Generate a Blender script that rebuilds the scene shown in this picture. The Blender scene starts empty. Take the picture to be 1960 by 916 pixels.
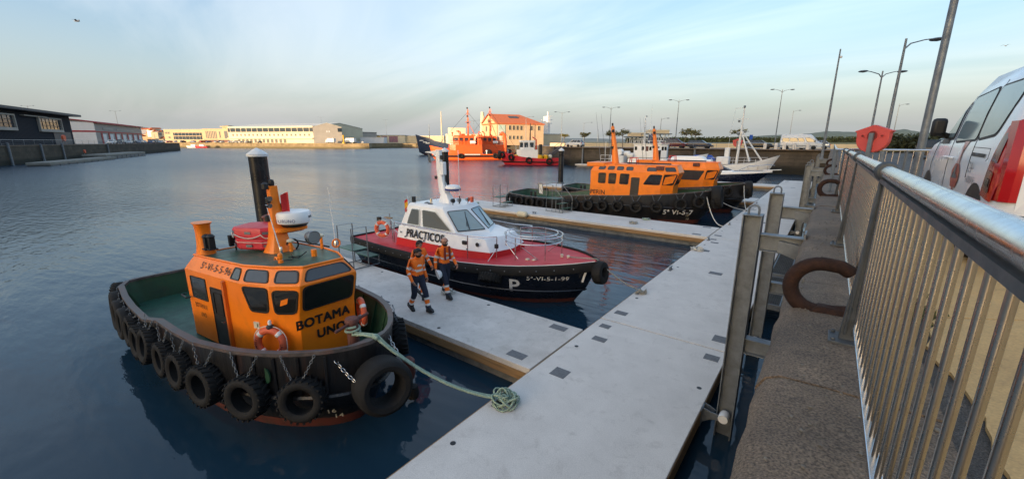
import bpy, bmesh, math, random
from mathutils import Vector as V, Matrix
from mathutils.bvhtree import BVHTree
R = math.radians
random.seed(7)
scn = bpy.context.scene
COL = scn.collection

# ---------------------------------------------------------------- camera
F_PX, PITCH, ROLL, YAW, CZ = 784.0, R(13.31), R(0.2), R(37.3), 5.0
cam = bpy.data.cameras.new('camera'); camo = bpy.data.objects.new('camera', cam); COL.objects.link(camo)
cam.sensor_width = 36.0; cam.lens = 36.0*F_PX/1960.0; cam.clip_end = 9000; cam.clip_start = 0.05
_h = V((-math.sin(YAW), math.cos(YAW), 0)); _r = V((math.cos(YAW), math.sin(YAW), 0)); _z = V((0, 0, 1))
_f = _h*math.cos(PITCH)-_z*math.sin(PITCH); _u = _h*math.sin(PITCH)+_z*math.cos(PITCH)
_r2 = _r*math.cos(ROLL)+_u*math.sin(ROLL); _u2 = -_r*math.sin(ROLL)+_u*math.cos(ROLL)
camo.matrix_world = Matrix(((_r2.x, _u2.x, -_f.x, 0), (_r2.y, _u2.y, -_f.y, 0), (_r2.z, _u2.z, -_f.z, CZ), (0, 0, 0, 1)))
scn.camera = camo
def far(px, py, d):
    """site survey: bearing px, elevation py and distance d ahead -> world point"""
    q = _f+_r2*((px-980)/F_PX)-_u2*((py-458)/F_PX)
    return V((0, 0, CZ))+q*(d/q.dot(_h))

# ---------------------------------------------------------------- light
SUN_AZ, SUN_EL = R(268.0), R(5.5)            # direction towards the sun, from +X counter-clockwise
sdir = V((math.cos(SUN_AZ)*math.cos(SUN_EL), math.sin(SUN_AZ)*math.cos(SUN_EL), math.sin(SUN_EL)))
sl = bpy.data.lights.new('sun', 'SUN'); sl.energy = 3.2; sl.angle = R(0.5); sl.color = (1.0, 0.74, 0.47)
so = bpy.data.objects.new('sun', sl); COL.objects.link(so); so.rotation_euler = sdir.to_track_quat('Z', 'Y').to_euler()
w = bpy.data.worlds.new('World'); scn.world = w; w.use_nodes = True
nt = w.node_tree; nt.nodes.clear()
def N(nt, t, **k):
    n = nt.nodes.new(t)
    for a, b in k.items():
        if a.startswith('i_'):
            key = a[2:]; key = int(key) if key.isdigit() else key.replace('_', ' ')
            n.inputs[key].default_value = b
        else: setattr(n, a, b)
    return n
def K(nt, a, ao, b, bi): nt.links.new(a.outputs[ao], b.inputs[bi])
sky = N(nt, 'ShaderNodeTexSky', sky_type='NISHITA', sun_disc=False, sun_elevation=SUN_EL, sun_rotation=R(90)-SUN_AZ, altitude=10, air_density=1.0, dust_density=6.0, ozone_density=1.9)
tc = N(nt, 'ShaderNodeTexCoord'); sep = N(nt, 'ShaderNodeSeparateXYZ'); K(nt, tc, 'Generated', sep, 0)
zz = N(nt, 'ShaderNodeMath', operation='MAXIMUM', i_1=0.0); K(nt, sep, 2, zz, 0)
za = N(nt, 'ShaderNodeMath', operation='ADD', i_1=0.22); K(nt, zz, 0, za, 0)
dx = N(nt, 'ShaderNodeMath', operation='DIVIDE'); K(nt, sep, 0, dx, 0); K(nt, za, 0, dx, 1)
dy = N(nt, 'ShaderNodeMath', operation='DIVIDE'); K(nt, sep, 1, dy, 0); K(nt, za, 0, dy, 1)
cmb = N(nt, 'ShaderNodeCombineXYZ'); K(nt, dx, 0, cmb, 0); K(nt, dy, 0, cmb, 1)
mp = N(nt, 'ShaderNodeMapping'); mp.inputs['Rotation'].default_value = (0, 0, R(37)); mp.inputs['Scale'].default_value = (0.42, 1.0, 1); K(nt, cmb, 0, mp, 0)
n1 = N(nt, 'ShaderNodeTexNoise', i_Scale=1.15, i_Detail=7.0, i_Roughness=0.52, i_Distortion=0.6); K(nt, mp, 0, n1, 'Vector')
cr = N(nt, 'ShaderNodeMapRange', i_1=0.40, i_2=0.62, i_3=0.0, i_4=0.9); K(nt, n1, 'Fac', cr, 0)
SKY_K, VEIL = 0.15, 0.22
mul = N(nt, 'ShaderNodeVectorMath', operation='SCALE'); mul.inputs['Scale'].default_value = SKY_K; K(nt, sky, 0, mul, 0)
# a thin veil of high cloud over the whole sky, milkier towards the horizon, with drawn-out streaks
hz = N(nt, 'ShaderNodeMapRange', interpolation_type='SMOOTHSTEP', i_1=0.0, i_2=0.32, i_3=1.0, i_4=0.0); K(nt, zz, 0, hz, 0)
veil = N(nt, 'ShaderNodeMix', data_type='RGBA'); veil.inputs[6].default_value = (0.21, 0.39, 0.64, 1); veil.inputs[7].default_value = (0.78, 0.84, 0.84, 1); K(nt, hz, 0, veil, 0)
strk = N(nt, 'ShaderNodeMix', data_type='RGBA'); strk.inputs[7].default_value = (0.92, 0.94, 0.98, 1); K(nt, cr, 0, strk, 0); K(nt, veil, 2, strk, 6)
cmix = N(nt, 'ShaderNodeVectorMath', operation='MULTIPLY_ADD'); cmix.inputs[1].default_value = (VEIL, VEIL, VEIL)
K(nt, strk, 2, cmix, 0); K(nt, mul, 0, cmix, 2)
bg = N(nt, 'ShaderNodeBackground', i_Strength=1.0); K(nt, cmix, 0, bg, 0)
wo = N(nt, 'ShaderNodeOutputWorld'); K(nt, bg, 0, wo, 0)
scn.view_settings.view_transform = 'Standard'; scn.view_settings.look = 'None'
scn.view_settings.exposure = 1.36; scn.view_settings.gamma = 1.0

# ---------------------------------------------------------------- materials
MATS = {}
def mat(name, col, rough=0.6, metal=0.0, c2=None, ns=3.0, nmix=1.0, bump=0.0, bs=30.0, spec=0.5, emit=None, alpha=None, trans=0.0, coat=0.0, stretch=None, dirt=None, lo=0.35, hi=0.7):
    """procedural material: base colour broken by noise towards c2, optional streaky dirt and fine relief"""
    if name in MATS: return MATS[name]
    m = bpy.data.materials.new(name); m.use_nodes = True; t = m.node_tree; b = t.nodes['Principled BSDF']
    b.inputs['Roughness'].default_value = rough; b.inputs['Metallic'].default_value = metal
    b.inputs['Specular IOR Level'].default_value = spec; b.inputs['Coat Weight'].default_value = coat; b.inputs['Coat Roughness'].default_value = 0.12
    c = (*col, 1); b.inputs['Base Color'].default_value = c
    tcn = N(t, 'ShaderNodeTexCoord'); mpn = N(t, 'ShaderNodeMapping'); K(t, tcn, 'Object', mpn, 0)
    if stretch: mpn.inputs['Scale'].default_value = stretch
    if c2 is None: c2 = tuple(x*0.78 for x in col)
    n = N(t, 'ShaderNodeTexNoise', i_Scale=ns, i_Detail=6.0, i_Roughness=0.62); K(t, mpn, 0, n, 'Vector')
    r = N(t, 'ShaderNodeMapRange', i_1=lo, i_2=hi, i_3=0.0, i_4=nmix); K(t, n, 'Fac', r, 0)
    mx = N(t, 'ShaderNodeMix', data_type='RGBA'); mx.inputs[6].default_value = c; mx.inputs[7].default_value = (*c2, 1)
    K(t, r, 0, mx, 0); last = mx
    if dirt:   # (colour, scale, amount)
        n3 = N(t, 'ShaderNodeTexNoise', i_Scale=dirt[1], i_Detail=8.0, i_Roughness=0.7); K(t, mpn, 0, n3, 'Vector')
        r3 = N(t, 'ShaderNodeMapRange', i_1=0.52, i_2=0.72, i_3=0.0, i_4=dirt[2]); K(t, n3, 'Fac', r3, 0)
        m3 = N(t, 'ShaderNodeMix', data_type='RGBA'); m3.inputs[7].default_value = (*dirt[0], 1); K(t, r3, 0, m3, 0); K(t, last, 2, m3, 6); last = m3
    K(t, last, 2, b, 'Base Color')
    rr = N(t, 'ShaderNodeMapRange', i_1=0.3, i_2=0.7, i_3=max(0.02, rough-0.08), i_4=min(1, rough+0.1)); K(t, n, 'Fac', rr, 0); K(t, rr, 0, b, 'Roughness')
    if bump:
        n2 = N(t, 'ShaderNodeTexNoise', i_Scale=bs, i_Detail=4.0); K(t, mpn, 0, n2, 'Vector')
        bp = N(t, 'ShaderNodeBump', i_Strength=bump, i_Distance=0.02); K(t, n2, 'Fac', bp, 'Height'); K(t, bp, 0, b, 'Normal')
    if trans: b.inputs['Transmission Weight'].default_value = trans
    if emit: b.inputs['Emission Color'].default_value = (*emit[0], 1); b.inputs['Emission Strength'].default_value = emit[1]
    MATS[name] = m; return m

M = {}
def DM(k, *a, **kw): M[k] = mat(k, *a, **kw)
DM('orange', (1.0, 0.24, 0.006), 0.42, c2=(0.88, 0.195, 0.008), ns=1.6, coat=0.15, dirt=((0.42, 0.12, 0.03), 2.2, 0.35))
DM('orange2', (0.78, 0.16, 0.01), 0.5, c2=(0.66, 0.12, 0.01), ns=1.2, dirt=((0.35, 0.12, 0.03), 2.0, 0.3))
DM('hull_black', (0.009, 0.009, 0.010), 0.34, c2=(0.02, 0.02, 0.021), ns=2.4, bump=0.6, bs=9, spec=0.5, dirt=((0.06, 0.024, 0.012), 2.2, 0.5), stretch=(1.6, 1.6, 0.22))
DM('hull_navy', (0.006, 0.009, 0.017), 0.28, c2=(0.011, 0.014, 0.024), ns=1.5, coat=0.2)
DM('antifoul', (0.13, 0.028, 0.018), 0.6, c2=(0.09, 0.03, 0.022), ns=3, dirt=((0.04, 0.04, 0.03), 3, 0.5))
DM('deck_green', (0.025, 0.105, 0.065), 0.45, c2=(0.018, 0.06, 0.042), ns=2.2, dirt=((0.05, 0.04, 0.03), 3.5, 0.45), bump=0.15, bs=50)
DM('bulwark_green', (0.018, 0.075, 0.035), 0.5, c2=(0.012, 0.045, 0.025), ns=3, dirt=((0.06, 0.035, 0.02), 4, 0.4))
DM('cap_rail', (0.05, 0.045, 0.045), 0.5, c2=(0.13, 0.10, 0.09), ns=5, dirt=((0.16, 0.05, 0.03), 3, 0.5))
DM('rubber', (0.009, 0.009, 0.0095), 0.78, c2=(0.019, 0.0185, 0.018), ns=5, bump=0.3, bs=40, spec=0.3)
DM('black', (0.012, 0.012, 0.013), 0.5)
DM('letter_black', (0.012, 0.01, 0.01), 0.55)
DM('letter_white', (0.72, 0.73, 0.72), 0.5, c2=(0.55, 0.56, 0.56), ns=8)
DM('cream', (0.72, 0.66, 0.5), 0.6)
DM('glass', (0.012, 0.014, 0.015), 0.05, c2=(0.018, 0.02, 0.021), spec=0.8)
DM('glass_dim', (0.05, 0.056, 0.06), 0.08, c2=(0.035, 0.04, 0.045), spec=0.8)
DM('gasket', (0.018, 0.014, 0.012), 0.6)
DM('door_dark', (0.035, 0.032, 0.032), 0.4, c2=(0.022, 0.02, 0.02))
DM('grey_metal', (0.20, 0.22, 0.24), 0.45, 0.5, c2=(0.14, 0.155, 0.17), ns=6)
DM('galv', (0.20, 0.225, 0.25), 0.5, 0.45, c2=(0.12, 0.135, 0.155), ns=4, dirt=((0.09, 0.085, 0.08), 2.5, 0.5))
DM('steel', (0.62, 0.62, 0.62), 0.22, 1.0, c2=(0.5, 0.49, 0.48), ns=14)
DM('steel_bar', (0.62, 0.58, 0.52), 0.26, 1.0, c2=(0.42, 0.36, 0.30), ns=5)
DM('post_grey', (0.085, 0.095, 0.105), 0.5, 0.3, c2=(0.06, 0.068, 0.076), ns=8)
DM('rust', (0.042, 0.020, 0.014), 0.85, c2=(0.018, 0.011, 0.009), ns=7, bump=0.7, bs=22, dirt=((0.10, 0.040, 0.018), 6, 0.5), spec=0.25)
DM('rust_red', (0.16, 0.055, 0.04), 0.7, c2=(0.08, 0.03, 0.025), ns=9, bump=0.4)
DM('white', (0.84, 0.84, 0.83), 0.38, c2=(0.78, 0.78, 0.775), ns=2, coat=0.1, dirt=((0.6, 0.58, 0.54), 3, 0.3))
DM('white_trim', (0.78, 0.78, 0.76), 0.5)
DM('red_deck', (0.62, 0.018, 0.028), 0.55, c2=(0.50, 0.018, 0.026), ns=2.5, dirt=((0.66, 0.16, 0.16), 5, 0.45), bump=0.15, bs=60)
DM('red_paint', (0.60, 0.016, 0.02), 0.45, c2=(0.50, 0.016, 0.02), ns=2)
DM('red_ship', (0.60, 0.02, 0.035), 0.45, c2=(0.48, 0.02, 0.03), ns=0.6)
DM('red_plastic', (0.62, 0.03, 0.05), 0.45, c2=(0.55, 0.03, 0.045), ns=4)
DM('sign_red', (0.58, 0.07, 0.06), 0.5, c2=(0.52, 0.065, 0.055), ns=3)
DM('lifering', (0.72, 0.13, 0.05), 0.6, c2=(0.62, 0.10, 0.045), ns=7)
DM('hiviz', (1.0, 0.20, 0.012), 0.75, c2=(0.92, 0.16, 0.01), ns=14, emit=None)
DM('reflect', (0.78, 0.76, 0.70), 0.5)
DM('navy_cloth', (0.012, 0.017, 0.036), 0.85, c2=(0.02, 0.026, 0.048), ns=12)
DM('skin', (0.42, 0.22, 0.15), 0.55, c2=(0.36, 0.18, 0.12), ns=9)
DM('hair', (0.012, 0.009, 0.007), 0.7)
DM('maroon', (0.20, 0.02, 0.018), 0.8)
DM('timber', (0.34, 0.20, 0.085), 0.7, c2=(0.22, 0.13, 0.06), ns=3, stretch=(0.4, 6, 6), dirt=((0.08, 0.05, 0.03), 2, 0.6), bump=0.3, bs=14)
DM('pont_side', (0.20, 0.20, 0.195), 0.8, c2=(0.11, 0.11, 0.105), ns=3, dirt=((0.04, 0.045, 0.03), 2.5, 0.7), bump=0.3)
DM('pile_black', (0.008, 0.009, 0.012), 0.3, c2=(0.014, 0.015, 0.019), ns=2)
DM('rope_green', (0.36, 0.47, 0.37), 0.9, c2=(0.22, 0.29, 0.22), ns=30, bump=0.8, bs=70)
DM('rope_grey', (0.42, 0.40, 0.34), 0.9, c2=(0.26, 0.25, 0.21), ns=30, bump=0.8, bs=70)
DM('rope_white', (0.68, 0.66, 0.60), 0.9, c2=(0.5, 0.48, 0.42), ns=30)
DM('yellow', (0.78, 0.42, 0.01), 0.5)
DM('ship_orange', (0.80, 0.115, 0.016), 0.5, c2=(0.70, 0.095, 0.014), ns=0.7)
DM('hull_dkblue', (0.018, 0.035, 0.08), 0.4, c2=(0.03, 0.045, 0.09))
DM('yacht_navy', (0.008, 0.012, 0.03), 0.25)
DM('canvas_blue', (0.02, 0.09, 0.42), 0.8)
DM('flag_red', (0.6, 0.02, 0.02), 0.8); DM('flag_yellow', (0.8, 0.45, 0.02), 0.8); DM('flag_blue', (0.02, 0.03, 0.2), 0.8)
DM('tan', (0.72, 0.64, 0.46), 0.6)
DM('grate', (0.05, 0.055, 0.06), 0.6, 0.3)
DM('lens', (0.6, 0.62, 0.62), 0.1, 0.6)
DM('tail_red', (0.45, 0.008, 0.012), 0.15, c2=(0.36, 0.006, 0.01), coat=0.5)
DM('tail_dark', (0.09, 0.008, 0.012), 0.15, coat=0.5)
DM('van_white', (0.80, 0.82, 0.85), 0.25, c2=(0.76, 0.78, 0.82), ns=1, coat=0.6)
DM('decal_red', (0.42, 0.035, 0.03), 0.3, coat=0.3); DM('decal_grey', (0.12, 0.15, 0.17), 0.35)
DM('decal_pink', (0.62, 0.36, 0.35), 0.3, coat=0.3)
DM('window_tint', (0.26, 0.33, 0.34), 0.05, c2=(0.24, 0.31, 0.32), spec=0.8)

# ---------------------------------------------------------------- geometry helpers
class G:
    def __init__(s): s.v = []; s.f = []; s.mi = []
    def add(s, vs, fs, mi=0):
        o = len(s.v); s.v += [tuple(p) for p in vs]; s.f += [tuple(i+o for i in f) for f in fs]; s.mi += [mi]*len(fs); return s
    def box(s, x0, x1, y0, y1, z0, z1, mi=0):
        return s.add([(x0,y0,z0),(x1,y0,z0),(x1,y1,z0),(x0,y1,z0),(x0,y0,z1),(x1,y0,z1),(x1,y1,z1),(x0,y1,z1)],
                     [(0,3,2,1),(4,5,6,7),(0,1,5,4),(1,2,6,5),(2,3,7,6),(3,0,4,7)], mi)
    def cbox(s, c, sx, sy, sz, rz=0, mi=0):
        ca, sa = math.cos(rz), math.sin(rz); vs = []
        for dz in (-sz/2, sz/2):
            for ax, ay in ((-1,-1),(1,-1),(1,1),(-1,1)):
                x, y = ax*sx/2, ay*sy/2; vs.append((c[0]+x*ca-y*sa, c[1]+x*sa+y*ca, c[2]+dz))
        return s.add(vs, [(0,3,2,1),(4,5,6,7),(0,1,5,4),(1,2,6,5),(2,3,7,6),(3,0,4,7)], mi)
    def beam(s, p, q, wd, ht, up=V((0,0,1)), mi=0):
        p, q = V(p), V(q); d = (q-p).normalized(); sd = d.cross(up)
        if sd.length < 1e-4: sd = V((1,0,0))
        sd.normalize(); u = sd.cross(d); vs = []
        for c in (p, q):
            for a, b in ((-1,-1),(1,-1),(1,1),(-1,1)): vs.append(c+sd*(a*wd/2)+u*(b*ht/2))
        return s.add(vs, [(0,3,2,1),(4,5,6,7),(0,1,5,4),(1,2,6,5),(2,3,7,6),(3,0,4,7)], mi)
    def tube(s, pts, r, n=8, closed=False, cap=True, mi=0):
        pts = [V(p) for p in pts]; m = len(pts); rs = r if isinstance(r, (list, tuple)) else [r]*m
        prev = None; vs = []
        for i in range(m):
            a = pts[(i-1) % m] if closed or i > 0 else pts[i]; b = pts[(i+1) % m] if closed or i < m-1 else pts[i]
            d = (b-a)
            d = d.normalized() if d.length > 1e-9 else V((0,0,1))
            if prev is None:
                u = d.cross(V((0,0,1)))
                if u.length < 0.05: u = d.cross(V((1,0,0)))
            else:
                u = prev-d*prev.dot(d)
                if u.length < 1e-6: u = d.cross(V((1,0,0.3)))
            u.normalize(); prev = u; v2 = d.cross(u)
            for k in range(n):
                an = 2*math.pi*k/n; vs.append(pts[i]+(u*math.cos(an)+v2*math.sin(an))*rs[i])
        fs = []
        for i in range(m if closed else m-1):
            j = (i+1) % m
            for k in range(n): fs.append((i*n+k, i*n+(k+1) % n, j*n+(k+1) % n, j*n+k))
        if cap and not closed: fs += [tuple(range(n-1, -1, -1)), tuple((m-1)*n+k for k in range(n))]
        return s.add(vs, fs, mi)
    def loft(s, rings, cap=True, mi=0, closed=True):
        n = len(rings[0]); vs = [p for r in rings for p in r]; fs = []
        for i in range(len(rings)-1):
            for k in range(n if closed else n-1):
                fs.append((i*n+k, i*n+(k+1) % n, (i+1)*n+(k+1) % n, (i+1)*n+k))
        if cap and closed: fs += [tuple(range(n-1, -1, -1)), tuple((len(rings)-1)*n+k for k in range(n))]
        return s.add(vs, fs, mi)
    def lathe(s, prof, n=16, c=(0,0,0), axis='z', mi=0, cap=True):
        rings = []
        for r, h in prof:
            ring = []
            for k in range(n):
                a = 2*math.pi*k/n; x, y = r*math.cos(a), r*math.sin(a)
                p = (x, y, h) if axis == 'z' else ((h, x, y) if axis == 'x' else (y, h, x))
                ring.append((c[0]+p[0], c[1]+p[1], c[2]+p[2]))
            rings.append(ring)
        return s.loft(rings, cap, mi)
    def prism(s, poly, d, mi=0):
        """polygon (3d points) extruded by vector d"""
        n = len(poly); d = V(d); vs = [V(p) for p in poly]+[V(p)+d for p in poly]
        return s.add(vs, [tuple(range(n-1, -1, -1)), tuple(n+k for k in range(n))]+[(k, (k+1) % n, n+(k+1) % n, n+k) for k in range(n)], mi)
    def sphere(s, c, r, nu=10, nv=6, sc=(1,1,1), mi=0):
        prof = [(max(1e-3, r*math.sin(math.pi*i/nv)), -r*math.cos(math.pi*i/nv)) for i in range(nv+1)]
        g = G().lathe(prof, nu); return s.add([(c[0]+p[0]*sc[0], c[1]+p[1]*sc[1], c[2]+p[2]*sc[2]) for p in g.v], g.f, mi)
    def xf(s, mtx): s.v = [tuple(mtx @ V(p)) for p in s.v]; return s
    def mesh(s, name, mats, smooth=False):
        me = bpy.data.meshes.new(name); me.from_pydata(s.v, [], s.f)
        for m in (mats if isinstance(mats, (list, tuple)) else [mats]): me.materials.append(M[m] if isinstance(m, str) else m)
        if any(s.mi): me.polygons.foreach_set('material_index', s.mi)
        bm = bmesh.new(); bm.from_mesh(me); bmesh.ops.recalc_face_normals(bm, faces=bm.faces); bm.to_mesh(me); bm.free()
        if smooth is True: me.polygons.foreach_set('use_smooth', [True]*len(me.polygons))
        elif smooth:
            me.polygons.foreach_set('use_smooth', [True]*len(me.polygons)); me.set_sharp_from_angle(angle=R(smooth))
        me.update(); return me
    def obj(s, name, mats, parent=None, smooth=35, bevel=0, loc=None, rz=0):
        me = s.mesh(name, mats, smooth); return link(name, me, parent, loc, rz, bevel)
def link(name, me, parent=None, loc=None, rz=0, bevel=0):
    o = bpy.data.objects.new(name, me); COL.objects.link(o)
    if parent: o.parent = parent
    if loc: o.location = loc
    if rz: o.rotation_euler.z = rz
    if bevel:
        b = o.modifiers.new('bevel', 'BEVEL'); b.width = bevel; b.segments = 2; b.limit_method = 'ANGLE'; b.angle_limit = R(40)
    return o
def tag(o, label, cat, group=None):
    o['label'] = label; o['category'] = cat
    if group: o['group'] = group
    return o
def thing(name, label, cat, loc=(0,0,0), rz=0, group=None):
    o = bpy.data.objects.new(name, None); COL.objects.link(o); o.location = loc; o.rotation_euler.z = rz; o.empty_display_size = 0.3
    return tag(o, label, cat, group)
def struct(o): o['kind'] = 'structure'; return o
def stuff(o): o['kind'] = 'stuff'; return o
def copy_tree(o, parent=None):
    c = o.copy(); COL.objects.link(c); c.parent = parent
    for ch in list(o.children): copy_tree(ch, c)
    return c
def text_geo(txt, size, origin, right, up, bvh=None, off=0.012, thick=0.0, align='CENTER', bold=0.0, sx=1.0):
    cu = bpy.data.curves.new('t', 'FONT'); cu.body = txt; cu.size = size; cu.align_x = align; cu.align_y = 'CENTER'; cu.resolution_u = 3; cu.offset = bold*size; cu.space_character = 1.08
    o = bpy.data.objects.new('t', cu); COL.objects.link(o); bpy.context.view_layer.update()
    me = bpy.data.meshes.new_from_object(o.evaluated_get(bpy.context.evaluated_depsgraph_get()))
    bpy.data.objects.remove(o); right = V(right).normalized(); up = V(up); up = (up-right*up.dot(right)).normalized(); nn = right.cross(up); origin = V(origin)
    g = G(); vs = []
    if bvh:
        bm = bmesh.new(); bm.from_mesh(me); bmesh.ops.subdivide_edges(bm, edges=[e for e in bm.edges if e.calc_length() > size*0.25], cuts=2); bmesh.ops.triangulate(bm, faces=bm.faces); bm.to_mesh(me); bm.free()
    for p in me.vertices:
        q = origin+right*p.co.x*sx+up*p.co.y
        if bvh:
            h = bvh.ray_cast(q+nn*1.5, -nn)
            if h[0] is not None: q = h[0]+nn*off
        else: q = q+nn*off
        vs.append(q)
    g.add(vs, [tuple(p.vertices) for p in me.polygons]); bpy.data.meshes.remove(me); return g
def lerp(a, b, t): return a+(b-a)*t
def interp(tab, x):
    if x <= tab[0][0]: return tab[0][1]
    for (x0, y0), (x1, y1) in zip(tab, tab[1:]):
        if x <= x1: return lerp(y0, y1, (x-x0)/(x1-x0))
    return tab[-1][1]
def sag(p, q, d, n=12):
    p, q = V(p), V(q); return [p.lerp(q, i/n)-V((0,0,d*4*(i/n)*(1-i/n))) for i in range(n+1)]
def arc(c, r, a0, a1, n, plane='xy'):
    out = []
    for i in range(n+1):
        a = lerp(a0, a1, i/n); x, y = r*math.cos(a), r*math.sin(a)
        out.append(V(c)+(V((x,y,0)) if plane == 'xy' else V((x,0,y)) if plane == 'xz' else V((0,x,y))))
    return out
def rrect(w_, h_, r, n=3):
    """rounded rectangle outline, centred"""
    o = []
    for cx, cy, a in ((w_/2-r, h_/2-r, 0), (-w_/2+r, h_/2-r, 90), (-w_/2+r, -h_/2+r, 180), (w_/2-r, -h_/2+r, 270)):
        for i in range(n+1): o.append((cx+r*math.cos(R(a+90*i/n)), cy+r*math.sin(R(a+90*i/n))))
    return o
# ================================================================ SETTING
# ---- special surface materials
def concrete_mat(name, c1, c2, stain, s=1.0, bump=0.12, speck=(0.86, 1.1)):
    m = bpy.data.materials.new(name); m.use_nodes = True; t = m.node_tree; b = t.nodes['Principled BSDF']
    g = N(t, 'ShaderNodeNewGeometry')
    n1 = N(t, 'ShaderNodeTexNoise', i_Scale=0.9*s, i_Detail=9.0, i_Roughness=0.66); K(t, g, 'Position', n1, 'Vector')
    n2 = N(t, 'ShaderNodeTexNoise', i_Scale=3.2*s, i_Detail=9.0, i_Roughness=0.75, i_Distortion=0.6); K(t, g, 'Position', n2, 'Vector')
    n3 = N(t, 'ShaderNodeTexNoise', i_Scale=60*s, i_Detail=3.0); K(t, g, 'Position', n3, 'Vector')
    r1 = N(t, 'ShaderNodeMapRange', i_1=0.35, i_2=0.68); K(t, n1, 'Fac', r1, 0)
    a = N(t, 'ShaderNodeMix', data_type='RGBA'); a.inputs[6].default_value = (*c1, 1); a.inputs[7].default_value = (*c2, 1); K(t, r1, 0, a, 0)
    r2 = N(t, 'ShaderNodeMapRange', i_1=0.54, i_2=0.70, i_3=0.0, i_4=0.55); K(t, n2, 'Fac', r2, 0)
    c = N(t, 'ShaderNodeMix', data_type='RGBA'); c.inputs[7].default_value = (*stain, 1); K(t, a, 2, c, 6); K(t, r2, 0, c, 0)
    r3 = N(t, 'ShaderNodeMapRange', i_1=0.3, i_2=0.7, i_3=speck[0], i_4=speck[1]); K(t, n3, 'Fac', r3, 0)
    d = N(t, 'ShaderNodeVectorMath', operation='SCALE'); K(t, c, 2, d, 0); K(t, r3, 0, d, 'Scale')
    K(t, d, 0, b, 'Base Color'); b.inputs['Roughness'].default_value = 0.8
    bp = N(t, 'ShaderNodeBump', i_Strength=bump, i_Distance=0.01); ad = N(t, 'ShaderNodeMath', operation='ADD'); K(t, n3, 'Fac', ad, 0); K(t, n2, 'Fac', ad, 1)
    K(t, ad, 0, bp, 'Height'); K(t, bp, 0, b, 'Normal'); M[name] = m; return m
concrete_mat('concrete', (0.70, 0.655, 0.60), (0.585, 0.545, 0.50), (0.43, 0.39, 0.35))
concrete_mat('concrete_worn', (0.68, 0.63, 0.575), (0.50, 0.46, 0.415), (0.34, 0.30, 0.26), s=1.3)
concrete_mat('asphalt_old', (0.085, 0.075, 0.064), (0.052, 0.047, 0.042), (0.15, 0.135, 0.115), s=2, bump=1.0, speck=(0.3, 1.9))
concrete_mat('coping', (0.20, 0.14, 0.092), (0.085, 0.063, 0.046), (0.045, 0.035, 0.028), s=1.5, bump=1.0, speck=(0.35, 1.65))
concrete_mat('ochre', (0.60, 0.385, 0.16), (0.50, 0.315, 0.13), (0.34, 0.215, 0.095), s=1.2, bump=0.3)
concrete_mat('far_ground', (0.24, 0.20, 0.15), (0.18, 0.15, 0.11), (0.15, 0.12, 0.08), s=0.12)
concrete_mat('quay_road', (0.20, 0.19, 0.175), (0.16, 0.152, 0.14), (0.12, 0.115, 0.10), s=0.3)
def _n(): pass
def masonry_mat(name, c1, c2, algae, bs=1.0, water=0.9):
    """old harbour masonry: blocks, stains, dark weed band up to the tide line"""
    m = bpy.data.materials.new(name); m.use_nodes = True; t = m.node_tree; b = t.nodes['Principled BSDF']
    tcn = N(t, 'ShaderNodeTexCoord'); uv = N(t, 'ShaderNodeUVMap')
    br = N(t, 'ShaderNodeTexBrick', i_Scale=1.0); br.inputs['Color1'].default_value = (*c1, 1); br.inputs['Color2'].default_value = (*c2, 1); br.inputs['Mortar'].default_value = tuple(x*0.55 for x in c1)+(1,)
    br.inputs['Brick Width'].default_value = 1.5*bs; br.inputs['Row Height'].default_value = 0.62*bs; br.inputs['Mortar Size'].default_value = 0.025
    K(t, uv, 0, br, 'Vector')
    g = N(t, 'ShaderNodeNewGeometry'); sp = N(t, 'ShaderNodeSeparateXYZ'); K(t, g, 'Position', sp, 0)
    n1 = N(t, 'ShaderNodeTexNoise', i_Scale=0.35, i_Detail=9.0, i_Roughness=0.7); K(t, g, 'Position', n1, 'Vector')
    r1 = N(t, 'ShaderNodeMapRange', i_1=0.4, i_2=0.65, i_3=0.0, i_4=0.75); K(t, n1, 'Fac', r1, 0)
    a = N(t, 'ShaderNodeMix', data_type='RGBA'); a.inputs[7].default_value = tuple(x*0.42 for x in c2)+(1,); K(t, br, 'Color', a, 6); K(t, r1, 0, a, 0)
    nz = N(t, 'ShaderNodeMath', operation='MULTIPLY_ADD', i_1=1.5, i_2=-0.75); K(t, n1, 'Fac', nz, 0)
    h = N(t, 'ShaderNodeMath', operation='ADD'); K(t, sp, 2, h, 0); K(t, nz, 0, h, 1)
    r2 = N(t, 'ShaderNodeMapRange', i_1=water*0.75, i_2=water*1.35, i_3=1.0, i_4=0.0); K(t, h, 0, r2, 0)
    c = N(t, 'ShaderNodeMix', data_type='RGBA'); c.inputs[7].default_value = (*algae, 1); K(t, a, 2, c, 6); K(t, r2, 0, c, 0)
    K(t, c, 2, b, 'Base Color'); b.inputs['Roughness'].default_value = 0.9
    bp = N(t, 'ShaderNodeBump', i_Strength=0.8, i_Distance=0.08); K(t, br, 'Fac', bp, 'Height'); bp.invert = True; K(t, bp, 0, b, 'Normal'); M[name] = m
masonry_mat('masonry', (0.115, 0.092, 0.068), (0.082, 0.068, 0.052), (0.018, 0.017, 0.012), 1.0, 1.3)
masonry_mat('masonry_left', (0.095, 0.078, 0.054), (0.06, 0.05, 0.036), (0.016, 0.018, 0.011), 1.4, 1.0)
masonry_mat('masonry_far', (0.34, 0.25, 0.135), (0.27, 0.20, 0.11), (0.13, 0.105, 0.05), 2.4, 1.0)
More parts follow.
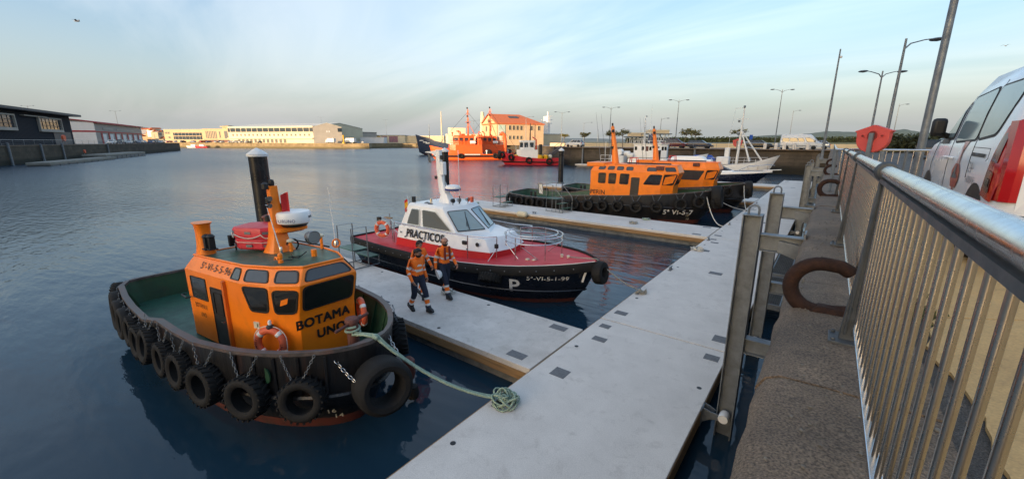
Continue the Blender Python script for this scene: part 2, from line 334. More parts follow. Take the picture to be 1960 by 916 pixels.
def water_mat():
    m = bpy.data.materials.new('sea_water'); m.use_nodes = True; t = m.node_tree; b = t.nodes['Principled BSDF']
    b.inputs['Base Color'].default_value = (0.012, 0.034, 0.056, 1); b.inputs['Roughness'].default_value = 0.035; b.inputs['IOR'].default_value = 1.333
    g = N(t, 'ShaderNodeNewGeometry')
    mp1 = N(t, 'ShaderNodeMapping'); mp1.inputs['Rotation'].default_value = (0, 0, R(-28)); mp1.inputs['Scale'].default_value = (0.55, 1.5, 1); K(t, g, 'Position', mp1, 0)
    a = N(t, 'ShaderNodeTexNoise', i_Scale=0.42, i_Detail=3.0, i_Roughness=0.5, i_Distortion=0.4); K(t, mp1, 0, a, 'Vector')
    c = N(t, 'ShaderNodeTexNoise', i_Scale=1.9, i_Detail=4.0, i_Roughness=0.55); K(t, mp1, 0, c, 'Vector')
    # calm close to the pontoons and hulls, breezier out in the basin, in broad patches
    sp = N(t, 'ShaderNodeSeparateXYZ'); K(t, g, 'Position', sp, 0)
    ln = N(t, 'ShaderNodeVectorMath', operation='LENGTH'); K(t, g, 'Position', ln, 0)
    fr = N(t, 'ShaderNodeMapRange', i_1=8.0, i_2=70.0, i_3=0.04, i_4=1.3); K(t, ln, 'Value', fr, 0)
    pt = N(t, 'ShaderNodeTexNoise', i_Scale=0.045, i_Detail=3.0); K(t, mp1, 0, pt, 'Vector')
    pr = N(t, 'ShaderNodeMapRange', i_1=0.38, i_2=0.62, i_3=0.35, i_4=1.0); K(t, pt, 'Fac', pr, 0)
    mu = N(t, 'ShaderNodeMath', operation='MULTIPLY'); K(t, fr, 0, mu, 0); K(t, pr, 0, mu, 1)
    b1 = N(t, 'ShaderNodeBump', i_Strength=0.32, i_Distance=0.28); K(t, a, 'Fac', b1, 'Height')
    m2 = N(t, 'ShaderNodeMath', operation='MULTIPLY', i_1=0.42); K(t, mu, 0, m2, 0)
    b2 = N(t, 'ShaderNodeBump', i_Distance=0.40); K(t, c, 'Fac', b2, 'Height'); K(t, m2, 0, b2, 'Strength'); K(t, b1, 0, b2, 'Normal'); K(t, b2, 0, b, 'Normal')
    rf = N(t, 'ShaderNodeMapRange', i_1=12.0, i_2=110.0, i_3=0.03, i_4=0.27); K(t, ln, 'Value', rf, 0); K(t, rf, 0, b, 'Roughness')
    M['water'] = m
water_mat()

struct(G().add([(-4000,-3000,0),(4000,-3000,0),(4000,6000,0),(-4000,6000,0)], [(0,1,2,3)]).obj('water', 'water', smooth=False))

def wall_run(name, pts, z0, z1, m, label):
    """battered masonry quay wall along pts, uv in metres"""
    me = bpy.data.meshes.new(name); vs = []; fs = []; uvs = []; L = 0
    for i in range(len(pts)-1):
        a, b = V((*pts[i], 0)), V((*pts[i+1], 0)); l = (b-a).length; o = len(vs)
        vs += [(a.x, a.y, z0), (b.x, b.y, z0), (b.x, b.y, z1), (a.x, a.y, z1)]; fs.append((o, o+1, o+2, o+3))
        uvs += [(L, z0), (L+l, z0), (L+l, z1), (L, z1)]; L += l
    me.from_pydata(vs, [], fs); u = me.uv_layers.new(name='UVMap')
    for i, q in enumerate(uvs): u.data[i].uv = q
    me.materials.append(M[m]); return tag(link(name, me), label, 'wall')
def cap_run(name, pts, wdt, z0, z1, m, parent):
    g = G()
    for a, b in zip(pts, pts[1:]):
        a, b = V((*a, 0)), V((*b, 0)); d = (b-a).normalized(); n = V((d.y, -d.x, 0)); e = 0.06
        q = [a+n*e, b+n*e, b-n*wdt, a-n*wdt]
        g.prism([(p.x, p.y, z0) for p in q], (0, 0, z1-z0))
    return g.obj(name, m, parent, smooth=False)

# near quay (the camera stands on it)
QE = -0.15
struct(G().add([(0.60,-60,3.64),(60,-60,3.64),(60,30,3.64),(60,82,3.99),(0.60,82,3.99),(0.60,30,3.64)], [(0,1,2,5),(5,2,3,4)]).obj('quay_ground', 'asphalt_old', smooth=False))
wall_run('quay_wall', [(QE+0.03,-60),(QE+0.03,82)], -3, 3.42, 'masonry', 'rough brown masonry face of the quay beside the long walkway pontoon')
copw = thing('quay_coping', 'worn brown granite coping along the quay edge under the railing', 'coping')
y = -3.5; rnd = random.Random(3); cuts = [-3.5, -1.2, 0.55, 2.62, 4.75, 6.6, 8.9, 11.0]
while cuts[-1] < 80: cuts.append(cuts[-1]+rnd.uniform(1.7, 2.5)*(1 if cuts[-1] < 40 else 2))
for a, b in zip(cuts, cuts[1:]):
    zt = 3.70+rnd.uniform(-0.006, 0.008)+max(0, (a-30)/52*0.35); g = G(); rings = []; ns = 10
    e0 = QE+rnd.uniform(-0.015, 0.015)
    for i in range(ns+1):
        yy = lerp(a+0.006, b-0.006, i/ns); jx = e0+rnd.uniform(-0.012, 0.012); jz = zt+rnd.uniform(-0.005, 0.005)
        rings.append([(0.62,yy,zt-0.3),(jx,yy,zt-0.3),(jx-0.01,yy,zt-0.12),(jx+0.03,yy,jz-0.045),(jx+0.10,yy,jz-0.008),(jx+0.3,yy,jz),(0.62,yy,zt)])
    g.loft(rings).obj('coping_stone', 'coping', copw, smooth=50)
# ochre concrete apron behind the railing, cast in bays, broken edge towards the coping
apr = struct(G().box(40,40.1,-30,-29.9,3.63,3.65).obj('apron', 'ochre', smooth=False))
rnd = random.Random(11); ys = [-6, -3.4, -0.8, 1.9, 4.42, 7.0, 9.6, 12.2, 14.8, 17.4]
for j, (a, b) in enumerate(zip(ys, ys[1:])):
    for i, (x0, x1) in enumerate(((0.78, 3.3), (3.312, 6.0), (6.012, 8.7))):
        p = []
        if i == 0:
            n = 26
            for k in range(n+1):
                yy = lerp(b-0.006, a+0.006, k/n); p.append((0.80+0.05*math.sin(yy*1.3)+0.04*math.sin(yy*4.7)+rnd.uniform(-0.016,0.016), yy, 3.645))
        else: p = [(x0, b-0.006, 3.645), (x0, a+0.006, 3.645)]
        p += [(x1, a+0.006, 3.645), (x1, b-0.006, 3.645)]
        p = [(q[0], q[1], 3.645+min(0.10, max(0, (q[0]-0.9)*0.25)) if i == 0 else 3.78) for q in p]
        if i == 0:
            k_ = len(p)-2; mid_ = [(1.45, p[-2][1], 3.78), (1.45, p[-1][1], 3.78)]; lo = p[:k_]
            lo = [(q[0], q[1], 3.645) for q in lo]
            G().prism(lo+mid_, (0, 0, 0.022)).obj('paving_bay', 'ochre', apr, smooth=False); p = [mid_[1], mid_[0], (x1, p[-2][1], 3.78), (x1, p[-1][1], 3.78)]
        G().prism(p, (0, 0, 0.022)).obj('paving_bay', 'ochre', apr, smooth=False)
# dry debris and weeds at the broken edge
g = G(); rnd = random.Random(5)
for k in range(260):
    a = rnd.uniform(0, 6.28); r = abs(rnd.gauss(0, 0.10)); cx, cy = 0.74+r*math.cos(a), 4.55+2.0*r*math.sin(a)
    hgt = rnd.uniform(0.02, 0.085); an = rnd.uniform(0, 6.28); wv = V((math.cos(an), math.sin(an), 0)); ln = V((rnd.uniform(-.05,.05), rnd.uniform(-.05,.05), hgt))
    b0 = V((cx, cy, 3.645)); g.add([b0-wv*0.006, b0+wv*0.006, b0+ln*0.6+wv*0.008, b0+ln, b0+ln*0.6-wv*0.008], [(0,1,2,3,4)])
DM('weed', (0.05, 0.075, 0.025), 0.8, c2=(0.10, 0.085, 0.04), ns=20)
o = stuff(g.obj('weeds', 'weed', smooth=False)); tag(o, 'low weeds and dry litter at the broken edge of the ochre paving', 'weeds')
g = G(); rnd = random.Random(9)
for k in range(420):
    x, y_ = rnd.uniform(-0.05, 0.85), rnd.uniform(0.3, 9); s_ = rnd.uniform(0.004, 0.013)
    g.sphere((x, y_, (3.70 if x < 0.62 else 3.645)+s_*0.4), s_, 5, 3, (1, rnd.uniform(.7,1.6), 0.6))
DM('grit', (0.22, 0.19, 0.15), 0.9, c2=(0.10, 0.085, 0.07), ns=15)
tag(stuff(g.obj('grit', 'grit', smooth=False)), 'loose grit and pebbles scattered on the coping and asphalt strip', 'grit')

# ---- quayside railing
RX, RT, RB = 0.285, 4.835, 3.86
def railing(y0, posts, label, x=RX, n_bar=25, ext=True):
    r = thing('railing', label, 'railing', (0, 0, 0))
    ya, yb = posts[0], posts[-1]
    top = G(); top.tube([(x,ya,RT),(x,yb,RT)], 0.036, 16).obj('top_rail', 'steel', r, smooth=60)
    G().box(x-0.024,x+0.024,ya,yb,RT-0.066,RT-0.042).obj('upper_channel', 'post_grey', r, smooth=False)
    G().box(x-0.02,x+0.02,ya,yb,RB-0.012,RB+0.012).obj('bottom_rail', 'steel', r, smooth=False, bevel=0.004)
    pm = None
    for p in posts:
        if pm is None:
            g = G()
            g.loft([[(-0.072,-0.026,3.715),(0.05,-0.026,3.715),(0.05,0.026,3.715),(-0.072,0.026,3.715)],
                    [(-0.042,-0.024,4.2),(0.036,-0.024,4.2),(0.036,0.024,4.2),(-0.042,0.024,4.2)],
                    [(-0.026,-0.022,4.78),(0.026,-0.022,4.78),(0.026,0.022,4.78),(-0.026,0.022,4.78)]])
            for sx in (-0.032, 0.0, 0.028):       # cast ribs
                g.beam((sx*1.35, -0.032, 3.76), (sx*0.6, -0.026, 4.76), 0.014, 0.014)
            g.box(-0.125,0.105,-0.10,0.10,3.70,3.722)
            for bx in (-0.1, 0.08):
                for by in (-0.075, 0.075): g.lathe([(0.014,0),(0.014,0.016),(0.006,0.022)], 6, (bx,by,3.72))
            g.tube(arc((0,0,RT), 0.048, 0, 2*math.pi, 18, 'xz')[:-1], 0.014, 8, closed=True)
            g.tube(arc((0,0,RB+0.32), 0.03, 0, 2*math.pi, 12, 'xz')[:-1], 0.016, 6, closed=True)
            g.lathe([(0.05,-0.03),(0.056,-0.02),(0.056,0.02),(0.05,0.03)], 16, (0,0,RT), 'y')
            pm = g.mesh('post', 'post_grey', 40)
        link('post', pm, r, (x, p, 0), bevel=0.003)
    bar = G().tube([(0,0,RB),(0,0,RT-0.06)], 0.0095, 8).mesh('bar', 'steel_bar', 60)
    for a, b in zip(posts, posts[1:]):
        for k in range(1, n_bar+1): link('bar', bar, r, (x, lerp(a, b, k/(n_bar+1)), 0))
    return r
railing(0, [0.02, 3.39, 6.76, 10.13, 13.5], 'stainless steel bar railing on dark grey posts along the quay edge beside the van')

# second railing run that turns in from the quay edge beyond the gap
def pipe_rail(pts, label, h=1.12, mids=(0.40,), posts_every=2.2, bars=0.0, m='grey_metal', group=None):
    r = thing('railing', label, 'railing', (0,0,0), 0, group); L = 0
    for i, (a, b) in enumerate(zip(pts, pts[1:])):
        a, b = V(a), V(b); g = G(); g.tube([a+V((0,0,h)), b+V((0,0,h))], 0.03, 8); g.obj('top_rail', 'steel', r)
        for mm in mids: G().tube([a+V((0,0,h*mm)), b+V((0,0,h*mm))], 0.02, 6).obj('mid_rail', m, r)
        n = max(1, round((b-a).length/posts_every))
        for k in range(n+1): p = a.lerp(b, k/n); G().tube([p, p+V((0,0,h))], 0.03, 6).obj('post', m, r)
        if bars:
            nb = int((b-a).length/bars); bm_ = G().tube([(0,0,h*0.42),(0,0,h-0.02)], 0.009, 5).mesh('bar', 'steel_bar', 60)
            for k in range(1, nb): link('bar', bm_, r, a.lerp(b, k/nb))
    return r
pipe_rail([(0.10,14.45,3.72),(4.4,15.0,3.72)], 'grey pipe railing set across the quay behind the red lifebuoy box', 1.12, (0.35,), 1.7, 0.13)
pipe_rail([(0.12,14.5,3.70),(0.12,44,3.80)], 'grey pipe railing following the quay edge past the second gap', 1.12, (0.35,), 2.4, 0.14)

# ---- rusty mooring hooks
def hook(yv, label):
    t = thing('mooring_hook', label, 'mooring hook', (0.06, yv, 3.70), 0, 'old mooring hooks on the coping')
    pts = [V((0.30,0.02,0.02)), V((0.16,0.01,-0.005)), V((0.03,0,-0.02))]
    pts += [V((0.03+0.0,0,0.18))+V((0.205*math.cos(R(a)),0,0.20*math.sin(R(a)))) for a in range(262, 75, -12)]
    pts += [V((0.13,0,0.372)), V((0.18,0,0.345)), V((0.20,0,0.325))]
    n = len(pts); rs = [0.062]*3+[lerp(0.062,0.05,i/(n-3)) for i in range(n-5)]+[0.052, 0.042]
    G().tube(pts, rs, 14).obj('hook_bar', 'rust', t, smooth=60)
    G().loft([[(-0.03,-0.1,0),(0.36,-0.09,0),(0.36,0.1,0),(-0.03,0.09,0)],[(0.03,-0.06,0.045),(0.30,-0.05,0.045),(0.30,0.06,0.045),(0.03,0.05,0.045)]]).obj('socket', 'rust', t, bevel=0.015)
hook(3.95, 'thick rusty C-shaped mooring hook in front of the first railing post from the van')
hook(13.2, 'rusty mooring hook where the bar railing ends')
hook(22.5, 'small rusty mooring hook beyond the railing gap')
hook(31.0, 'distant rusty mooring hook on the coping by the pipe railing')

# ---- pontoons
PT = 0.55
MX0, MX1 = -4.18, -1.16
hatch = G().box(-0.16,0.16,-0.12,0.12,0,0.006).mesh('hatch_plate', 'grey_metal', False)
DM('plate', (0.165, 0.17, 0.175), 0.7, c2=(0.12, 0.12, 0.125), ns=18, bump=0.6, bs=60)
hatch.materials[0] = M['plate']
hole = G().lathe([(0.045,0),(0.045,0.004)], 12).mesh('drain_hole', 'black', False)
def pontoon(name, x0, x1, y0, y1, label, cat='pontoon', grp=None, sides='LR', hatches=(), holes=(), mt='concrete', ends=False):
    t = thing(name, label, cat, (x0, y0, 0), 0, grp); lx, ly = x1-x0, y1-y0
    G().box(0,lx,0,ly,PT-0.13,PT).obj('deck_slab', mt, t, smooth=False, bevel=0.012)
    G().box(0.12,lx-0.12,0.10,ly-0.10,-0.45,PT-0.125).obj('float', 'pont_side', t, smooth=False)
    e = 0.045
    if 'L' in sides: G().box(-e,0.06,0.02,ly-0.02,PT-0.30,PT-0.035).obj('fender_timber', 'timber', t, smooth=False, bevel=0.006)
    if 'R' in sides: G().box(lx-0.06,lx+0.012,0.02,ly-0.02,PT-0.30,PT-0.035).obj('fender_timber', 'timber', t, smooth=False, bevel=0.006)
    if 'N' in sides: G().box(0.02,lx-0.02,-0.02,0.06,PT-0.32,PT-0.125).obj('fender_timber', 'timber', t, smooth=False, bevel=0.006)
    if 'F' in sides: G().box(0.02,lx-0.02,ly-0.06,ly+0.02,PT-0.32,PT-0.125).obj('fender_timber', 'timber', t, smooth=False, bevel=0.006)
    if name == 'walkway_pontoon': G().box(0.0,lx,-0.045,0.0,PT-0.09,PT-0.025).obj('gap_shade_strip', 'black', t, smooth=False)  # black strip added to keep the section gap dark, standing for its shade
    for hx, hy, rz, s in hatches:
        o = link('hatch_plate', hatch, t, (hx-x0, hy-y0, PT-0.0005), rz); o.scale = (s[0], s[1], 1)
    for hx, hy in holes: link('drain_hole', hole, t, (hx-x0, hy-y0, PT-0.0005))
    return t
cuts = [-2.7, 9.33, 21.3, 33.3, 45.3, 61.3]
wl = ['pale concrete walkway pontoon with rope coil at its edge, nearest the van', 'pale concrete walkway pontoon at the bow of the red-decked pilot boat', 'pale concrete walkway pontoon at the bow of the first moored orange tug', 'pale concrete walkway pontoon at the bow of the farther orange tug', 'last pale concrete walkway pontoon, ending beside the white yacht']
for i, (a, b) in enumerate(zip(cuts, cuts[1:])):
    hs = []; ho = []
    if i == 0:
        hs = [(-3.67,6.41,0,(1,1.3)),(-3.68,8.21,0,(1,0.9)),(-3.87,8.93,0,(0.8,0.9)),(-1.41,8.89,0,(0.9,1.1))]; ho = [(-3.95,3.72),(-3.94,7.58),(-1.34,7.55),(-1.34,3.72)]
    else:
        hs = [(-3.88,a+0.62,0,(1,1)),(-1.42,a+0.60,0,(1.1,1.5)),(-3.67,b-2.9,0,(1,1.2)),(-3.68,b-1.1,0,(1,.9)),(-3.87,b-0.4,0,(.8,.9)),(-2.63,a+5.94,0,(1.3,1.3)),(-1.41,b-0.44,0,(.9,1.1))]
        ho = [(-3.95,a+1.94),(-3.9,a+5.9),(-3.95,b-1.8),(-1.34,b-1.8),(-1.34,a+1.9)]
    pontoon('walkway_pontoon', MX0, MX1, a+0.02, b-0.02, wl[i], 'pontoon', 'walkway pontoons along the quay', 'LR', hs, ho)
pontoon('finger_pontoon', -17.6, MX0-0.05, 6.15, 8.44, 'finger pontoon that the three workers walk on, timber edged', 'pontoon', 'finger pontoons', 'NF',
        [(-4.77,6.45,0,(1.35,1)),(-4.75,8.15,0,(1.35,1))], [(-7.08,6.33),(-7.07,8.2),(-12.0,6.33),(-12,8.2)], 'concrete_worn')
pontoon('finger_pontoon', -24.0, MX0-0.05, 21.25, 24.1, 'finger pontoon beside the moored orange tug, with two boarding steps', 'pontoon', 'finger pontoons', 'NF', [(-4.8,21.6,0,(1.3,1)),(-4.8,23.8,0,(1.3,1))], [(-7,21.5),(-7,23.9)])
pontoon('finger_pontoon', -24.2, MX0-0.05, 37.0, 39.4, 'finger pontoon beyond the second orange tug', 'pontoon', 'finger pontoons', 'NF')
pontoon('finger_pontoon', -22.0, MX0-0.05, 51.8, 54.2, 'finger pontoon below the bow of the white yacht', 'pontoon', 'finger pontoons', 'NF')

# ---- piles
def pile(x, y, zt, r, label):
    t = thing('mooring_pile', label, 'pile', (x, y, -3), 0, 'black mooring piles with white caps')
    G().lathe([(r,0),(r,zt+3-0.30)], 24).obj('pile_shaft', 'pile_black', t, smooth=60)
    G().lathe([(r*0.98,zt+3-0.33),(r*1.14,zt+3-0.33),(r*1.14,zt+3-0.24),(r*1.08,zt+3-0.22),(r*0.55,zt+3-0.09),(0.02,zt+3)], 24).obj('cap', 'white_trim', t, smooth=40)
    G().lathe([(r*1.12,3.4),(r*1.3,3.4),(r*1.3,3.62),(r*1.12,3.62)], 20).obj('guide_collar', 'galv', t)
pile(-17.95, 7.0, 4.76, 0.33, 'stout black mooring pile with white cone cap behind the near orange tug')
pile(-23.9, 22.7, 4.6, 0.29, 'black mooring pile with white cap behind the pilot boat mast')
pile(-24.2, 40.9, 4.42, 0.29, 'slim black mooring pile with white cap rising behind the stern of the orange tug')
pile(-19.9, 61.2, 4.3, 0.28, 'distant black pile with white cap by the white fishing boat wheelhouse')

# ---- steel guide posts between walkway and quay
def guide_post(yv, lab, up=3.92):
    x = -0.82; t = thing('guide_post', lab, 'steel post', (x, yv, -2), 0, 'steel guide posts along the quay'); z1 = up+2; h = 0.13
    g = G(); g.box(-h,-h+0.018,-h,h,0,z1); g.box(h-0.018,h,-h,h,0,z1); g.box(-h+0.017,h-0.017,-0.009,0.009,0,z1); g.box(-h-.004,h+.004,-h-.004,h+.004,z1,z1+0.014); g.obj('h_beam', 'galv', t, smooth=False, bevel=0.003)
    G().tube([(-0.07,0,z1+0.01),(-0.07,0,z1+0.09)]+[(-0.07*math.cos(a),0,z1+0.09+0.07*math.sin(a)) for a in (0.5,1,1.57,2.1,2.6)]+[(0.07,0,z1+0.09),(0.07,0,z1+0.01)], 0.017, 8).obj('lifting_eye', 'galv', t)
    for zc, hh in ((3.52+2, 0.26), (1.78+2, 0.26)):
        g = G(); L = 0.70
        g.box(h+0.002,L,-0.09,0.09,zc+hh/2-0.015,zc+hh/2); g.box(h+0.002,L,-0.09,0.09,zc-hh/2,zc-hh/2+0.015); g.box(h+0.002,L,-0.008,0.008,zc-hh/2+0.014,zc+hh/2-0.014); g.box(L-0.02,L+0.004,-0.16,0.16,zc-0.22,zc+0.22)
        if zc > 4: g.prism([(h+0.25,-0.1,zc-hh/2+0.02),(L-0.02,-0.1,zc-hh/2-0.08),(L-0.02,-0.1,zc+0.02),(h+0.25,-0.1,zc+0.06)], (0,0.2,0))
        g.obj('bracket_arm', 'galv', t, smooth=False, bevel=0.003)
def roller(yv, s, lab):
    t = thing('roller_bracket', lab, 'bracket', (MX1, yv, PT), 0, 'roller brackets on the walkway edge')
    g = G(); g.prism([(0.0,-0.01,-0.32),(0.0,-0.01,-0.02),(0.16,-0.01,-0.06),(0.36,-0.01,-0.06),(0.36,-0.01,-0.15),(0.14,-0.01,-0.20)], (0,0.02,0)); g.box(-0.01,0.016,-0.12,0.12,-0.33,-0.02)
    g.prism([(0.0,0.15*s,-0.32),(0.0,0.15*s,-0.02),(0.10,0.15*s,-0.05),(0.20,0.15*s,-0.1)], (0,0.02,0)); g.obj('arm', 'galv', t, smooth=False)
    G().lathe([(0.02,-0.12),(0.075,-0.12),(0.08,-0.1),(0.08,0.05),(0.075,0.07),(0.02,0.07)], 16, (0.34,0.075*s,-0.1), 'y').obj('roller', 'white_trim', t)
    G().lathe([(0.055,-0.02),(0.055,0.015)], 12, (0.35,-0.02,-0.10), 'y').obj('hub', 'galv', t)
gl = ['steel H-beam guide post nearest the railing hook, with lifting eye', 'steel H-beam guide post second from the railing hook', 'steel H-beam guide post past the pontoon gratings', 'steel guide post beside the distant walkway, nearer of the far pair', 'far steel guide post near the moored yacht', 'last steel guide post before the end wall']
for yv, l in zip((7.25, 10.75, 26.0, 29.6, 44.0, 47.6), gl): guide_post(yv, l)
rl = ['steel roller bracket gripping the guide post nearest the hook', 'steel roller bracket gripping the second guide post', 'steel roller bracket on the third guide post', 'steel roller bracket on the fourth guide post']
for yv, l in zip((7.02, 10.52, 25.8, 29.4), rl): roller(yv, 1, l)
# open grating walkways over the gap
def grating(y0, y1, lab, zt=0.62):
    t = thing('grating_platform', lab, 'grating', (-1.10, y0, zt), 0, 'open gratings over the gap'); W_ = 0.58; L = y1-y0
    g = G()
    for a in (0.0, W_-0.03): g.box(a,a+0.03,0,L,-0.16,0)
    for b in (0.0, L-0.03): g.box(0.03,W_-0.03,b,b+0.03,-0.16,0)
    g.obj('frame', 'galv', t, smooth=False)
    g = G(); n = int(L/0.055)
    for k in range(1, n): g.box(0.03,W_-0.03,k*L/n-0.006,k*L/n+0.006,-0.04,-0.004)
    for k in range(1, 11): x = W_*k/11; g.box(x-0.004,x+0.004,0.03,L-0.03,-0.036,-0.006)
    stuff(g.obj('grating_mesh', 'grate', t, smooth=False))
    G().tube([(0.1,L*0.5,-0.2),(0.1,L*0.5,-1.5)], 0.05, 8).obj('leg', 'galv', t)
grating(12.95, 15.9, 'dark steel grating over the gap, just beyond the second guide post'); grating(16.3, 19.5, 'dark steel grating over the gap, second from the guide posts')

# ---- cleats and ropes
cl = G(); cl.box(-0.16,0.16,-0.055,0.055,0,0.012)
for sx in (-0.08, 0.08): cl.loft([[(sx-0.03,-0.03,0.01),(sx+0.03,-0.03,0.01),(sx+0.03,0.03,0.01),(sx-0.03,0.03,0.01)],[(sx-0.02,-0.018,0.09),(sx+0.02,-0.018,0.09),(sx+0.02,0.018,0.09),(sx-0.02,0.018,0.09)]])
cl.tube([(-0.20,0,0.115),(-0.12,0,0.10),(0.12,0,0.10),(0.20,0,0.115)], [0.012,0.024,0.024,0.012], 8)
clm = cl.mesh('cleat', 'galv', 40)
CL = [(-4.02,4.92,90,'steel cleat under the big green rope coil on the walkway edge'),(-9.39,6.45,0,'steel cleat on the finger pontoon edge beside the near tug'),(-4.08,11.73,90,'steel cleat holding the pilot boat bow line'),(-4.02,14.72,90,'bare steel cleat midway along the second walkway pontoon'),
      (-4.0,18.3,90,'steel cleat under the small white rope coil'),(-4.03,20.6,90,'steel cleat close to the foot of the second finger pontoon'),(-14.66,21.6,0,'steel cleat on the second finger beside the boarding steps'),(-8.39,22.23,0,'steel cleat with rope on the second finger near the walkway'),(-8.14,23.9,0,'steel cleat on the second finger at the tug side'),(-3.98,25.37,90,'steel cleat holding the white bow lines of the orange tug'),(-3.98,31.2,90,'steel cleat holding the bow line of the farther tug'),(-3.98,36,90,'far steel cleat at the foot of the third finger pontoon')]
for x, y_, a, l in CL: tag(link('cleat', clm, None, (x, y_, PT), R(a)), l, 'cleat', 'mooring cleats')
def coil(c, r0, n, th, m, label, seed, spread=0.5):
    rd = random.Random(seed); pts = []
    for k in range(n*18):
        a = k/18*2*math.pi; t_ = k/(n*18); rr = r0*(0.45+0.55*abs(math.sin(t_*9+seed)))*(1+0.12*math.sin(a*2.3+k*0.01))
        pts.append(V((c[0]+rr*math.cos(a)+0.05*math.sin(t_*31), c[1]+rr*math.sin(a)*0.9+0.05*math.cos(t_*23), c[2]+th+0.012*k/18+spread*th*2.2*math.sin(a*1.7+t_*40)*0.9+spread*th*3*(1-rr/r0))))
    pts = [V((p.x, p.y, max(p.z, c[2]+th*0.95))) for p in pts]
    return tag(G().tube(pts, th, 6).obj('rope_coil', m, smooth=60), label, 'rope', 'rope coils on the pontoons')
coil((-3.93,4.98,PT), 0.21, 12, 0.016, 'rope_green', 'tangled green and grey rope coil on the walkway edge by the near tug', 1, 1.6)
coil((-3.96,18.3,PT), 0.24, 7, 0.016, 'rope_white', 'small white rope coil on the walkway edge past the pilot boat', 2, 0.8)
coil((-4.0,11.75,PT), 0.14, 5, 0.014, 'rope_grey', 'rope turns on the cleat in front of the pilot boat bow', 3, 1.6)
coil((-8.35,22.3,PT), 0.2, 6, 0.016, 'rope_grey', 'grey rope coil on the second finger near the walkway', 4, 1.2)
coil((-8.2,23.9,PT), 0.2, 6, 0.015, 'rope_green', 'pale green rope coil against the hull of the orange tug', 5, 0.8)
coil((-20.6,22.4,PT), 0.32, 6, 0.02, 'rope_green', 'green rope coil at the outer end of the second finger by the low steps', 6, 0.6)

# ---- boarding steps
def frame_box(g, x0, x1, y0, y1, z, r=0.02):
    g.tube([(x0,y0,z),(x1,y0,z),(x1,y1,z),(x0,y1,z)], r, 6, closed=True)
def steps(loc, rz, label, h=0.75, wide=1.1, tall=1.9, side=1):
    t = thing('boarding_steps', label, 'steps', loc, rz, 'steel boarding steps'); n = 3
    # staircase rising along +x, hand rails both sides
    st = h/n; L = 0.30
    for sd in (-1, 1):
        g = G(); yy = sd*wide/2
        g.tube([(0,yy,0.02),(n*L+0.55,yy,0.02)], 0.018, 6)
        g.tube([(n*L,yy,0.0),(n*L,yy,tall),(n*L+0.5,yy,tall),(n*L+0.5,yy,0)], 0.018, 6)
        g.tube([(0.02,yy,0),(0.02,yy,0.95),(n*L,yy,tall)], 0.018, 6)
        g.obj('handrail', 'grey_metal', t)
    for k in range(n):
        g = G(); z = st*(k+1); x0 = k*L; x1 = x0+L if k < n-1 else x0+L+0.55
        g.box(x0,x1,-wide/2+0.05,wide/2-0.05,z-0.03,z); g.obj('tread', 'bulwark_green', t, smooth=False)
        g = G()
        for yy in (-wide/2+0.08, wide/2-0.08): g.tube([(x0+0.03,yy,0),(x0+0.03,yy,z)], 0.014, 5)
        g.obj('leg', 'grey_metal', t)
    return t
steps((-13.2,23.3,PT), R(180-8), 'tall steel boarding steps with green treads beside the orange tug', 0.85, 1.0, 1.75)
def low_steps(loc, rz, label, h1=0.62, wide=0.9, green='bulwark_green', tall=1.45):
    t = thing('boarding_steps', label, 'steps', loc, rz, 'steel boarding steps')
    G().box(0,0.62,-wide/2,wide/2,h1-0.03,h1).obj('platform', green, t, smooth=False)
    G().box(0.64,1.05,-wide/2,wide/2,h1*0.5-0.03,h1*0.5).obj('tread', green, t, smooth=False)
    for sd in (-1, 1):
        g = G(); yy = sd*wide/2
        g.tube([(0.01,yy,0),(0.01,yy,tall),(0.60,yy,tall),(0.60,yy,0)], 0.02, 6); g.tube([(0,yy,0.03),(1.05,yy,0.03)], 0.018, 6); g.tube([(1.03,yy,0.02),(1.03,yy,h1*0.5)], 0.018, 6)
        g.obj('handrail', 'grey_metal', t)
    g = G(); frame_box(g, 0.01, 0.6, -wide/2, wide/2, 0.03, 0.016); g.obj('base_frame', 'grey_metal', t)
    return t
low_steps((-18.7,22.7,PT), R(6), 'low steel boarding steps at the stern of the orange tug', 0.68, 0.95, 'bulwark_green', 1.5)
low_steps((-13.4,7.7,PT), R(88), 'steel boarding step with green platform at the pilot boat stern', 0.72, 0.95, 'deck_green', 1.5)
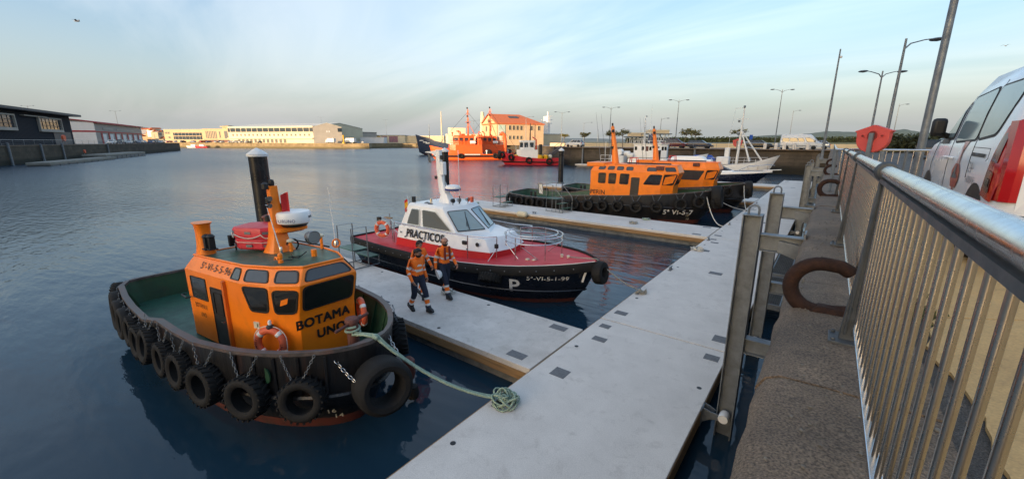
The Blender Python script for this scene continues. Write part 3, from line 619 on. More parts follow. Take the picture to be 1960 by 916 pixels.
# ================================================================ BOATS
def round_poly(pts, r, n=3):
    out = []; m = len(pts)
    for i in range(m):
        p, a, b = V(pts[i]), V(pts[i-1]), V(pts[(i+1) % m]); la, lb = (a-p).length, (b-p).length
        ra, rb = min(r, la*0.45), min(r, lb*0.45); s, e = p+(a-p)*(ra/la), p+(b-p)*(rb/lb)
        for k in range(n+1): t = k/n; out.append(s*(1-t)**2+p*2*t*(1-t)+e*t*t)
    return out
def on_quad(q, u, v): return (V(q[0])*(1-u)+V(q[1])*u)*(1-v)+(V(q[3])*(1-u)+V(q[2])*u)*v
def window(parent, quad, uv, r=0.06, fw=0.03, glass='glass', frame='gasket', proud=0.016, name='window', pane=True, lift=0.0):
    """window on a wall facet: rubber frame ring as the part, pane as its sub-part"""
    pts = [on_quad(quad, u, v) for u, v in uv]; nn = (pts[1]-pts[0]).cross(pts[-1]-pts[0]).normalized()
    pts = [p+nn*lift for p in pts]; out = round_poly(pts, r); c = sum(out, V((0,0,0)))/len(out); inn = []
    for p in out: d = p-c; inn.append(c+d*(1-fw/max(d.length, 0.02)))
    n = len(out); g = G()
    vs = [p-nn*0.01 for p in out]+[p+nn*proud for p in out]+[p+nn*proud for p in inn]+[p-nn*0.01 for p in inn]
    fs = []
    for k in range(n):
        j = (k+1) % n
        for a, b in ((0,1),(1,2),(2,3)): fs.append((a*n+k, a*n+j, b*n+j, b*n+k))
    g.add(vs, fs); w_ = g.obj(name, frame, parent, smooth=False)
    if pane: G().prism([p+nn*0.002 for p in inn], nn*0.005).obj('pane', glass, w_, smooth=False)
    return w_
def tyre_mesh(Ro, wd, ri, lugs=22, nm='tyre', m='rubber'):
    g = G(); h = wd/2
    prof = [(ri,-h*0.75),(ri*1.12,-h*0.98),(lerp(ri,Ro,0.55),-h*1.06),(Ro*0.93,-h*0.92),(Ro*0.985,-h*0.7),(Ro,0),(Ro*0.985,h*0.7),(Ro*0.93,h*0.92),(lerp(ri,Ro,0.55),h*1.06),(ri*1.12,h*0.98),(ri,h*0.75),(ri*1.06,0)]
    rings = []
    for k in range(32):
        a = 2*math.pi*k/32; rings.append([(r*math.cos(a), y_, r*math.sin(a)) for r, y_ in prof])
    rings.append(rings[0]); g.loft(rings, cap=False)
    for k in range(lugs):
        for sd in (-1, 1):
            a = 2*math.pi*(k+0.5*(sd > 0))/lugs; ca, sa = math.cos(a), math.sin(a); da = 0.10
            def pt(r, y_, aa): return (r*math.cos(aa), y_, r*math.sin(aa))
            g.add([pt(Ro*0.97,sd*h*0.98,a-da*0.6),pt(Ro*0.97,sd*h*0.98,a+da*0.6),pt(Ro*0.98,sd*h*0.05,a+da*1.6),pt(Ro*0.98,sd*h*0.05,a+da*0.6),
                   pt(Ro*1.045,sd*h*0.95,a-da*0.4),pt(Ro*1.045,sd*h*0.95,a+da*0.4),pt(Ro*1.05,sd*h*0.05,a+da*1.4),pt(Ro*1.05,sd*h*0.05,a+da*0.7)],
                  [(0,1,2,3),(4,5,6,7),(0,1,5,4),(1,2,6,5),(2,3,7,6),(3,0,4,7)])
    return g.mesh(nm, m, 40)
TY_A = tyre_mesh(0.36, 0.26, 0.215); TY_B = tyre_mesh(0.34, 0.22, 0.20, 26); TY_C = tyre_mesh(0.38, 0.24, 0.225, 0); TY_BIG = tyre_mesh(0.48, 0.46, 0.28, 0)
LINK = G().tube([(0.018*math.cos(a)*1.0, 0, 0.03*math.sin(a)) for a in [2*math.pi*k/10 for k in range(10)]], 0.006, 5, closed=True)
def chain(parent, p, q, drop=0.05, m='grey_metal', s=1.0):
    pts = sag(p, q, drop, 40); g = G(); L = sum((b-a).length for a, b in zip(pts, pts[1:])); n = max(3, int(L/(0.045*s)))
    for k in range(n):
        t = k/(n-1)*(len(pts)-1.001); i = int(t); c = pts[i].lerp(pts[i+1], t-i); d = (pts[min(i+1,40)]-pts[max(i-1,0)]).normalized()
        qn = d.to_track_quat('Z', 'X'); mt = Matrix.Translation(c) @ qn.to_matrix().to_4x4() @ Matrix.Rotation(math.pi/2*(k % 2), 4, 'Z') @ Matrix.Scale(s, 4)
        g.add([mt @ V(v) for v in LINK.v], LINK.f)
    return g.obj('chain', m, parent, smooth=True)

PLAN_TUG = [(-1,.62),(-.97,.76),(-.9,.86),(-.7,.93),(-.5,.97),(-.25,.99),(0,1),(.2,.995),(.39,.97),(.52,.90),(.62,.84),(.72,.74),(.80,.63),(.87,.50),(.92,.39),(.96,.26),(.985,.15),(1,.02)]
class Hull:
    def __init__(s, L, B, plan, rim, levels, dense=None):
        """levels: (name z or None for rim, half-breadth factor mid, factor bow, bow shrink, stern shrink)"""
        s.L, s.B, s.plan, s.rim, s.levels = L, B, plan, rim, levels
        s.xs = [p[0] for p in plan]; s.yo = 0.0
    def pt(s, xn, lev, inset=0.0):
        z, fm, fb, bs, ss = lev; hb = interp(s.plan, xn)*s.B/2; tb = max(0, xn)**2; f = lerp(fm, fb, tb)
        x = xn*s.L/2*(1-(bs*xn*xn if xn > 0 else ss*xn*xn)); zz_ = s.rim(xn) if z is None else z
        return x, max(0.005, hb*f-inset), zz_
    def ring(s, lev, inset=0.0, dz=0.0, xin=0.0, xlim=None):
        out = []; xs = s.xs
        for sg in (-1, 1):
            for xn in (xs if sg < 0 else xs[::-1]):
                x, y_, z = s.pt(xn, lev, inset); 
                if xin: x = max(-s.L/2+xin, min(s.L/2-xin*1.4, x))
                out.append((x, sg*y_+s.yo, z+dz))
        return out
def tug(cfg):
    t = thing('tugboat', cfg['label'], 'tugboat', (cfg['x'], cfg['y'], 0), R(cfg['rz']), 'small orange harbour tugs'); L, B = cfg['L'], cfg['B']
    H = Hull(L, B, PLAN_TUG, cfg['rim'], None); H.yo = cfg.get('yo', 0.0); yo = H.yo; rimL = (None,1,1,0,0); boot = cfg.get('boot', 0.30)
    lv = [(-0.9,.25,.1,.30,.3),(-0.1,.84,.62,.13,.08),(boot,.90,.72,.10,.05),(boot+0.35,.955,.86,.06,.02),(cfg['rub'],1.0,.985,.012,0.0)]
    hg = G().loft([H.ring(lv[2]), H.ring(lv[3]), H.ring(lv[4]), H.ring(rimL)], cap=False); hull = hg.obj('hull', 'hull_black', t, smooth=50)
    G().loft([H.ring(lv[0]), H.ring(lv[1]), H.ring(lv[2], 0.004)], cap=False).obj('bottom', 'antifoul', t, smooth=50)
    bvh = BVHTree.FromPolygons([V(p) for p in hg.v], [tuple(f) for f in hg.f])
    dz = cfg['deck']
    G().loft([H.ring(rimL,0.06,-0.005,0.06), [(a,b,dz-0.02) for a,b,c in H.ring((cfg['rub'],.925,.79,.07,0.01),0.08,0,0.12)]], cap=False).obj('bulwark', 'bulwark_green', t, smooth=50)
    G().loft([H.ring(rimL,-0.025,-0.03), H.ring(rimL,-0.025,0.03), H.ring(rimL,0.10,0.03,0.10), H.ring(rimL,0.10,-0.03,0.10)], cap=False).obj('cap_rail', 'cap_rail', t, smooth=40)
    dr = H.ring((dz,.925,.79,.07,0.01), 0.07, 0, 0.11); n = len(dr)//2; dg = G()
    dg.add(dr, [(k, k+1, 2*n-2-k, 2*n-1-k) for k in range(n-1)]); dg.obj('deck', 'deck_green', t, smooth=False)
    # bulwark stays inside
    for xn in (-.9,-.75,-.6,-.45,-.3,-.15,0,.15,.3,.45,.6,.75):
        for sg in (-1, 1):
            x, y_, z = H.pt(xn, rimL, 0.07); yb = H.pt(xn, (dz,.925,.79,.07,.01), 0.08)[1]; G().prism([(x,sg*yb+yo,dz),(x,sg*(yb-0.14)+yo,dz),(x,sg*(y_-0.02)+yo,z-0.04),(x,sg*y_+yo,z-0.04)], (0.015,0,0)).obj('bulwark_stay', 'bulwark_green', t, smooth=False)
    # rubbing band and fender rail
    g = G(); rr = H.ring((cfg['rub'],1.0,.985,.012,0), -0.03); g.tube(rr, 0.045, 6, closed=True); g.obj('rubbing_strake', 'hull_black', t)
    # ---- tyres hung from chains
    def hang(xn, sg, me, z, tilt=0, ch=True, out=0.0, chm='grey_metal'):
        x, y_, zr = H.pt(xn, rimL); x2, y2, _ = H.pt(xn+0.02 if xn < .97 else xn-0.02, rimL)
        tx = V((x2-x, sg*(y2-y_), 0)).normalized()*(1 if xn < .97 else -1); nrm = V((tx.y, -tx.x, 0))*(1 if sg < 0 else -1)
        if nrm.dot(V((x*0.2, sg*y_, 0))) < 0: nrm = -nrm
        half = max(v.co.y for v in me.vertices); a = math.atan2(nrm.y, nrm.x)-math.pi/2; o = link('tyre_fender', me, t, V((x, sg*y_+yo, z))+nrm*(half+out))
        o.rotation_euler = (R(tilt), R(random.uniform(-20, 20)), a); Ro = max(v.co.x for v in me.vertices)
        if ch:
            c0 = V((x, sg*y_+yo, zr-0.02))+nrm*0.05; tp = V((x, sg*y_+yo, z+Ro*0.72))+nrm*(half*0.9); chain(o_par(t), c0+tx*0.22, tp, 0.0, chm, cfg.get('cs', 1.0)); chain(o_par(t), c0-tx*0.30, tp-tx*0.1, 0.05, chm, cfg.get('cs', 1.0))
    def o_par(t_): return t_
    for a in cfg['tyres']: hang(*a)
    # ---- wheelhouse
    W_ = cfg['wh']; plan = W_['plan']; zb, zs, ze, zr = W_['z']; lean = W_.get('lean', 0.12); roofin = W_.get('roofin', 0.16); xm = max(p[0] for p in plan); x0 = min(p[0] for p in plan); ym = max(p[1] for p in plan)
    def shape(off, insetf):
        o = []
        for px, py in plan:
            fx = max(0, (px-(xm-1.35))/1.35); o.append((px+off*fx+insetf*(-0.9 if px > x0+0.1 else 1.0), py-insetf*(1 if py > 0 else -1)))
        return o
    sl_ = W_.get('slope', 0.0)
    def lvl(pl, z): return [(a, b, z+sl_*(a-x0)) for a, b in pl]
    R0, R1, R2, R3 = lvl(shape(-0.02, 0), zb), lvl(shape(0.0, 0), zs), lvl(shape(lean, 0), ze), lvl(shape(lean, roofin), zr)
    wg = G().loft([R0, R1, R2, R3]); wh = wg.obj('wheelhouse', 'orange', t, smooth=25, bevel=0.012)
    wb = BVHTree.FromPolygons([V(p) for p in wg.v], [tuple(f) for f in wg.f])
    rf = G().prism([(a, b, c+0.003) for a, b, c in lvl(shape(lean, roofin+0.02), zr)], (0,0,0.012)); rf.obj('roof_deck', W_.get('roofm', 'deck_green'), t, smooth=False)
    g = G(); g.tube([(a,b,c+0.02) for a,b,c in R3], 0.022, 6, closed=True); g.obj('roof_edge', 'orange', t)
    rings = [R0, R1, R2, R3]; npl = len(plan)
    def quad(k, lo): a, b = rings[lo], rings[lo+1]; j = (k+1) % npl; return [a[k], a[j], b[j], b[k]]
    for k, lo, uv, kw in W_['windows']: window(t, quad(k, lo), uv, **kw)
    for k, uv in W_.get('doors', []):
        a, b, c = rings[0], rings[1], rings[2]; j = (k+1) % npl; q = [a[k], a[j], c[j], c[k]]
        d = window(t, q, uv, r=0.05, fw=0.045, glass='door_dark', frame='black', name='door'); uvw = [(lerp(uv[0][0],uv[1][0],.22),lerp(uv[0][1],uv[2][1],.55)),(lerp(uv[0][0],uv[1][0],.80),lerp(uv[0][1],uv[2][1],.55)),(lerp(uv[0][0],uv[1][0],.80),lerp(uv[0][1],uv[2][1],.93)),(lerp(uv[0][0],uv[1][0],.22),lerp(uv[0][1],uv[2][1],.93))]
        window(d, q, uvw, r=0.03, fw=0.02, pane=False, name='door_window', proud=0.024); hp = on_quad(q, lerp(uv[0][0],uv[1][0],.85), lerp(uv[0][1],uv[2][1],.47)); nn = (V(q[1])-V(q[0])).cross(V(q[3])-V(q[0])).normalized()
        G().tube([hp+nn*0.02, hp+nn*0.06, hp+nn*0.06+(V(q[0])-V(q[1])).normalized()*0.1], 0.01, 6).obj('handle', 'steel', d)
    return t, H, bvh, wb, quad, rings
def lifering(parent, c, nrm, R_, r_, m='lifering', name='life_ring', rope=True, top=None):
    nrm = V(nrm).normalized(); q = nrm.to_track_quat('Z', 'Y').to_matrix().to_4x4(); mt = Matrix.Translation(V(c)) @ q
    g = G().tube([(R_*math.cos(2*math.pi*k/28), R_*math.sin(2*math.pi*k/28), 0) for k in range(28)], r_, 10, closed=True).xf(mt)
    o = g.obj(name, m, parent, smooth=True)
    if top: tag(o, *top)
    for k in range(4):
        a0 = math.pi/4+math.pi/2*k; G().tube([(R_*math.cos(a0+d), R_*math.sin(a0+d), 0) for d in (-.13,-.04,.04,.13)], r_*1.04, 10).xf(mt).obj('band', 'white_trim', o, smooth=True)
    if rope:
        pts = []
        for k in range(32): a = 2*math.pi*k/32; pts.append((( R_+r_*1.1+0.02*abs(math.sin(2*a)))*math.cos(a), (R_+r_*1.1+0.02*abs(math.sin(2*a)))*math.sin(a), 0))
        G().tube(pts, 0.008, 5, closed=True).xf(mt).obj('grab_line', 'rope_white', o)
    return o, mt
FULL = lambda a, b, c, d: [(a, c), (b, c), (b, d), (a, d)]

def hull_text(t, bvh, txt, size, x0, x1, z, m, bold=.012, sx=1.0, nm='lettering'):
    def hit(x, zz): h = bvh.ray_cast(V((x,-6,zz)), V((0,1,0))); return h[0] if h[0] is not None else V((x,-1,zz))
    a, b, u = hit(x0, z), hit(x1, z), hit((x0+x1)/2, z+.2); c = hit((x0+x1)/2, z); return text_geo(txt, size, c, b-a, u-c, None, off=.035, bold=bold, sx=sx).obj(nm, m, t, smooth=False)
# ---------------- near tug
T1 = dict(label='small orange harbour tug with red liferaft boxes on its green roof, moored nearest', x=-10.3, y=3.66, rz=2.0, yo=-.17, L=9.1, B=3.5, rub=0.86, deck=0.64, boot=0.22,
    rim=lambda xn: interp([(-1,1.30),(-.6,1.22),(-.14,1.22),(-.085,1.5),(0,1.50),(.3,1.52),(.6,1.60),(.85,1.66),(1,1.70)], xn),
    tyres=[(.86,-1,TY_A,0.93,6),(.68,-1,TY_A,0.90,5),(.47,-1,TY_A,0.90,4),(.27,-1,TY_B,0.90,6),(.10,-1,TY_B,0.88,3),(-.08,-1,TY_A,0.92,8),(-.22,-1,TY_A,0.82,4),(-.40,-1,TY_B,0.82,5),(-.55,-1,TY_C,0.80,5),(-.70,-1,TY_C,0.82,5),(-.84,-1,TY_C,0.88,4),(-.95,-1,TY_B,0.98,0),
           (.80,1,TY_A,1.05,4),(.66,1,TY_A,0.9,4),(.4,1,TY_A,0.85,4),(.1,1,TY_A,0.85,4),(-.3,1,TY_B,0.8,4),(-.7,1,TY_B,0.8,4)],
    wh=dict(plan=[(-0.95,-1.08),(1.70,-1.0),(2.35,-0.80),(2.85,-0.52),(2.90,0.60),(2.40,0.85),(1.70,1.0),(-0.95,1.08)], z=(0.64,1.62,2.22,2.50), slope=0.062, lean=0.16, roofin=0.17,
        windows=[(0,1,[(.10,-.05),(.40,-.05),(.40,.80),(.10,.80)],dict(r=.04,glass='glass_dim',fw=.035)),
                 (1,1,[(.30,.08),(.97,.08),(.95,.93),(.04,.93)],dict(r=.09,fw=.035)),(2,1,[(.16,.05),(.93,.05),(.97,.86),(.06,.86)],dict(r=.10,fw=.035)),
                 (3,1,[(.05,.10),(.95,.10),(.96,.94),(.04,.94)],dict(r=.10,fw=.04)),(4,1,[(.06,.1),(.95,.1),(.95,.94),(.06,.94)],dict(r=.09,fw=.035)),(5,1,[(.05,.1),(.8,.1),(.9,.94),(.06,.94)],dict(r=.09,fw=.035)),
                 (0,2,[(.84,.12),(.985,.12),(.985,.86),(.87,.86)],dict(r=.06,glass='glass_dim')),(1,2,[(.10,.12),(.97,.12),(.90,.86),(.14,.86)],dict(r=.08,glass='glass_dim')),
                 (2,2,[(.13,.12),(.95,.12),(.9,.86),(.16,.86)],dict(r=.08,glass='glass_dim')),(3,2,[(.06,.12),(.96,.12),(.94,.86),(.08,.86)],dict(r=.08,glass='glass_dim')),(4,2,[(.1,.12),(.9,.12),(.88,.86),(.12,.86)],dict(r=.07,glass='glass_dim'))],
        doors=[(0,[(.47,.02),(.72,.02),(.72,.84),(.47,.84)])]))
t, H, hb, wb, quad, rg = tug(T1); TUG1 = t
def lab_on(t, wb, txt, size, o, right, up, m='letter_black', heavy=0.0, **k):
    g = text_geo(txt, size, o, right, up, None, **k)
    if heavy:
        rv, uv_ = V(right).normalized(), V(up).normalized()
        for a, b, e in ((-1,-1,.0015),(1,-1,.003),(1,1,.0045),(-1,1,.006)):
            g2 = text_geo(txt, size, V(o)+(rv*a+uv_*b)*heavy*size, right, up, None, **{**k, 'off': k.get('off', .012)+e}); g.add(g2.v, g2.f)
    return g.obj('lettering', m, t, smooth=False)
q = quad(3, 0); rgt = (V(q[1])-V(q[0])).normalized()
lab_on(t, wb, 'BOTAMA', 0.25, on_quad(q,.40,.80), rgt, V(q[3])-V(q[0]), heavy=0.035, sx=1.0)
q4 = quad(4, 0); lab_on(t, wb, 'VI', 0.24, on_quad(q4,.22,.80), V(q4[1])-V(q4[0]), V(q4[3])-V(q4[0]), heavy=0.035)
lab_on(t, wb, 'UNO', 0.25, on_quad(q,.52,.50), rgt, V(q[3])-V(q[0]), heavy=0.035)
q = quad(0, 2); lab_on(t, wb, '5ª-VI-5-5-96', 0.21, on_quad(q,.55,.48), V(q[1])-V(q[0]), V(q[3])-V(q[0]), sx=1.25)
q = quad(0, 0); lab_on(t, wb, 'BOTAMAVI', 0.15, on_quad(q,.24,.80), V(q[1])-V(q[0]), (0,0,1), sx=0.8); lab_on(t, wb, 'UNO', 0.15, on_quad(q,.26,.60), V(q[1])-V(q[0]), (0,0,1), sx=.8)
for tx, zz_ in (('16', 0.42), ('14', 0.26)):
    hull_text(t, hb, tx, .16, 3.85, 4.05, zz_+.02, 'cream', nm='draft_mark')
    
# door surround of the side (raised jamb), front fittings
q = quad(0, 0)
DM('jamb', (0.74, 0.15, 0.01), 0.45)
G().beam(on_quad(q,.755,.02)+V((0,-.03,0)), on_quad(quad(0,1),.755,.95)+V((0,-.03,0)), 0.08, 0.07, up=V((0,-1,0))).obj('door_jamb', 'jamb', t, bevel=0.01)
o_, mt = lifering(t, on_quad(quad(2,0),.02,.50)+V((.07,-.10,0)), (0.50,-0.85,0.05), 0.25, 0.065)
for txx, an in (('BOTAMAVI', 185), ('UNO', -20)):
    for i, ch_ in enumerate(txx):
        a = R(an-(i-len(txx)/2)*11); p = mt @ V((0.25*math.cos(a), 0.25*math.sin(a), 0.067)); u_ = (mt.to_3x3() @ V((math.cos(a), math.sin(a), 0))); r_ = (mt.to_3x3() @ V((math.sin(a), -math.cos(a), 0)))
        text_geo(ch_, 0.08, p, r_, u_, off=0.002).obj('lettering', 'letter_black', o_, smooth=False)
G().tube([mt @ V((-.36,-.12,.08)), mt @ V((0,-.13,.085)), mt @ V((.38,-.10,.08))], 0.007, 5).obj('lashing', 'rope_white', t)
p = on_quad(quad(1,0),.45,.78); nn = V((.30,-.95,0)); g = G(); g.prism([p+V((0.09*math.cos(a)*.9,0.03*math.cos(a),0.09*math.sin(a))) for a in [R(45+90*i) for i in range(4)]], nn*0.02); g.obj('vent_plate', 'cream', t, smooth=False)
G().lathe([(0.045,0),(0.045,0.02),(0.02,0.03)], 12, p+nn*0.015, 'y').obj('vent_cap', 'bulwark_green', t)
p = on_quad(quad(2,0),.05,.80)+V((.05,-.08,0)); g = G(); g.lathe([(0.055,-.05),(0.07,.02),(0.05,.05),(0.04,.06)], 12, p); g.obj('deck_lamp', 'black', t); G().lathe([(0.03,.06),(0.032,.12),(0.018,.15)], 10, p).obj('lamp_glass', 'white_trim', t)
# second ring stowed on the far front quarter
lifering(t, on_quad(quad(4,0),.35,.62)+V((.12,.10,0)), (0.40,0.92,0), 0.26, 0.06, rope=False)
# ---- roof gear (roof about z 2.7)
def RZ(x): return 2.50+0.062*(x+0.95)+0.015
def rbox(nm, x, y_, sx, sy, sz, m, rz=0, dz=0, bev=0.01): return G().cbox((x,y_,RZ(x)+dz+sz/2), sx, sy, sz, rz, 0).obj(nm, m, t, smooth=False, bevel=bev)
x, y_ = -0.62, -0.72
G().loft([[(x+a*s, y_+b*s2, z) for a, b in rrect(1,1,.35,4)] for s, s2, z in ((.42,.36,RZ(x)-.05),(.32,.28,RZ(x)+.22),(.30,.26,RZ(x)+.48),(.32,.28,RZ(x)+.66),(.42,.36,RZ(x)+.72))]).obj('exhaust_trunk', 'orange', t, smooth=40)
for i, (dx, dy, s) in enumerate(((.18,-.04,1),(.30,.0,.9))):
    xx, yy = x+dx+.1, y_+dy; g = G(); g.box(xx-.05,xx+.05,yy-.06,yy+.06,RZ(xx)+.16,RZ(xx)+.40); g.box(xx-.08,xx+.08,yy-.09,yy+.09,RZ(xx)+.13,RZ(xx)+.16); g.lathe([(.07,.40),(.09,.42),(.05,.47),(.02,.48)], 12, (xx,yy,RZ(xx))); g.obj('navigation_lamp', 'black', t, bevel=.008)
g = G(); xx, yy = -.45, -.18; g.box(xx-.04,xx+.06,yy-.13,yy+.13,RZ(xx)+.10,RZ(xx)+.36); g.tube([(xx,yy,RZ(xx)),(xx,yy,RZ(xx)+.12)],.02,6); g.obj('floodlight', 'black', t, bevel=.01)
rr_ = thing_raft = None
xr, yr = 0.10, 0.16
rf_ = G(); rot = R(28)
def octo(s, c): return [(xr+ (a*math.cos(rot)-b*math.sin(rot))*s, yr+(a*math.sin(rot)+b*math.cos(rot))*s, c) for a, b in ((-.45,-.25),(-.30,-.37),(.30,-.37),(.45,-.25),(.45,.25),(.30,.37),(-.30,.37),(-.45,.25))]
z0 = RZ(xr)+.06
raft = G().loft([octo(.92,z0),octo(1.0,z0+.04),octo(1.0,z0+.22),octo(.95,z0+.235),octo(.95,z0+.255),octo(1.04,z0+.27),octo(1.06,z0+.44),octo(.98,z0+.50)]).obj('liferaft_case', 'red_plastic', None, smooth=30, bevel=.012)
raft.location = (0,0,0); raft.parent = t
g = G(); 
for k in range(8):
    a, b = octo(1.09,z0+.36)[k], octo(1.09,z0+.36)[(k+1)%8]; g.tube(sag(a,b,.09,8), .011, 5)
g.obj('grab_rope', 'rope_white', raft)
g = G(); g.tube(octo(1.01,z0+.17), .008, 5, closed=True); g.obj('lashing', 'rope_white', raft)
for k in (0,1,2,7):
    for zz_ in (z0+.10, z0+.39):
        a, b = V(octo(1.04,zz_)[k]), V(octo(1.04,zz_)[(k+1)%8]); m_ = a.lerp(b,.5); d = (b-a).normalized(); nn = d.cross(V((0,0,1))); 
        if nn.dot(m_-V((xr,yr,zz_))) < 0: nn = -nn
        G().beam(m_-d*.07+nn*.008, m_+d*.07+nn*.008, .012, .06, up=V((0,0,1))).obj('retro_tape', 'galv', raft)
G().lathe([(.10,0),(.10,.12),(.13,.14),(.13,.17),(.10,.19),(.03,.22)], 14, (xr-.35,yr+.35,RZ(xr)+.5)).obj('vent_cowl', 'rust_red', t)
G().tube([(xr-.35,yr+.35,RZ(xr)),(xr-.35,yr+.35,RZ(xr)+.52)], .09, 10).obj('vent_pipe', 'orange', t)
# mast
xm_, ym_ = 0.80, 0.22
mast = G().loft([[(xm_+a*s*.9, ym_+b*s, RZ(xm_)+h) for a, b in rrect(1,1,.2,2)] for s, h in ((.58,-.02),(.40,.18),(.32,.42),(.24,.9),(.20,1.12),(.18,1.45))]).obj('mast', 'orange', t, smooth=40)
G().loft([[(xm_+.05+a, ym_+.22+b, RZ(xm_)+h) for a, b in rrect(.5*s,.7*s,.12*s,3)] for s, h in ((.75,.42),(1,.46),(1,.52),(.9,.53))]).obj('radar_shelf', 'orange', t)
rad = G().lathe([(.30,0),(.36,.03),(.37,.08),(.37,.22),(.34,.27),(.2,.285),(.01,.29)], 28, (xm_+.12,ym_+.32,RZ(xm_)+.60)).obj('radar_dome', 'white', t, smooth=40)
G().lathe([(.26,0),(.30,.06)], 20, (xm_+.12,ym_+.32,RZ(xm_)+.54)).obj('radar_base', 'black', t)
text_geo('FURUNO', .095, (xm_+.12+.375*.64,ym_+.32-.375*.77,RZ(xm_)+.70), (.77,.64,0), (0,0,1)).obj('lettering', 'flag_blue', rad, smooth=False)
G().cbox((xm_+.12+.29,ym_+.32+.22,RZ(xm_)+.75), .012, .13, .05, R(-53+90)).obj('rating_plate', 'galv', rad)
for dx, dy, h, s in ((.0,-.14,1.45,1),(.06,.16,1.0,1),(.05,.14,.95,.8),(-.02,-.16,.75,.8),(.1,-.16,1.15,.7)):
    G().lathe([(.05*s,-.06),(.07*s,-.05),(.07*s,.05),(.05*s,.06),(.02,.08)], 10, (xm_+dx,ym_+dy,RZ(xm_)+h)).obj('navigation_lamp', 'black', t)
G().lathe([(.05,0),(.06,.05),(.05,.12),(.02,.14)], 10, (xm_,ym_,RZ(xm_)+1.45)).obj('masthead_lamp', 'black', t)
for dy, h in ((-.14,1.2),(-.16,1.05)):
    G().lathe([(.012,0),(.015,.10),(.03,.16),(.055,.18)], 10, (xm_+.02,ym_+dy-.02,RZ(xm_)+h), 'x').obj('horn', 'steel', t)
g = G(); fl = [(0,0),(.04,-.02),(.10,.02),(.14,-.01)]
g.add([(xm_+.15+.02*i*(i%2), ym_+.08+dx, RZ(xm_)+1.25-h*.75+.02*i) for h in (0,1) for i, (dx, dz) in enumerate(fl)], [(0,1,5,4),(1,2,6,5),(2,3,7,6)]); g.obj('ensign', 'flag_red', t, smooth=True)
def whip(x, y_, h, dx, dy, m='white_trim', r=.014): 
    G().tube([(x,y_,RZ(x)),(x+dx*.5,y_+dy*.5,RZ(x)+h*.5),(x+dx,y_+dy,RZ(x)+h)], [r,r*.8,r*.4], 6).obj('whip_antenna', m, t)
    G().lathe([(.03,0),(.03,.14),(.018,.16)], 8, (x,y_,RZ(x))).obj('antenna_foot', 'steel', t)
whip(1.20, 0.06, 1.0, -.16, -.1); whip(1.75, 1.0, 1.35, -.06, -.02); 
for xx, yy, h, s in ((1.15,.30,.20,1),(1.55,.78,.26,.9)):
    G().tube([(xx,yy,RZ(xx)),(xx,yy,RZ(xx)+h)], .035*s, 8).obj('antenna_post', 'orange', t); G().lathe([(.02,0),(.07*s,.02),(.08*s,.05),(.05*s,.08),(.01,.09)], 14, (xx,yy,RZ(xx)+h)).obj('gps_dome', 'cream', t)
xs_, ys_ = 2.12, 0.28
sg = G(); sg.lathe([(.05,-.16),(.10,-.13),(.13,-.02),(.135,.08)], 18, (xs_,ys_,RZ(xs_)+.40), 'x', cap=False); slo = sg.obj('searchlight', 'grey_metal', t, smooth=50)
G().lathe([(.125,.0),(.06,-.05),(.01,-.06)], 18, (xs_+.075,ys_,RZ(xs_)+.40), 'x').obj('reflector', 'lens', slo); G().tube([(xs_,ys_-.15,RZ(xs_)+.40)]+[(xs_,ys_-.15*math.cos(a),RZ(xs_)+.40-.15*math.sin(a)) for a in (.5,1,1.57,2.1,2.6)]+[(xs_,ys_+.15,RZ(xs_)+.40)], .012, 6).obj('yoke', 'grey_metal', slo)
G().tube([(xs_,ys_,RZ(xs_)),(xs_,ys_,RZ(xs_)+.14)], .055, 10).obj('searchlight_foot', 'orange', t)
G().tube([(xs_-.1,ys_-.1,RZ(xs_)+.1),(xs_-.05,ys_-.3,RZ(xs_)+.02),(xs_-.2,ys_-.42,RZ(xs_)+.03),(xs_-.15,ys_-.2,RZ(xs_)+.02)], .01, 5).obj('cable', 'black', t)
G().tube(arc((1.85,.95,RZ(1.8)+.12), .09, 0, 6.2, 14, 'yz'), .02, 6).obj('lamp_hoop', 'orange', t); G().tube([(.98,.42+.0,RZ(1)+.24)]+[(.98+.0,.42+.13*math.sin(a),RZ(1)+.24+.13*math.cos(a)-.13) for a in [k*.5 for k in range(13)]], .02, 6).obj('cable_coil', 'rubber', t)
for xx, yy in ((2.05,-.36),):
    g = G(); g.lathe([(.05,0),(.05,.05),(.03,.07),(.045,.09),(.045,.17),(.02,.20)], 10, (xx,yy,RZ(xx))); g.tube(arc((xx-.06,yy-.05,RZ(xx)+.06),.05,0,3.14,8,'xz'),.02,6); g.obj('stern_lamp', 'orange', t)
    G().tube([(xx+.05,yy+.02,RZ(xx)+.05),(xx+.02,yy+.2,RZ(xx)+.02),(xx-.1,yy+.3,RZ(xx)+.02),(xx-.3,yy+.35,RZ(xx)+.05)], .008, 5).obj('cable', 'black', t)
G().tube([(-.2,1.0,RZ(0)+.02),(1.6,.92,RZ(1.6)+.02)], .02, 5).obj('cable_run', 'black', t)
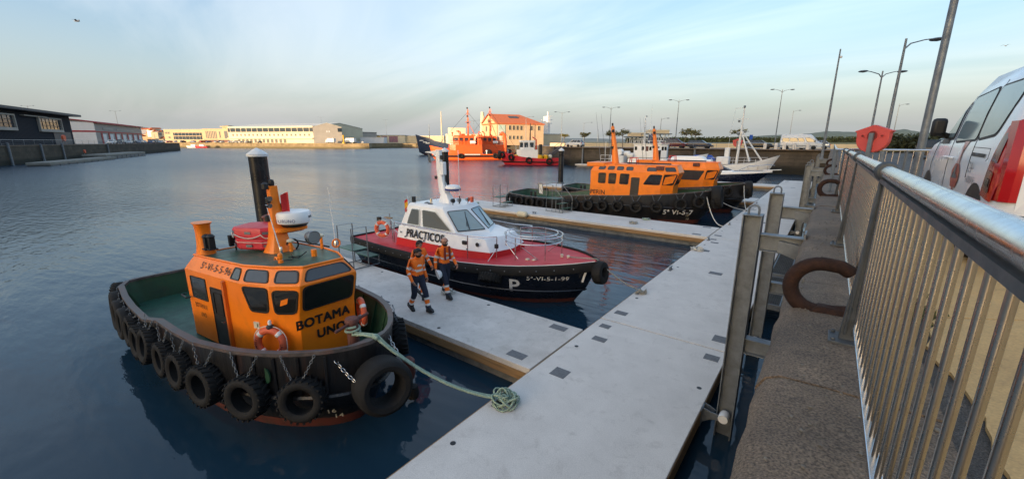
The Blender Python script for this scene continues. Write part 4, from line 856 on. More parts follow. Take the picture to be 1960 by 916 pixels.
# ---- deck gear
bol = G(); bx, by = 3.98, -0.17; bol.lathe([(.10,.62),(.10,1.90),(.125,1.91),(.125,1.95),(.11,1.98),(.02,1.985)], 18, (bx,by,0)); bol.tube([(bx+.05,by-.36,1.86),(bx-.05,by+.36,1.93)], .028, 8); bol.obj('towing_bitt', 'rust_red', t, smooth=40)
g = G()
for dx in (-.14, .14): g.lathe([(.07,.64),(.07,.98),(.095,.99),(.095,1.03),(.02,1.04)], 12, (-4.05+dx,.35,0))
g.box(-4.32,-3.78,.2,.5,.64,.68); g.obj('stern_bollards', 'black', t, smooth=40)
G().tube([(-4.6+.0,.25,1.0),(-4.62,.35,1.12),(-4.62,.65,1.12),(-4.6,.75,1.0),(-4.62,.65,.9),(-4.62,.35,.9)], .03, 6, closed=True).obj('fairlead', 'cap_rail', t)
G().tube([(-1.0,-1.11,1.62),(-1.02,-1.20,1.62),(-.75,-1.20,1.60),(-.73,-1.11,1.60)], .018, 6).obj('grab_handle', 'black', t)
g = G(); g.lathe([(.14,0),(.13,.03),(.06,.05)], 16, (3.35,-1.42,1.25), 'y'); g.obj('freeing_port', 'bulwark_green', t)
hbig = link('tyre_fender', TY_BIG, t, (4.84,-0.25,1.02)); hbig.rotation_euler = (R(6), 0, R(-90-16))
chain(t, (4.22,-.72,1.55), (4.66,-.66,1.25), .03, 'steel', 1.5); chain(t, (4.25,.35,1.55), (4.8,.2,1.3), .03, 'steel', 1.5)
yo_ = -.17
for k in range(5):
    xn = .62+.075*k; x, y_, z = H.pt(xn, (None,1,1,0,0)); G().beam((x+.03,-y_+yo_-.012,z-.06),(x+.0,-y_*0.985+yo_-.012,.92),.035,.03).obj('hull_frame', 'hull_black', t, smooth=False)

# orange bow fender float trailing at the far bow
g = G(); g.lathe([(.02,0),(.10,.06),(.13,.2),(.12,.45),(.05,.52)], 12, (4.25,.80,.35)); g.obj('hanging_buoy', 'antifoul', t); G().lathe([(.02,0),(.11,.04),(.13,.15),(.10,.28),(.02,.32)], 12, (4.42,.72,.05)).obj('hanging_buoy', 'rubber', t)
# mooring line from the bitt to the walkway cleat
def w2(o, p): return Matrix.Translation(o.location) @ o.rotation_euler.to_matrix().to_4x4() @ V(p)
pa = w2(t, (bx,by,1.72)); ln = thing('mooring_rope', 'pale green mooring rope from the near tug bitt down to the walkway coil', 'rope', (0,0,0))
p1 = [w2(t,(bx+.12*math.cos(a),by+.12*math.sin(a),1.70+.012*a)) for a in [k*.5 for k in range(26)]]; G().tube(p1, .022, 7).obj('turns', 'rope_green', ln)
e = V((-4.0,4.9,PT+.1)); s0 = w2(t,(bx+.1,by-.08,1.72)); k0 = w2(t,(4.52,-.1,1.74))
G().tube([s0, s0.lerp(k0,.5)+V((0,0,.02)), k0]+sag(k0, e, .22, 16)[1:], .024, 7).obj('line', 'rope_green', ln, smooth=True)
G().tube([s0+V((0,.05,.02)), k0+V((0,.04,.03))]+sag(k0+V((0,.04,.0)), e+V((.05,.1,0)), .26, 14)[1:], .02, 7).obj('line', 'rope_green', ln, smooth=True)
G().sphere(k0, .06, 8, 6, (1.3,.8,.9)).obj('knot', 'rope_green', ln, smooth=True)

# ---------------- moored tug alongside the second finger, and its twin behind
def far_tug(cfg, name_txt=None, reg=None, detailed=True):
    t, H, hb, wb, quad, rg = tug(cfg); W_ = cfg['wh']; zr = W_['z'][3]; x0 = min(p[0] for p in W_['plan'])
    q = quad(0, 0)
    if name_txt:
        lab_on(t, wb, name_txt, .40, on_quad(q,.12,.62), V(q[1])-V(q[0]), (0,0,1), off=.02, sx=.95, bold=.02); q2 = quad(1,0)
        lab_on(t, wb, name_txt, .22, on_quad(q,.93,.35), V(q[1])-V(q[0]), (0,0,1), off=.02)
    if reg: hull_text(t, hb, reg, .46, 4.6, 5.9, .82, 'letter_white', .02)
    xm = W_['mast'][0]
    pts = [(xm,.0,zr-.1),(xm-.12,0,zr+1.0),(xm-.36,0,zr+2.5)]
    G().tube(pts, [.26,.19,.11], 12).obj('mast', 'orange', t, smooth=60)
    G().tube([(xm-.36,0,zr+2.5),(xm-.38,0,zr+2.72)], .06, 8).obj('masthead_lamp', 'black', t)
    for k, (dy, h) in enumerate(((-.22,2.2),(.2,1.6),(-.2,1.1))): G().lathe([(.05,-.1),(.09,-.09),(.09,.09),(.05,.1)], 10, (xm-.25,dy,zr+h)).obj('navigation_lamp', 'black', t)
    for dy in (-.5, .5): G().tube([(xm-.9,dy,zr),(xm-1.15,dy,zr+1.8),(xm-1.4,dy,zr+3.4)], [.02,.014,.006], 5).obj('whip_antenna', 'galv', t)
    G().box(x0-.35,x0+.9,-1.05,1.05,zr-.15,zr+.12).obj('stack_box', 'orange', t, smooth=False, bevel=.04)
    for s in (-1, 1): G().tube([(xm+1.0,s*.25,zr),(xm+1.05,s*.2,zr+.45),(xm+1.45,s*.2,zr+.45),(xm+1.5,s*.25,zr)], .03, 6).obj('roof_frame', 'red_paint', t)
    G().tube([(xm+1.0,-.7,zr+.12),(xm+3.8,-.7,zr+.12)], .05, 6).obj('roof_rail', 'black', t)
    g = G(); g.box(xm+3.0,xm+3.45,-1.25,-.95,zr-.25,zr-.02); g.obj('floodlight', 'rust_red', t, bevel=.02)
    g = G()
    for dx in (-.18, .18): g.lathe([(.09,cfg['deck']),(.09,cfg['deck']+.5),(.12,cfg['deck']+.52),(.02,cfg['deck']+.58)], 12, (-L_(cfg)*.40+dx,0,0))
    g.obj('stern_bollards', 'black', t)
    return t, H, hb
def L_(c): return c['L']
def wins(n, u0, u1, v0, v1, k, lo, **kw):
    o = []; w_ = (u1-u0)/n
    for i in range(n): a = u0+w_*(i+.12); b = u0+w_*(i+.86); o.append((k, lo, [(a,v0),(b,v0),(b,v1),(a,v1)], kw))
    return o
WHP = [(-2.6,-1.15),(2.5,-1.2),(3.25,-.75),(3.3,.75),(2.5,1.2),(-2.6,1.15)]
T2 = dict(label='orange harbour tug with black tyre-hung hull, moored along the finger with boarding steps', x=-12.45, y=27.15, rz=6.0, L=14.3, B=4.5, rub=1.1, deck=0.75, boot=0.28, cs=1.6,
    rim=lambda xn: interp([(-1,1.28),(-.6,1.12),(-.30,1.12),(-.24,1.5),(.1,1.62),(.4,1.76),(.7,1.95),(1,2.2)], xn),
    tyres=[(x,-1,TY_C if i % 3 else TY_A,z,3,True) for i, (x, z) in enumerate(((-.93,.82),(-.80,.80),(-.67,.78),(-.54,.76),(-.18,.92),(-.04,.95),(.10,.98),(.24,1.02),(.40,1.06),(.57,1.12),(.75,1.34),(.88,1.5)))]+[(x,1,TY_A,.95,3,True) for x in (-.8,-.4,0,.4,.75)]+[(.985,-1,TY_A,1.45,0,False,.1)],
    wh=dict(plan=WHP, z=(0.75,2.30,3.15,3.58), lean=0.30, roofin=0.22, roofm='orange', mast=(0.7,),
        windows=wins(2,.10,.40,.03,.86,0,1,r=.10,fw=.05)+[(0,1,[(.43,.03),(.56,.03),(.56,.86),(.43,.86)],dict(r=.1,fw=.05)),(0,1,[(.76,.10),(.985,.10),(.99,.88),(.83,.88)],dict(r=.1,fw=.05)),(1,1,[(.06,.1),(.93,.1),(.95,.9),(.05,.9)],dict(r=.1,fw=.05)),(2,1,[(.05,.1),(.95,.1),(.95,.9),(.05,.9)],dict(r=.1,fw=.05))]
            +wins(4,.08,.62,.2,.75,0,2,r=.1,fw=.035,glass='glass_dim')+[(0,2,[(.78,.2),(.92,.2),(.92,.75),(.80,.75)],dict(r=.08,fw=.03,glass='glass_dim')),(1,2,[(.15,.2),(.85,.2),(.82,.8),(.18,.8)],dict(r=.08,fw=.03,glass='glass_dim'))],
        doors=[(0,[(.585,.02),(.70,.02),(.70,.86),(.585,.86)])]))
T2['wh']['plan'] = [(x*.92+1.75, y_) for x, y_ in WHP]
t, H, hb2 = far_tug(T2, 'PERIN', '5ª VI-5-7'); TUG2 = t
hbig = link('tyre_fender', tyre_mesh(.72,.55,.42,0), t, (7.25,-.05,1.75)); hbig.rotation_euler = (R(8), 0, R(-90))
g = G(); g.prism([(-4.9,-.6,1.25),(-4.55,-.6,1.22),(-4.62,-.6,1.95),(-4.98,-.6,1.97)], (0,.03,0)); o = g.obj('hatch_board', 'white_trim', t, smooth=False); 
g = G(); g.tube([(-4.55,-.62,1.22),(-4.62,-.62,1.95),(-4.98,-.62,1.97),(-4.9,-.62,1.25)], .018, 5, closed=True); g.tube([(-4.6,-.62,1.3),(-4.93,-.62,1.9)], .01, 4); g.obj('board_trim', 'gasket', t)
for tx, z in (('12',.72),('10',.48)): hull_text(t, hb2, tx, .2, 5.6, 5.9, z-.1, 'cream', nm='draft_mark')
T3 = dict(T2); T3.update(label='second orange tug, half hidden behind the first, near the white yacht', x=-11.6, y=33.6, rz=4.0)
T3['wh'] = dict(T2['wh']); T3['wh']['plan'] = [(x*.92+2.0, y_) for x, y_ in WHP]; T3['wh']['mast'] = (0.5,)
T3['wh']['windows'] = [(0,1,[(.60,.03),(.93,.03),(.985,.86),(.60,.86)],dict(r=.1,fw=.05,glass='glass_dim')),(1,1,[(.06,.1),(.93,.1),(.95,.9),(.05,.9)],dict(r=.1,fw=.05)),(2,1,[(.05,.1),(.95,.1),(.95,.9),(.05,.9)],dict(r=.1,fw=.05))]+wins(2,.08,.36,.03,.86,0,1,r=.1,fw=.05)
T3['wh']['doors'] = [(0,[(.42,.02),(.54,.02),(.54,.86),(.42,.86)])]
T3['tyres'] = [(x,-1,TY_A,z,3,True) for x, z in ((-.9,.82),(-.7,.8),(-.5,.8),(.45,1.3),(.66,1.45),(.83,1.6))]+[(.985,-1,TY_A,1.5,0,False,.05)]
t, H, hb3 = far_tug(T3); TUG3 = t
hbig = link('tyre_fender', tyre_mesh(.6,.5,.36,0), t, (7.2,0,1.75)); hbig.rotation_euler = (R(5), 0, R(-90))
for nm, a, b, d, r, l in (('mooring_rope', w2(TUG2,(6.6,-.5,2.15)), V((-3.98,25.37,PT+.08)), .9, .03, 'slack white bow line from the orange tug to the walkway'), ('mooring_rope', w2(TUG3,(6.9,-.3,2.2)), V((-3.98,31.2,PT+.08)), .35, .025, 'white bow line of the farther orange tug'),
                          ('mooring_rope', w2(TUG2,(6.9,-.2,1.9)), V((-3.98,31.2,PT+.08)), .2, .025, 'second white line from the orange tug bow to the farther cleat'), ('mooring_rope', w2(TUG2,(-7.1,-.9,1.3)), V((-18.6,22.6,PT+.7)), .1, .03, 'green stern line of the orange tug by the low steps')):
    tag(G().tube(sag(a, b, d, 14), r, 6).obj(nm, 'rope_white' if 'white' in l else 'rope_green', smooth=True), l, 'rope')
# ---------------- pilot boat
PLAN_P = [(-1,.86),(-.97,.90),(-.85,.94),(-.5,.99),(-.2,1),(.05,1),(.25,.98),(.4,.925),(.52,.85),(.63,.745),(.73,.62),(.82,.47),(.89,.325),(.945,.18),(.98,.075),(1,.02)]
P0 = (-10.4, 11.15, 0.0)
t = thing('pilot_boat', 'black-hulled pilot boat with red deck and white cabin, moored at the workers\' finger pontoon', 'pilot boat', P0, R(0.5)); PB = t
Lp, Bp = 10.5, 4.15; rimf = lambda xn: interp([(-1,1.12),(-.3,1.10),(.2,1.16),(.6,1.28),(1,1.45)], xn)
H = Hull(Lp, Bp, PLAN_P, rimf, None)
lv = [(-.8,.15,.05,.30,.05),(-.05,.80,.55,.165,.02),(.14,.86,.60,.14,.01),(.55,.95,.78,.08,0),(None,1,1,0,0)]
hg = G().loft([H.ring(l) for l in lv[2:]], cap=False); hg.obj('hull', 'hull_navy', t, smooth=50); hb = BVHTree.FromPolygons([V(p) for p in hg.v], [tuple(f) for f in hg.f])
G().loft([H.ring(lv[0]), H.ring(lv[1]), H.ring(lv[2], .004)], cap=False).obj('bottom', 'antifoul', t, smooth=50)
dr = H.ring(lv[4], .05, -.03, .04); n = len(dr)//2; G().add(dr, [(k, k+1, 2*n-2-k, 2*n-1-k) for k in range(n-1)]).obj('deck', 'red_deck', t, smooth=True)
G().loft([H.ring(lv[4],-.045,-.26), H.ring(lv[4],-.07,-.20), H.ring(lv[4],-.07,-.02), H.ring(lv[4],-.03,.03), H.ring(lv[4],.05,.03,.05), H.ring(lv[4],.06,-.05,.06)], cap=False).obj('rubber_fender', 'rubber', t, smooth=40)
g = G(); rr = H.ring((.48,.945,.76,.085,0), -.02); g.tube(rr, .03, 6, closed=True); g.obj('rubbing_strake', 'hull_navy', t)
g = G(); rr = H.ring(lv[4], .02, .045)[:len(H.xs)]; g.tube(rr[4:-1], .014, 5); g.obj('toe_rail', 'white_trim', t)
boltm = G().lathe([(.022,0),(.018,.015),(.004,.02)], 6).mesh('fender_bolt', 'galv', 40)
for k in range(22):
    xn = -.9+1.8*k/21; x, y_, z = H.pt(xn, lv[4]); o = link('fender_bolt', boltm, t, (x, -y_-.068, z-.11)); o.rotation_euler.x = R(90)
ztr, zrf = 1.86, 2.64
base = [(-2.75,-1.36),(.55,-1.30),(1.72,-1.0),(1.95,0),(1.72,1.0),(.55,1.30),(-2.75,1.36)]
mid = [(-2.70,-1.27),(.35,-1.16),(1.38,-.86),(1.55,0),(1.38,.86),(.35,1.16),(-2.70,1.27)]
sk = [(a, b, 1.08) for a, b in [(x*1.015, y_*1.02) for x, y_ in base]]
G().loft([sk, [(a, b, 1.36) for a, b in base]]).obj('cabin_skirt', 'red_paint', t, smooth=30)
G().loft([[(a, b, 1.36) for a, b in base], [(a, b, 1.78 if a > 1 else 1.84) for a, b in mid]]).obj('cabin_trunk', 'white', t, smooth=25, bevel=.02)
wb_ = [(-2.68,-1.24),(.30,-1.12),(.92,0),(.30,1.12),(-2.68,1.24)]; wt_ = [(-2.42,-1.0),(-.55,-.96),(-.26,0),(-.55,.96),(-2.42,1.0)]
r0 = [(a, b, 1.80) for a, b in wb_]; r1 = [(a, b, zrf) for a, b in wt_]; r2 = [(a*.97-.04, b*.9, zrf+.07) for a, b in wt_]
cg = G().loft([r0, r1, r2]); cg.obj('wheelhouse', 'white', t, smooth=30, bevel=.025)
def fq(k): return [r0[k], r0[(k+1)%5], r1[(k+1)%5], r1[k]]
for uv, gl in (([(.13,.14),(.38,.14),(.38,.86),(.16,.86)],'glass'),([(.44,.12),(.955,.12),(.80,.86),(.44,.86)],'glass')): window(t, fq(0), uv, r=.07, fw=.03, glass=gl, frame='steel', lift=.035)
window(t, fq(1), [(.08,.12),(.93,.12),(.90,.88),(.10,.88)], r=.06, fw=.03, frame='gasket', glass='window_tint', lift=.02); window(t, fq(2), [(.07,.12),(.92,.12),(.90,.88),(.10,.88)], r=.06, fw=.03, glass='window_tint', lift=.02); window(t, fq(3), [(.06,.12),(.9,.12),(.86,.86),(.2,.86)], r=.07, fw=.03, glass='glass_dim')
DM('curtain', (0.25, 0.02, 0.02), .8)
for k, (a, b) in ((1,((.45,.16),(.62,.60))),(2,((.35,.16),(.55,.60)))):
    q = fq(k); nn = (V(q[1])-V(q[0])).cross(V(q[3])-V(q[0])).normalized(); G().tube([on_quad(q,*a)+nn*.05, on_quad(q,*b)+nn*.05], .018, 5).obj('wiper', 'black', t); G().tube([on_quad(q,b[0]-.18,b[1]-.33)+nn*.045, on_quad(q,b[0]+.12,b[1]+.2)+nn*.045], .012, 4).obj('wiper', 'black', t)
tb = G().loft([[(a, b, 1.36) for a, b in base], [(a, b, 1.84) for a, b in mid]]); tbv = BVHTree.FromPolygons([V(p) for p in tb.v], [tuple(f) for f in tb.f])
lab_on(t, None, 'PRACTICOS', .42, (-1.20,-1.285,1.60), (1,.025,0), (0,.20,1), off=.022, sx=.84, heavy=.025)
for x, z in ((-2.5,1.60),(-2.25,1.45),(-1.2,1.44),(-.1,1.44),(1.0,1.46)):
    G().lathe([(.04,0),(.035,.02),(.01,.025)], 10, (x,-1.36,z), 'y').xf(Matrix.Identity(4)).obj('vent_plug', 'galv', t)
# crest on the cabin side
g = G(); g.prism([(-2.50,-1.085,2.36),(-2.43,-1.085,2.36),(-2.40,-1.06,2.46),(-2.44,-1.06,2.44),(-2.465,-1.06,2.50),(-2.49,-1.06,2.44),(-2.53,-1.06,2.46)], (0,-.02,0)); g.obj('crest', 'decal_red', t, smooth=False)
for txx, sz, o_, z in (('P', .62, (2.98,-1.30,.62), .62), ('5ª-VI-5-1-99', .19, (3.98,-.95,.93), .93)):
    rv = V((.80,.60,0)) if txx != 'P' else V((.88,.47,0)); text_geo(txx, sz, o_, rv, (0,0,1), hb, off=.02, bold=.02 if txx == 'P' else .01, sx=1.15 if txx == 'P' else 1.3).obj('lettering', 'letter_white', t, smooth=False)
# hull fender tyre laid flat, bow tyre
o = link('tyre_fender', TY_A, t, (2.42,-1.84,.86)); o.rotation_euler = (R(62), 0, R(16)); chain(t, (2.1,-1.85,1.12), (2.2,-1.85,.95), .02, 'steel', 1.3); chain(t, (2.8,-1.62,1.12), (2.72,-1.75,.92), .02, 'steel', 1.3)
o = link('tyre_fender', tyre_mesh(.36,.30,.16,0), t, (5.28,0,1.12)); o.rotation_euler = (R(8), 0, R(-90))
G().tube([(4.95,-.32,1.15),(4.9,-.33,.98),(4.86,-.33,.82)], .035, 6).obj('bow_strap', 'white_trim', t)
# rails
def rail(pts, r=.02, nm='handrail', m='steel', cl=False): return G().tube(pts, r, 7, closed=cl).obj(nm, m, t)
rail([(-2.9,-1.32,1.95),(-2.3,-1.42,1.95),(0,-1.40,1.93),(1.0,-1.30,1.92),(1.6,-1.18,1.93),(1.95,-.9,1.95)])
rail([(-2.9,-1.32,1.95),(-3.0,-1.30,1.6),(-3.0,-1.30,1.1)])
for x, y_ in ((-2.3,-1.42),(0,-1.40)): rail([(x,y_,1.95),(x,y_+.12,1.86)], .012)
for x, y_ in ((1.0,-1.32),(1.95,-.92)): rail([(x,y_,1.93),(x,y_-.02,1.12)], .018)
rail([(1.98,-.9,1.6),(1.85,-1.35,1.1)], .014); rail([(-2.9,1.32,1.95),(0,1.4,1.93),(1.0,1.3,1.92),(1.6,1.3,1.95),(1.9,1.25,1.97),(2.0,.98,1.97)], .02); rail([(1.9,1.25,1.97),(1.9,1.28,1.15)], .016)
rail([(1.0,1.3,1.68),(1.6,1.3,1.7),(1.9,1.25,1.7)], .014)
pc = (2.72,.12)
for rr_, z in ((1.02,2.0),(.85,2.04),(1.0,1.80)): rail([(pc[0]+rr_*math.cos(a),pc[1]+rr_*.93*math.sin(a),z) for a in [R(k) for k in range(-150,151,10)]], .02)
rail([(pc[0]-.98,pc[1]-.2,2.0),(pc[0]-.98,pc[1]+.2,2.0)], .02)
for a in (-160,-95,-35,35,95,150):
    x, y_ = pc[0]+1.0*math.cos(R(a)), pc[1]+.93*math.sin(R(a)); rail([(x,y_,2.0),(x,y_,1.17)], .018, 'stanchion')
for a in (-120,-60,60): x, y_ = pc[0]+1.0*math.cos(R(a-20)), pc[1]+.93*math.sin(R(a-20)); x2, y2 = pc[0]+.75*math.cos(R(a+20)), pc[1]+.7*math.sin(R(a+20)); rail([(x,y_,1.7),(x2,y2,1.2)], .014, 'stanchion')
# stern gear: gate, ring, flag
rail([(-3.15,-1.25,1.1),(-3.2,-1.25,1.95),(-3.6,-1.25,2.0),(-4.1,-1.2,1.95),(-4.15,-1.2,1.1)]); 
for z in (1.4, 1.7): rail([(-3.15,-1.0,z),(-4.7,-.2,z)], .014)
for x, y_ in ((-3.2,-.2),(-3.7,.5),(-4.4,1.0),(-4.7,-.2),(-3.0,1.2)): rail([(x,y_,1.1),(x,y_,1.95)], .018)
rail([(-3.0,1.2,1.95),(-3.7,.5,1.95),(-4.4,1.0,1.95)]); rail([(-3.2,-.2,1.95),(-2.8,.3,2.15),(-2.5,.5,2.2)])
lifering(t, (-3.62,-1.40,1.58), (.35,-.9,0), .27, .075)
G().cbox((-3.95,-1.28,1.92), .14, .12, .2, .2).obj('light_box', 'black', t); G().box(-3.75,-3.35,-1.2,-1.05,1.98,2.03).obj('wooden_grip', 'timber', t, bevel=.01)
G().loft([[(-2.75+a,.1+b,z) for a, b in ((-.5,-.9),(0,-.95),(0,.9),(-.5,.85))] for z in (1.08,1.36)]).obj('cockpit_step', 'white', t, smooth=False)
rail([(-3.5,.2,1.1),(-3.75,.2,2.0),(-3.95,.2,2.75)], .018, 'flagstaff')
for k, (m, z0, z1) in enumerate((('flag_red',2.70,2.58),('flag_yellow',2.58,2.36),('flag_red',2.36,2.24))):
    g = G(); xs_ = [-3.93,-4.0,-4.08,-4.16]; g.add([(x+(i%2)*.02, .2+.05*math.sin(i*2.2), z-.09*i) for z in (z0, z1) for i, x in enumerate(xs_)], [(0,1,5,4),(1,2,6,5),(2,3,7,6)]); g.obj('flag', m, t, smooth=True)
# roof gear and mast
zr_ = zrf+.07
ms = G().loft([[(x-.0+a, b, z) for a, b in rrect(sx,sy,.05,2)] for x, sx, sy, z in ((-1.30,.62,.36,zr_-.03),(-1.32,.38,.30,zr_+.30),(-1.45,.34,.24,zr_+.42),(-1.58,.24,.2,zr_+.95),(-1.64,.22,.18,zr_+1.3),(-1.66,.22,.18,zr_+2.0))]); ms.obj('mast', 'white', t, smooth=30)
G().prism([(-1.70,-.05,zr_+1.98),(-2.35,-.05,zr_+1.92),(-2.4,-.05,zr_+1.90),(-2.0,-.05,zr_+1.86),(-1.75,-.05,zr_+1.72)], (0,.1,0)).obj('mast_arm', 'white', t, smooth=False)
G().box(-1.52,-1.36,-.1,.1,zr_+1.05,zr_+1.55).obj('mast_box', 'white', t, smooth=False, bevel=.03); G().tube([(-1.35,0,zr_+.4),(-1.37,0,zr_+1.1)], .02, 6).obj('cable_pipe', 'galv', t)
G().lathe([(.05,-.08),(.07,-.07),(.07,.07),(.05,.08)], 10, (-1.48,-.02,zr_+1.72)).obj('navigation_lamp', 'black', t); G().lathe([(.04,-.06),(.05,.06)], 8, (-1.72,-.14,zr_+.95)).obj('navigation_lamp', 'black', t)
rd_ = G().lathe([(.10,0),(.27,.02),(.30,.07),(.30,.10),(.26,.17),(.1,.20),(.01,.205)], 22, (-1.0,.05,zr_+.50)).obj('radar_dome', 'white', t, smooth=50); G().lathe([(.29,0),(.305,.03),(.305,.06)], 22, (-1.0,.05,zr_+.49)).obj('radar_band', 'flag_blue', rd_)
G().box(-1.35,-.8,-.05,.15,zr_+.44,zr_+.49).obj('radar_shelf', 'white', t, smooth=False)
for x, c in ((-2.28,'galv'),(-1.85,'flag_blue')):
    g = G(); g.add([(x+.02*(i%2), .02*i-.02, zr_+1.82-.11*i-(.0)) for i in range(4)]+[(x+.09+.02*(i%2), .03*i, zr_+1.85-.12*i) for i in range(4)], [(0,1,5,4),(1,2,6,5),(2,3,7,6)]); g.obj('flag', c, t, smooth=True); rail([(x,0,zr_+1.9),(x+.02,0,zr_+1.4)], .004, 'halyard', 'black')
rail([(-.70,.1,zr_),(-.71,.1,zr_+1.1),(-.72,.1,zr_+2.0)], .012, 'whip_antenna', 'white_trim'); rail([(-.70,.1,zr_),(-.70,.1,zr_+.3)], .02, 'antenna_foot', 'black')
for x, y_, m in ((-.55,-.1,'steel'),(-.42,.25,'steel'),(-.62,-.35,'black')):
    g = G(); g.lathe([(.03,-.09),(.07,-.06),(.085,.05)], 12, (x,y_,zr_+.16), 'x'); g.tube([(x,y_,zr_),(x,y_,zr_+.1)], .015, 5); g.obj('searchlight', m, t, smooth=50)
G().box(-.36,-.28,.32,.44,zr_+.05,zr_+.26).obj('beacon', 'lifering', t, bevel=.01)
for x, y_ in ((-1.75,-.62),(-1.45,-.72)): G().lathe([(.11,0),(.10,.04),(.05,.07),(.01,.075)], 14, (x,y_,zr_-.02)).obj('roof_vent', 'galv', t)
G().tube([(-1.42,-.70,zr_),(-1.42,-.70,zr_+.22)], .05, 8).obj('horn', 'steel', t); G().box(-2.42,-2.30,-.80,-.70,zr_,zr_+.22).obj('light_box', 'black', t); rail([(-2.1,.2,zr_),(-2.1,.2,zr_+.12),(-1.7,.1,zr_+.12)], .01)
G().box(.62,.80,-1.22,-1.12,1.55,1.68).obj('floodlight', 'black', t, bevel=.02); G().lathe([(.07,0),(.07,.03)], 14, (1.22,-1.10,1.60), 'y').obj('porthole', 'black', t); G().box(1.88,2.0,-.98,-.88,1.55,1.7).obj('floodlight', 'black', t, bevel=.02)
# foredeck bitts, hatch, line
g = G()
for dx in (-.12, .12): g.lathe([(.045,0),(.045,.14),(.06,.15),(.02,.17)], 10, (3.9+dx,.25,1.24))
g.box(3.7,4.1,.15,.35,1.24,1.27); g.obj('mooring_bitts', 'cream', t); G().lathe([(.26,0),(.25,.03),(.02,.035)], 20, (3.05,-.55,1.2)).obj('deck_hatch', 'red_deck', t)
g = G(); 
for dx, dy in ((-.1,0),(.12,.05)): g.box(3.0+dx,3.1+dx,-.6+dy,-.5+dy,1.22,1.29)
g.obj('hatch_dogs', 'cream', t)
bowp = w2(t, (4.1,.25,1.36)); tag(G().tube([bowp, w2(t,(5.1,.1,1.5))]+sag(w2(t,(5.12,.1,1.5)), (-4.08,11.73,PT+.1), .12, 12)[1:], .018, 6).obj('mooring_rope', 'rope_grey', smooth=True), 'grey bow line of the pilot boat to the walkway cleat', 'rope')
# foam fender between the pilot boat and the second finger
fd = G().lathe([(.03,-.02),(.16,.03),(.2,.12),(.2,.6),(.16,.69),(.03,.74)], 16, (0,0,0), 'x').obj('pontoon_fender', 'tan', None, smooth=50, loc=(-15.6,21.05,.52), rz=R(4)); tag(fd, 'cream cylindrical fender at the edge of the second finger pontoon', 'fender')

# ---------------- white yacht, fishing boats beyond
def simple_hull(t, L, B, plan, rim, hm, bm='antifoul', deckm='white', boot=.1, shr=(.28,.16,.05), inset=.04):
    H = Hull(L, B, plan, rim, None); top = (None,1,1,0,0)
    g = G().loft([H.ring((boot,.88,.55,shr[1],.02)), H.ring((.6,.96,.78,shr[2]*1.6,.0)), H.ring(top)], cap=False); g.obj('hull', hm, t, smooth=50)
    G().loft([H.ring((-.8,.2,.05,shr[0],.05)), H.ring((boot,.88,.55,shr[1],.02), .004)], cap=False).obj('bottom', bm, t, smooth=50)
    d = H.ring(top, inset, -.05, .04); n = len(d)//2; G().add(d, [(k, k+1, 2*n-2-k, 2*n-1-k) for k in range(n-1)]).obj('deck', deckm, t, smooth=True)
    return H
t = thing('motor_yacht', 'white motor yacht with navy hull and raked cabin moored past the tugs', 'yacht', (-11.9,56.6,0), R(4))
H = simple_hull(t, 13.5, 4.0, PLAN_P, lambda xn: interp([(-1,1.25),(0,1.45),(1,1.9)], xn), 'yacht_navy', shr=(.4,.25,.12))
G().loft([H.ring((None,1,1,0,0),-.02,-.22), H.ring((None,1,1,0,0),-.03,.03), H.ring((None,1,1,0,0),.06,.03,.06)], cap=False).obj('gunwale', 'white', t, smooth=40)
a = [(-5.2,-1.5),(1.2,-1.35),(3.2,-.8),(3.2,.8),(1.2,1.35),(-5.2,1.5)]; b = [(-4.8,-1.3),(-.6,-1.15),(.2,-.7),(.2,.7),(-.6,1.15),(-4.8,1.3)]
r0, r1 = [(x, y_, 1.45) for x, y_ in a], [(x, y_, 2.75) for x, y_ in b]; G().loft([r0, r1, [(x*.95, y_*.9, 3.0) for x, y_ in b]]).obj('cabin', 'white', t, smooth=30, bevel=.05)
q = [r0[0], r0[1], r1[1], r1[0]]
for u0, u1 in ((.10,.34),(.38,.62)): window(t, q, [(u0,.42),(u1,.42),(u1,.85),(u0+.02,.85)], r=.08, fw=.03, glass='glass_dim')
window(t, q, [(.66,.42),(.92,.42),(.74,.85),(.66,.85)], r=.06, fw=.03)
window(t, [r0[1],r0[2],r1[2],r1[1]], [(.02,.25),(.98,.25),(.98,.9),(.02,.9)], r=.05, fw=.03, glass='yacht_navy'); window(t, [r0[2],r0[3],r1[3],r1[2]], [(.02,.25),(.98,.25),(.98,.9),(.02,.9)], r=.05, fw=.03, glass='yacht_navy')
G().loft([[(-2.6+x, y_, z) for x, y_ in rrect(sx,2.0,.3,3)] for sx, z in ((4.2,3.0),(3.8,3.25),(3.2,3.36))]).obj('flybridge', 'white', t, smooth=40)
for s in (-1, 1): G().tube([(3.2,s*1.25,1.75),(4.2,s*1.05,2.3),(6.2,s*.35,2.55),(6.9,s*.05,2.5)], .025, 5).obj('pulpit_rail', 'steel', t)
for x, y_ in ((4.2,1.05),(5.2,.7),(6.2,.35)):
    for s in (-1, 1): G().tube([(x,s*y_,1.7),(x,s*y_,2.4)], .018, 5).obj('stanchion', 'steel', t)
G().prism([(5.8,-.3,1.86),(7.6,-.12,2.0),(7.6,.12,2.0),(5.8,.3,1.86)], (0,0,.06)).obj('bowsprit', 'white', t)
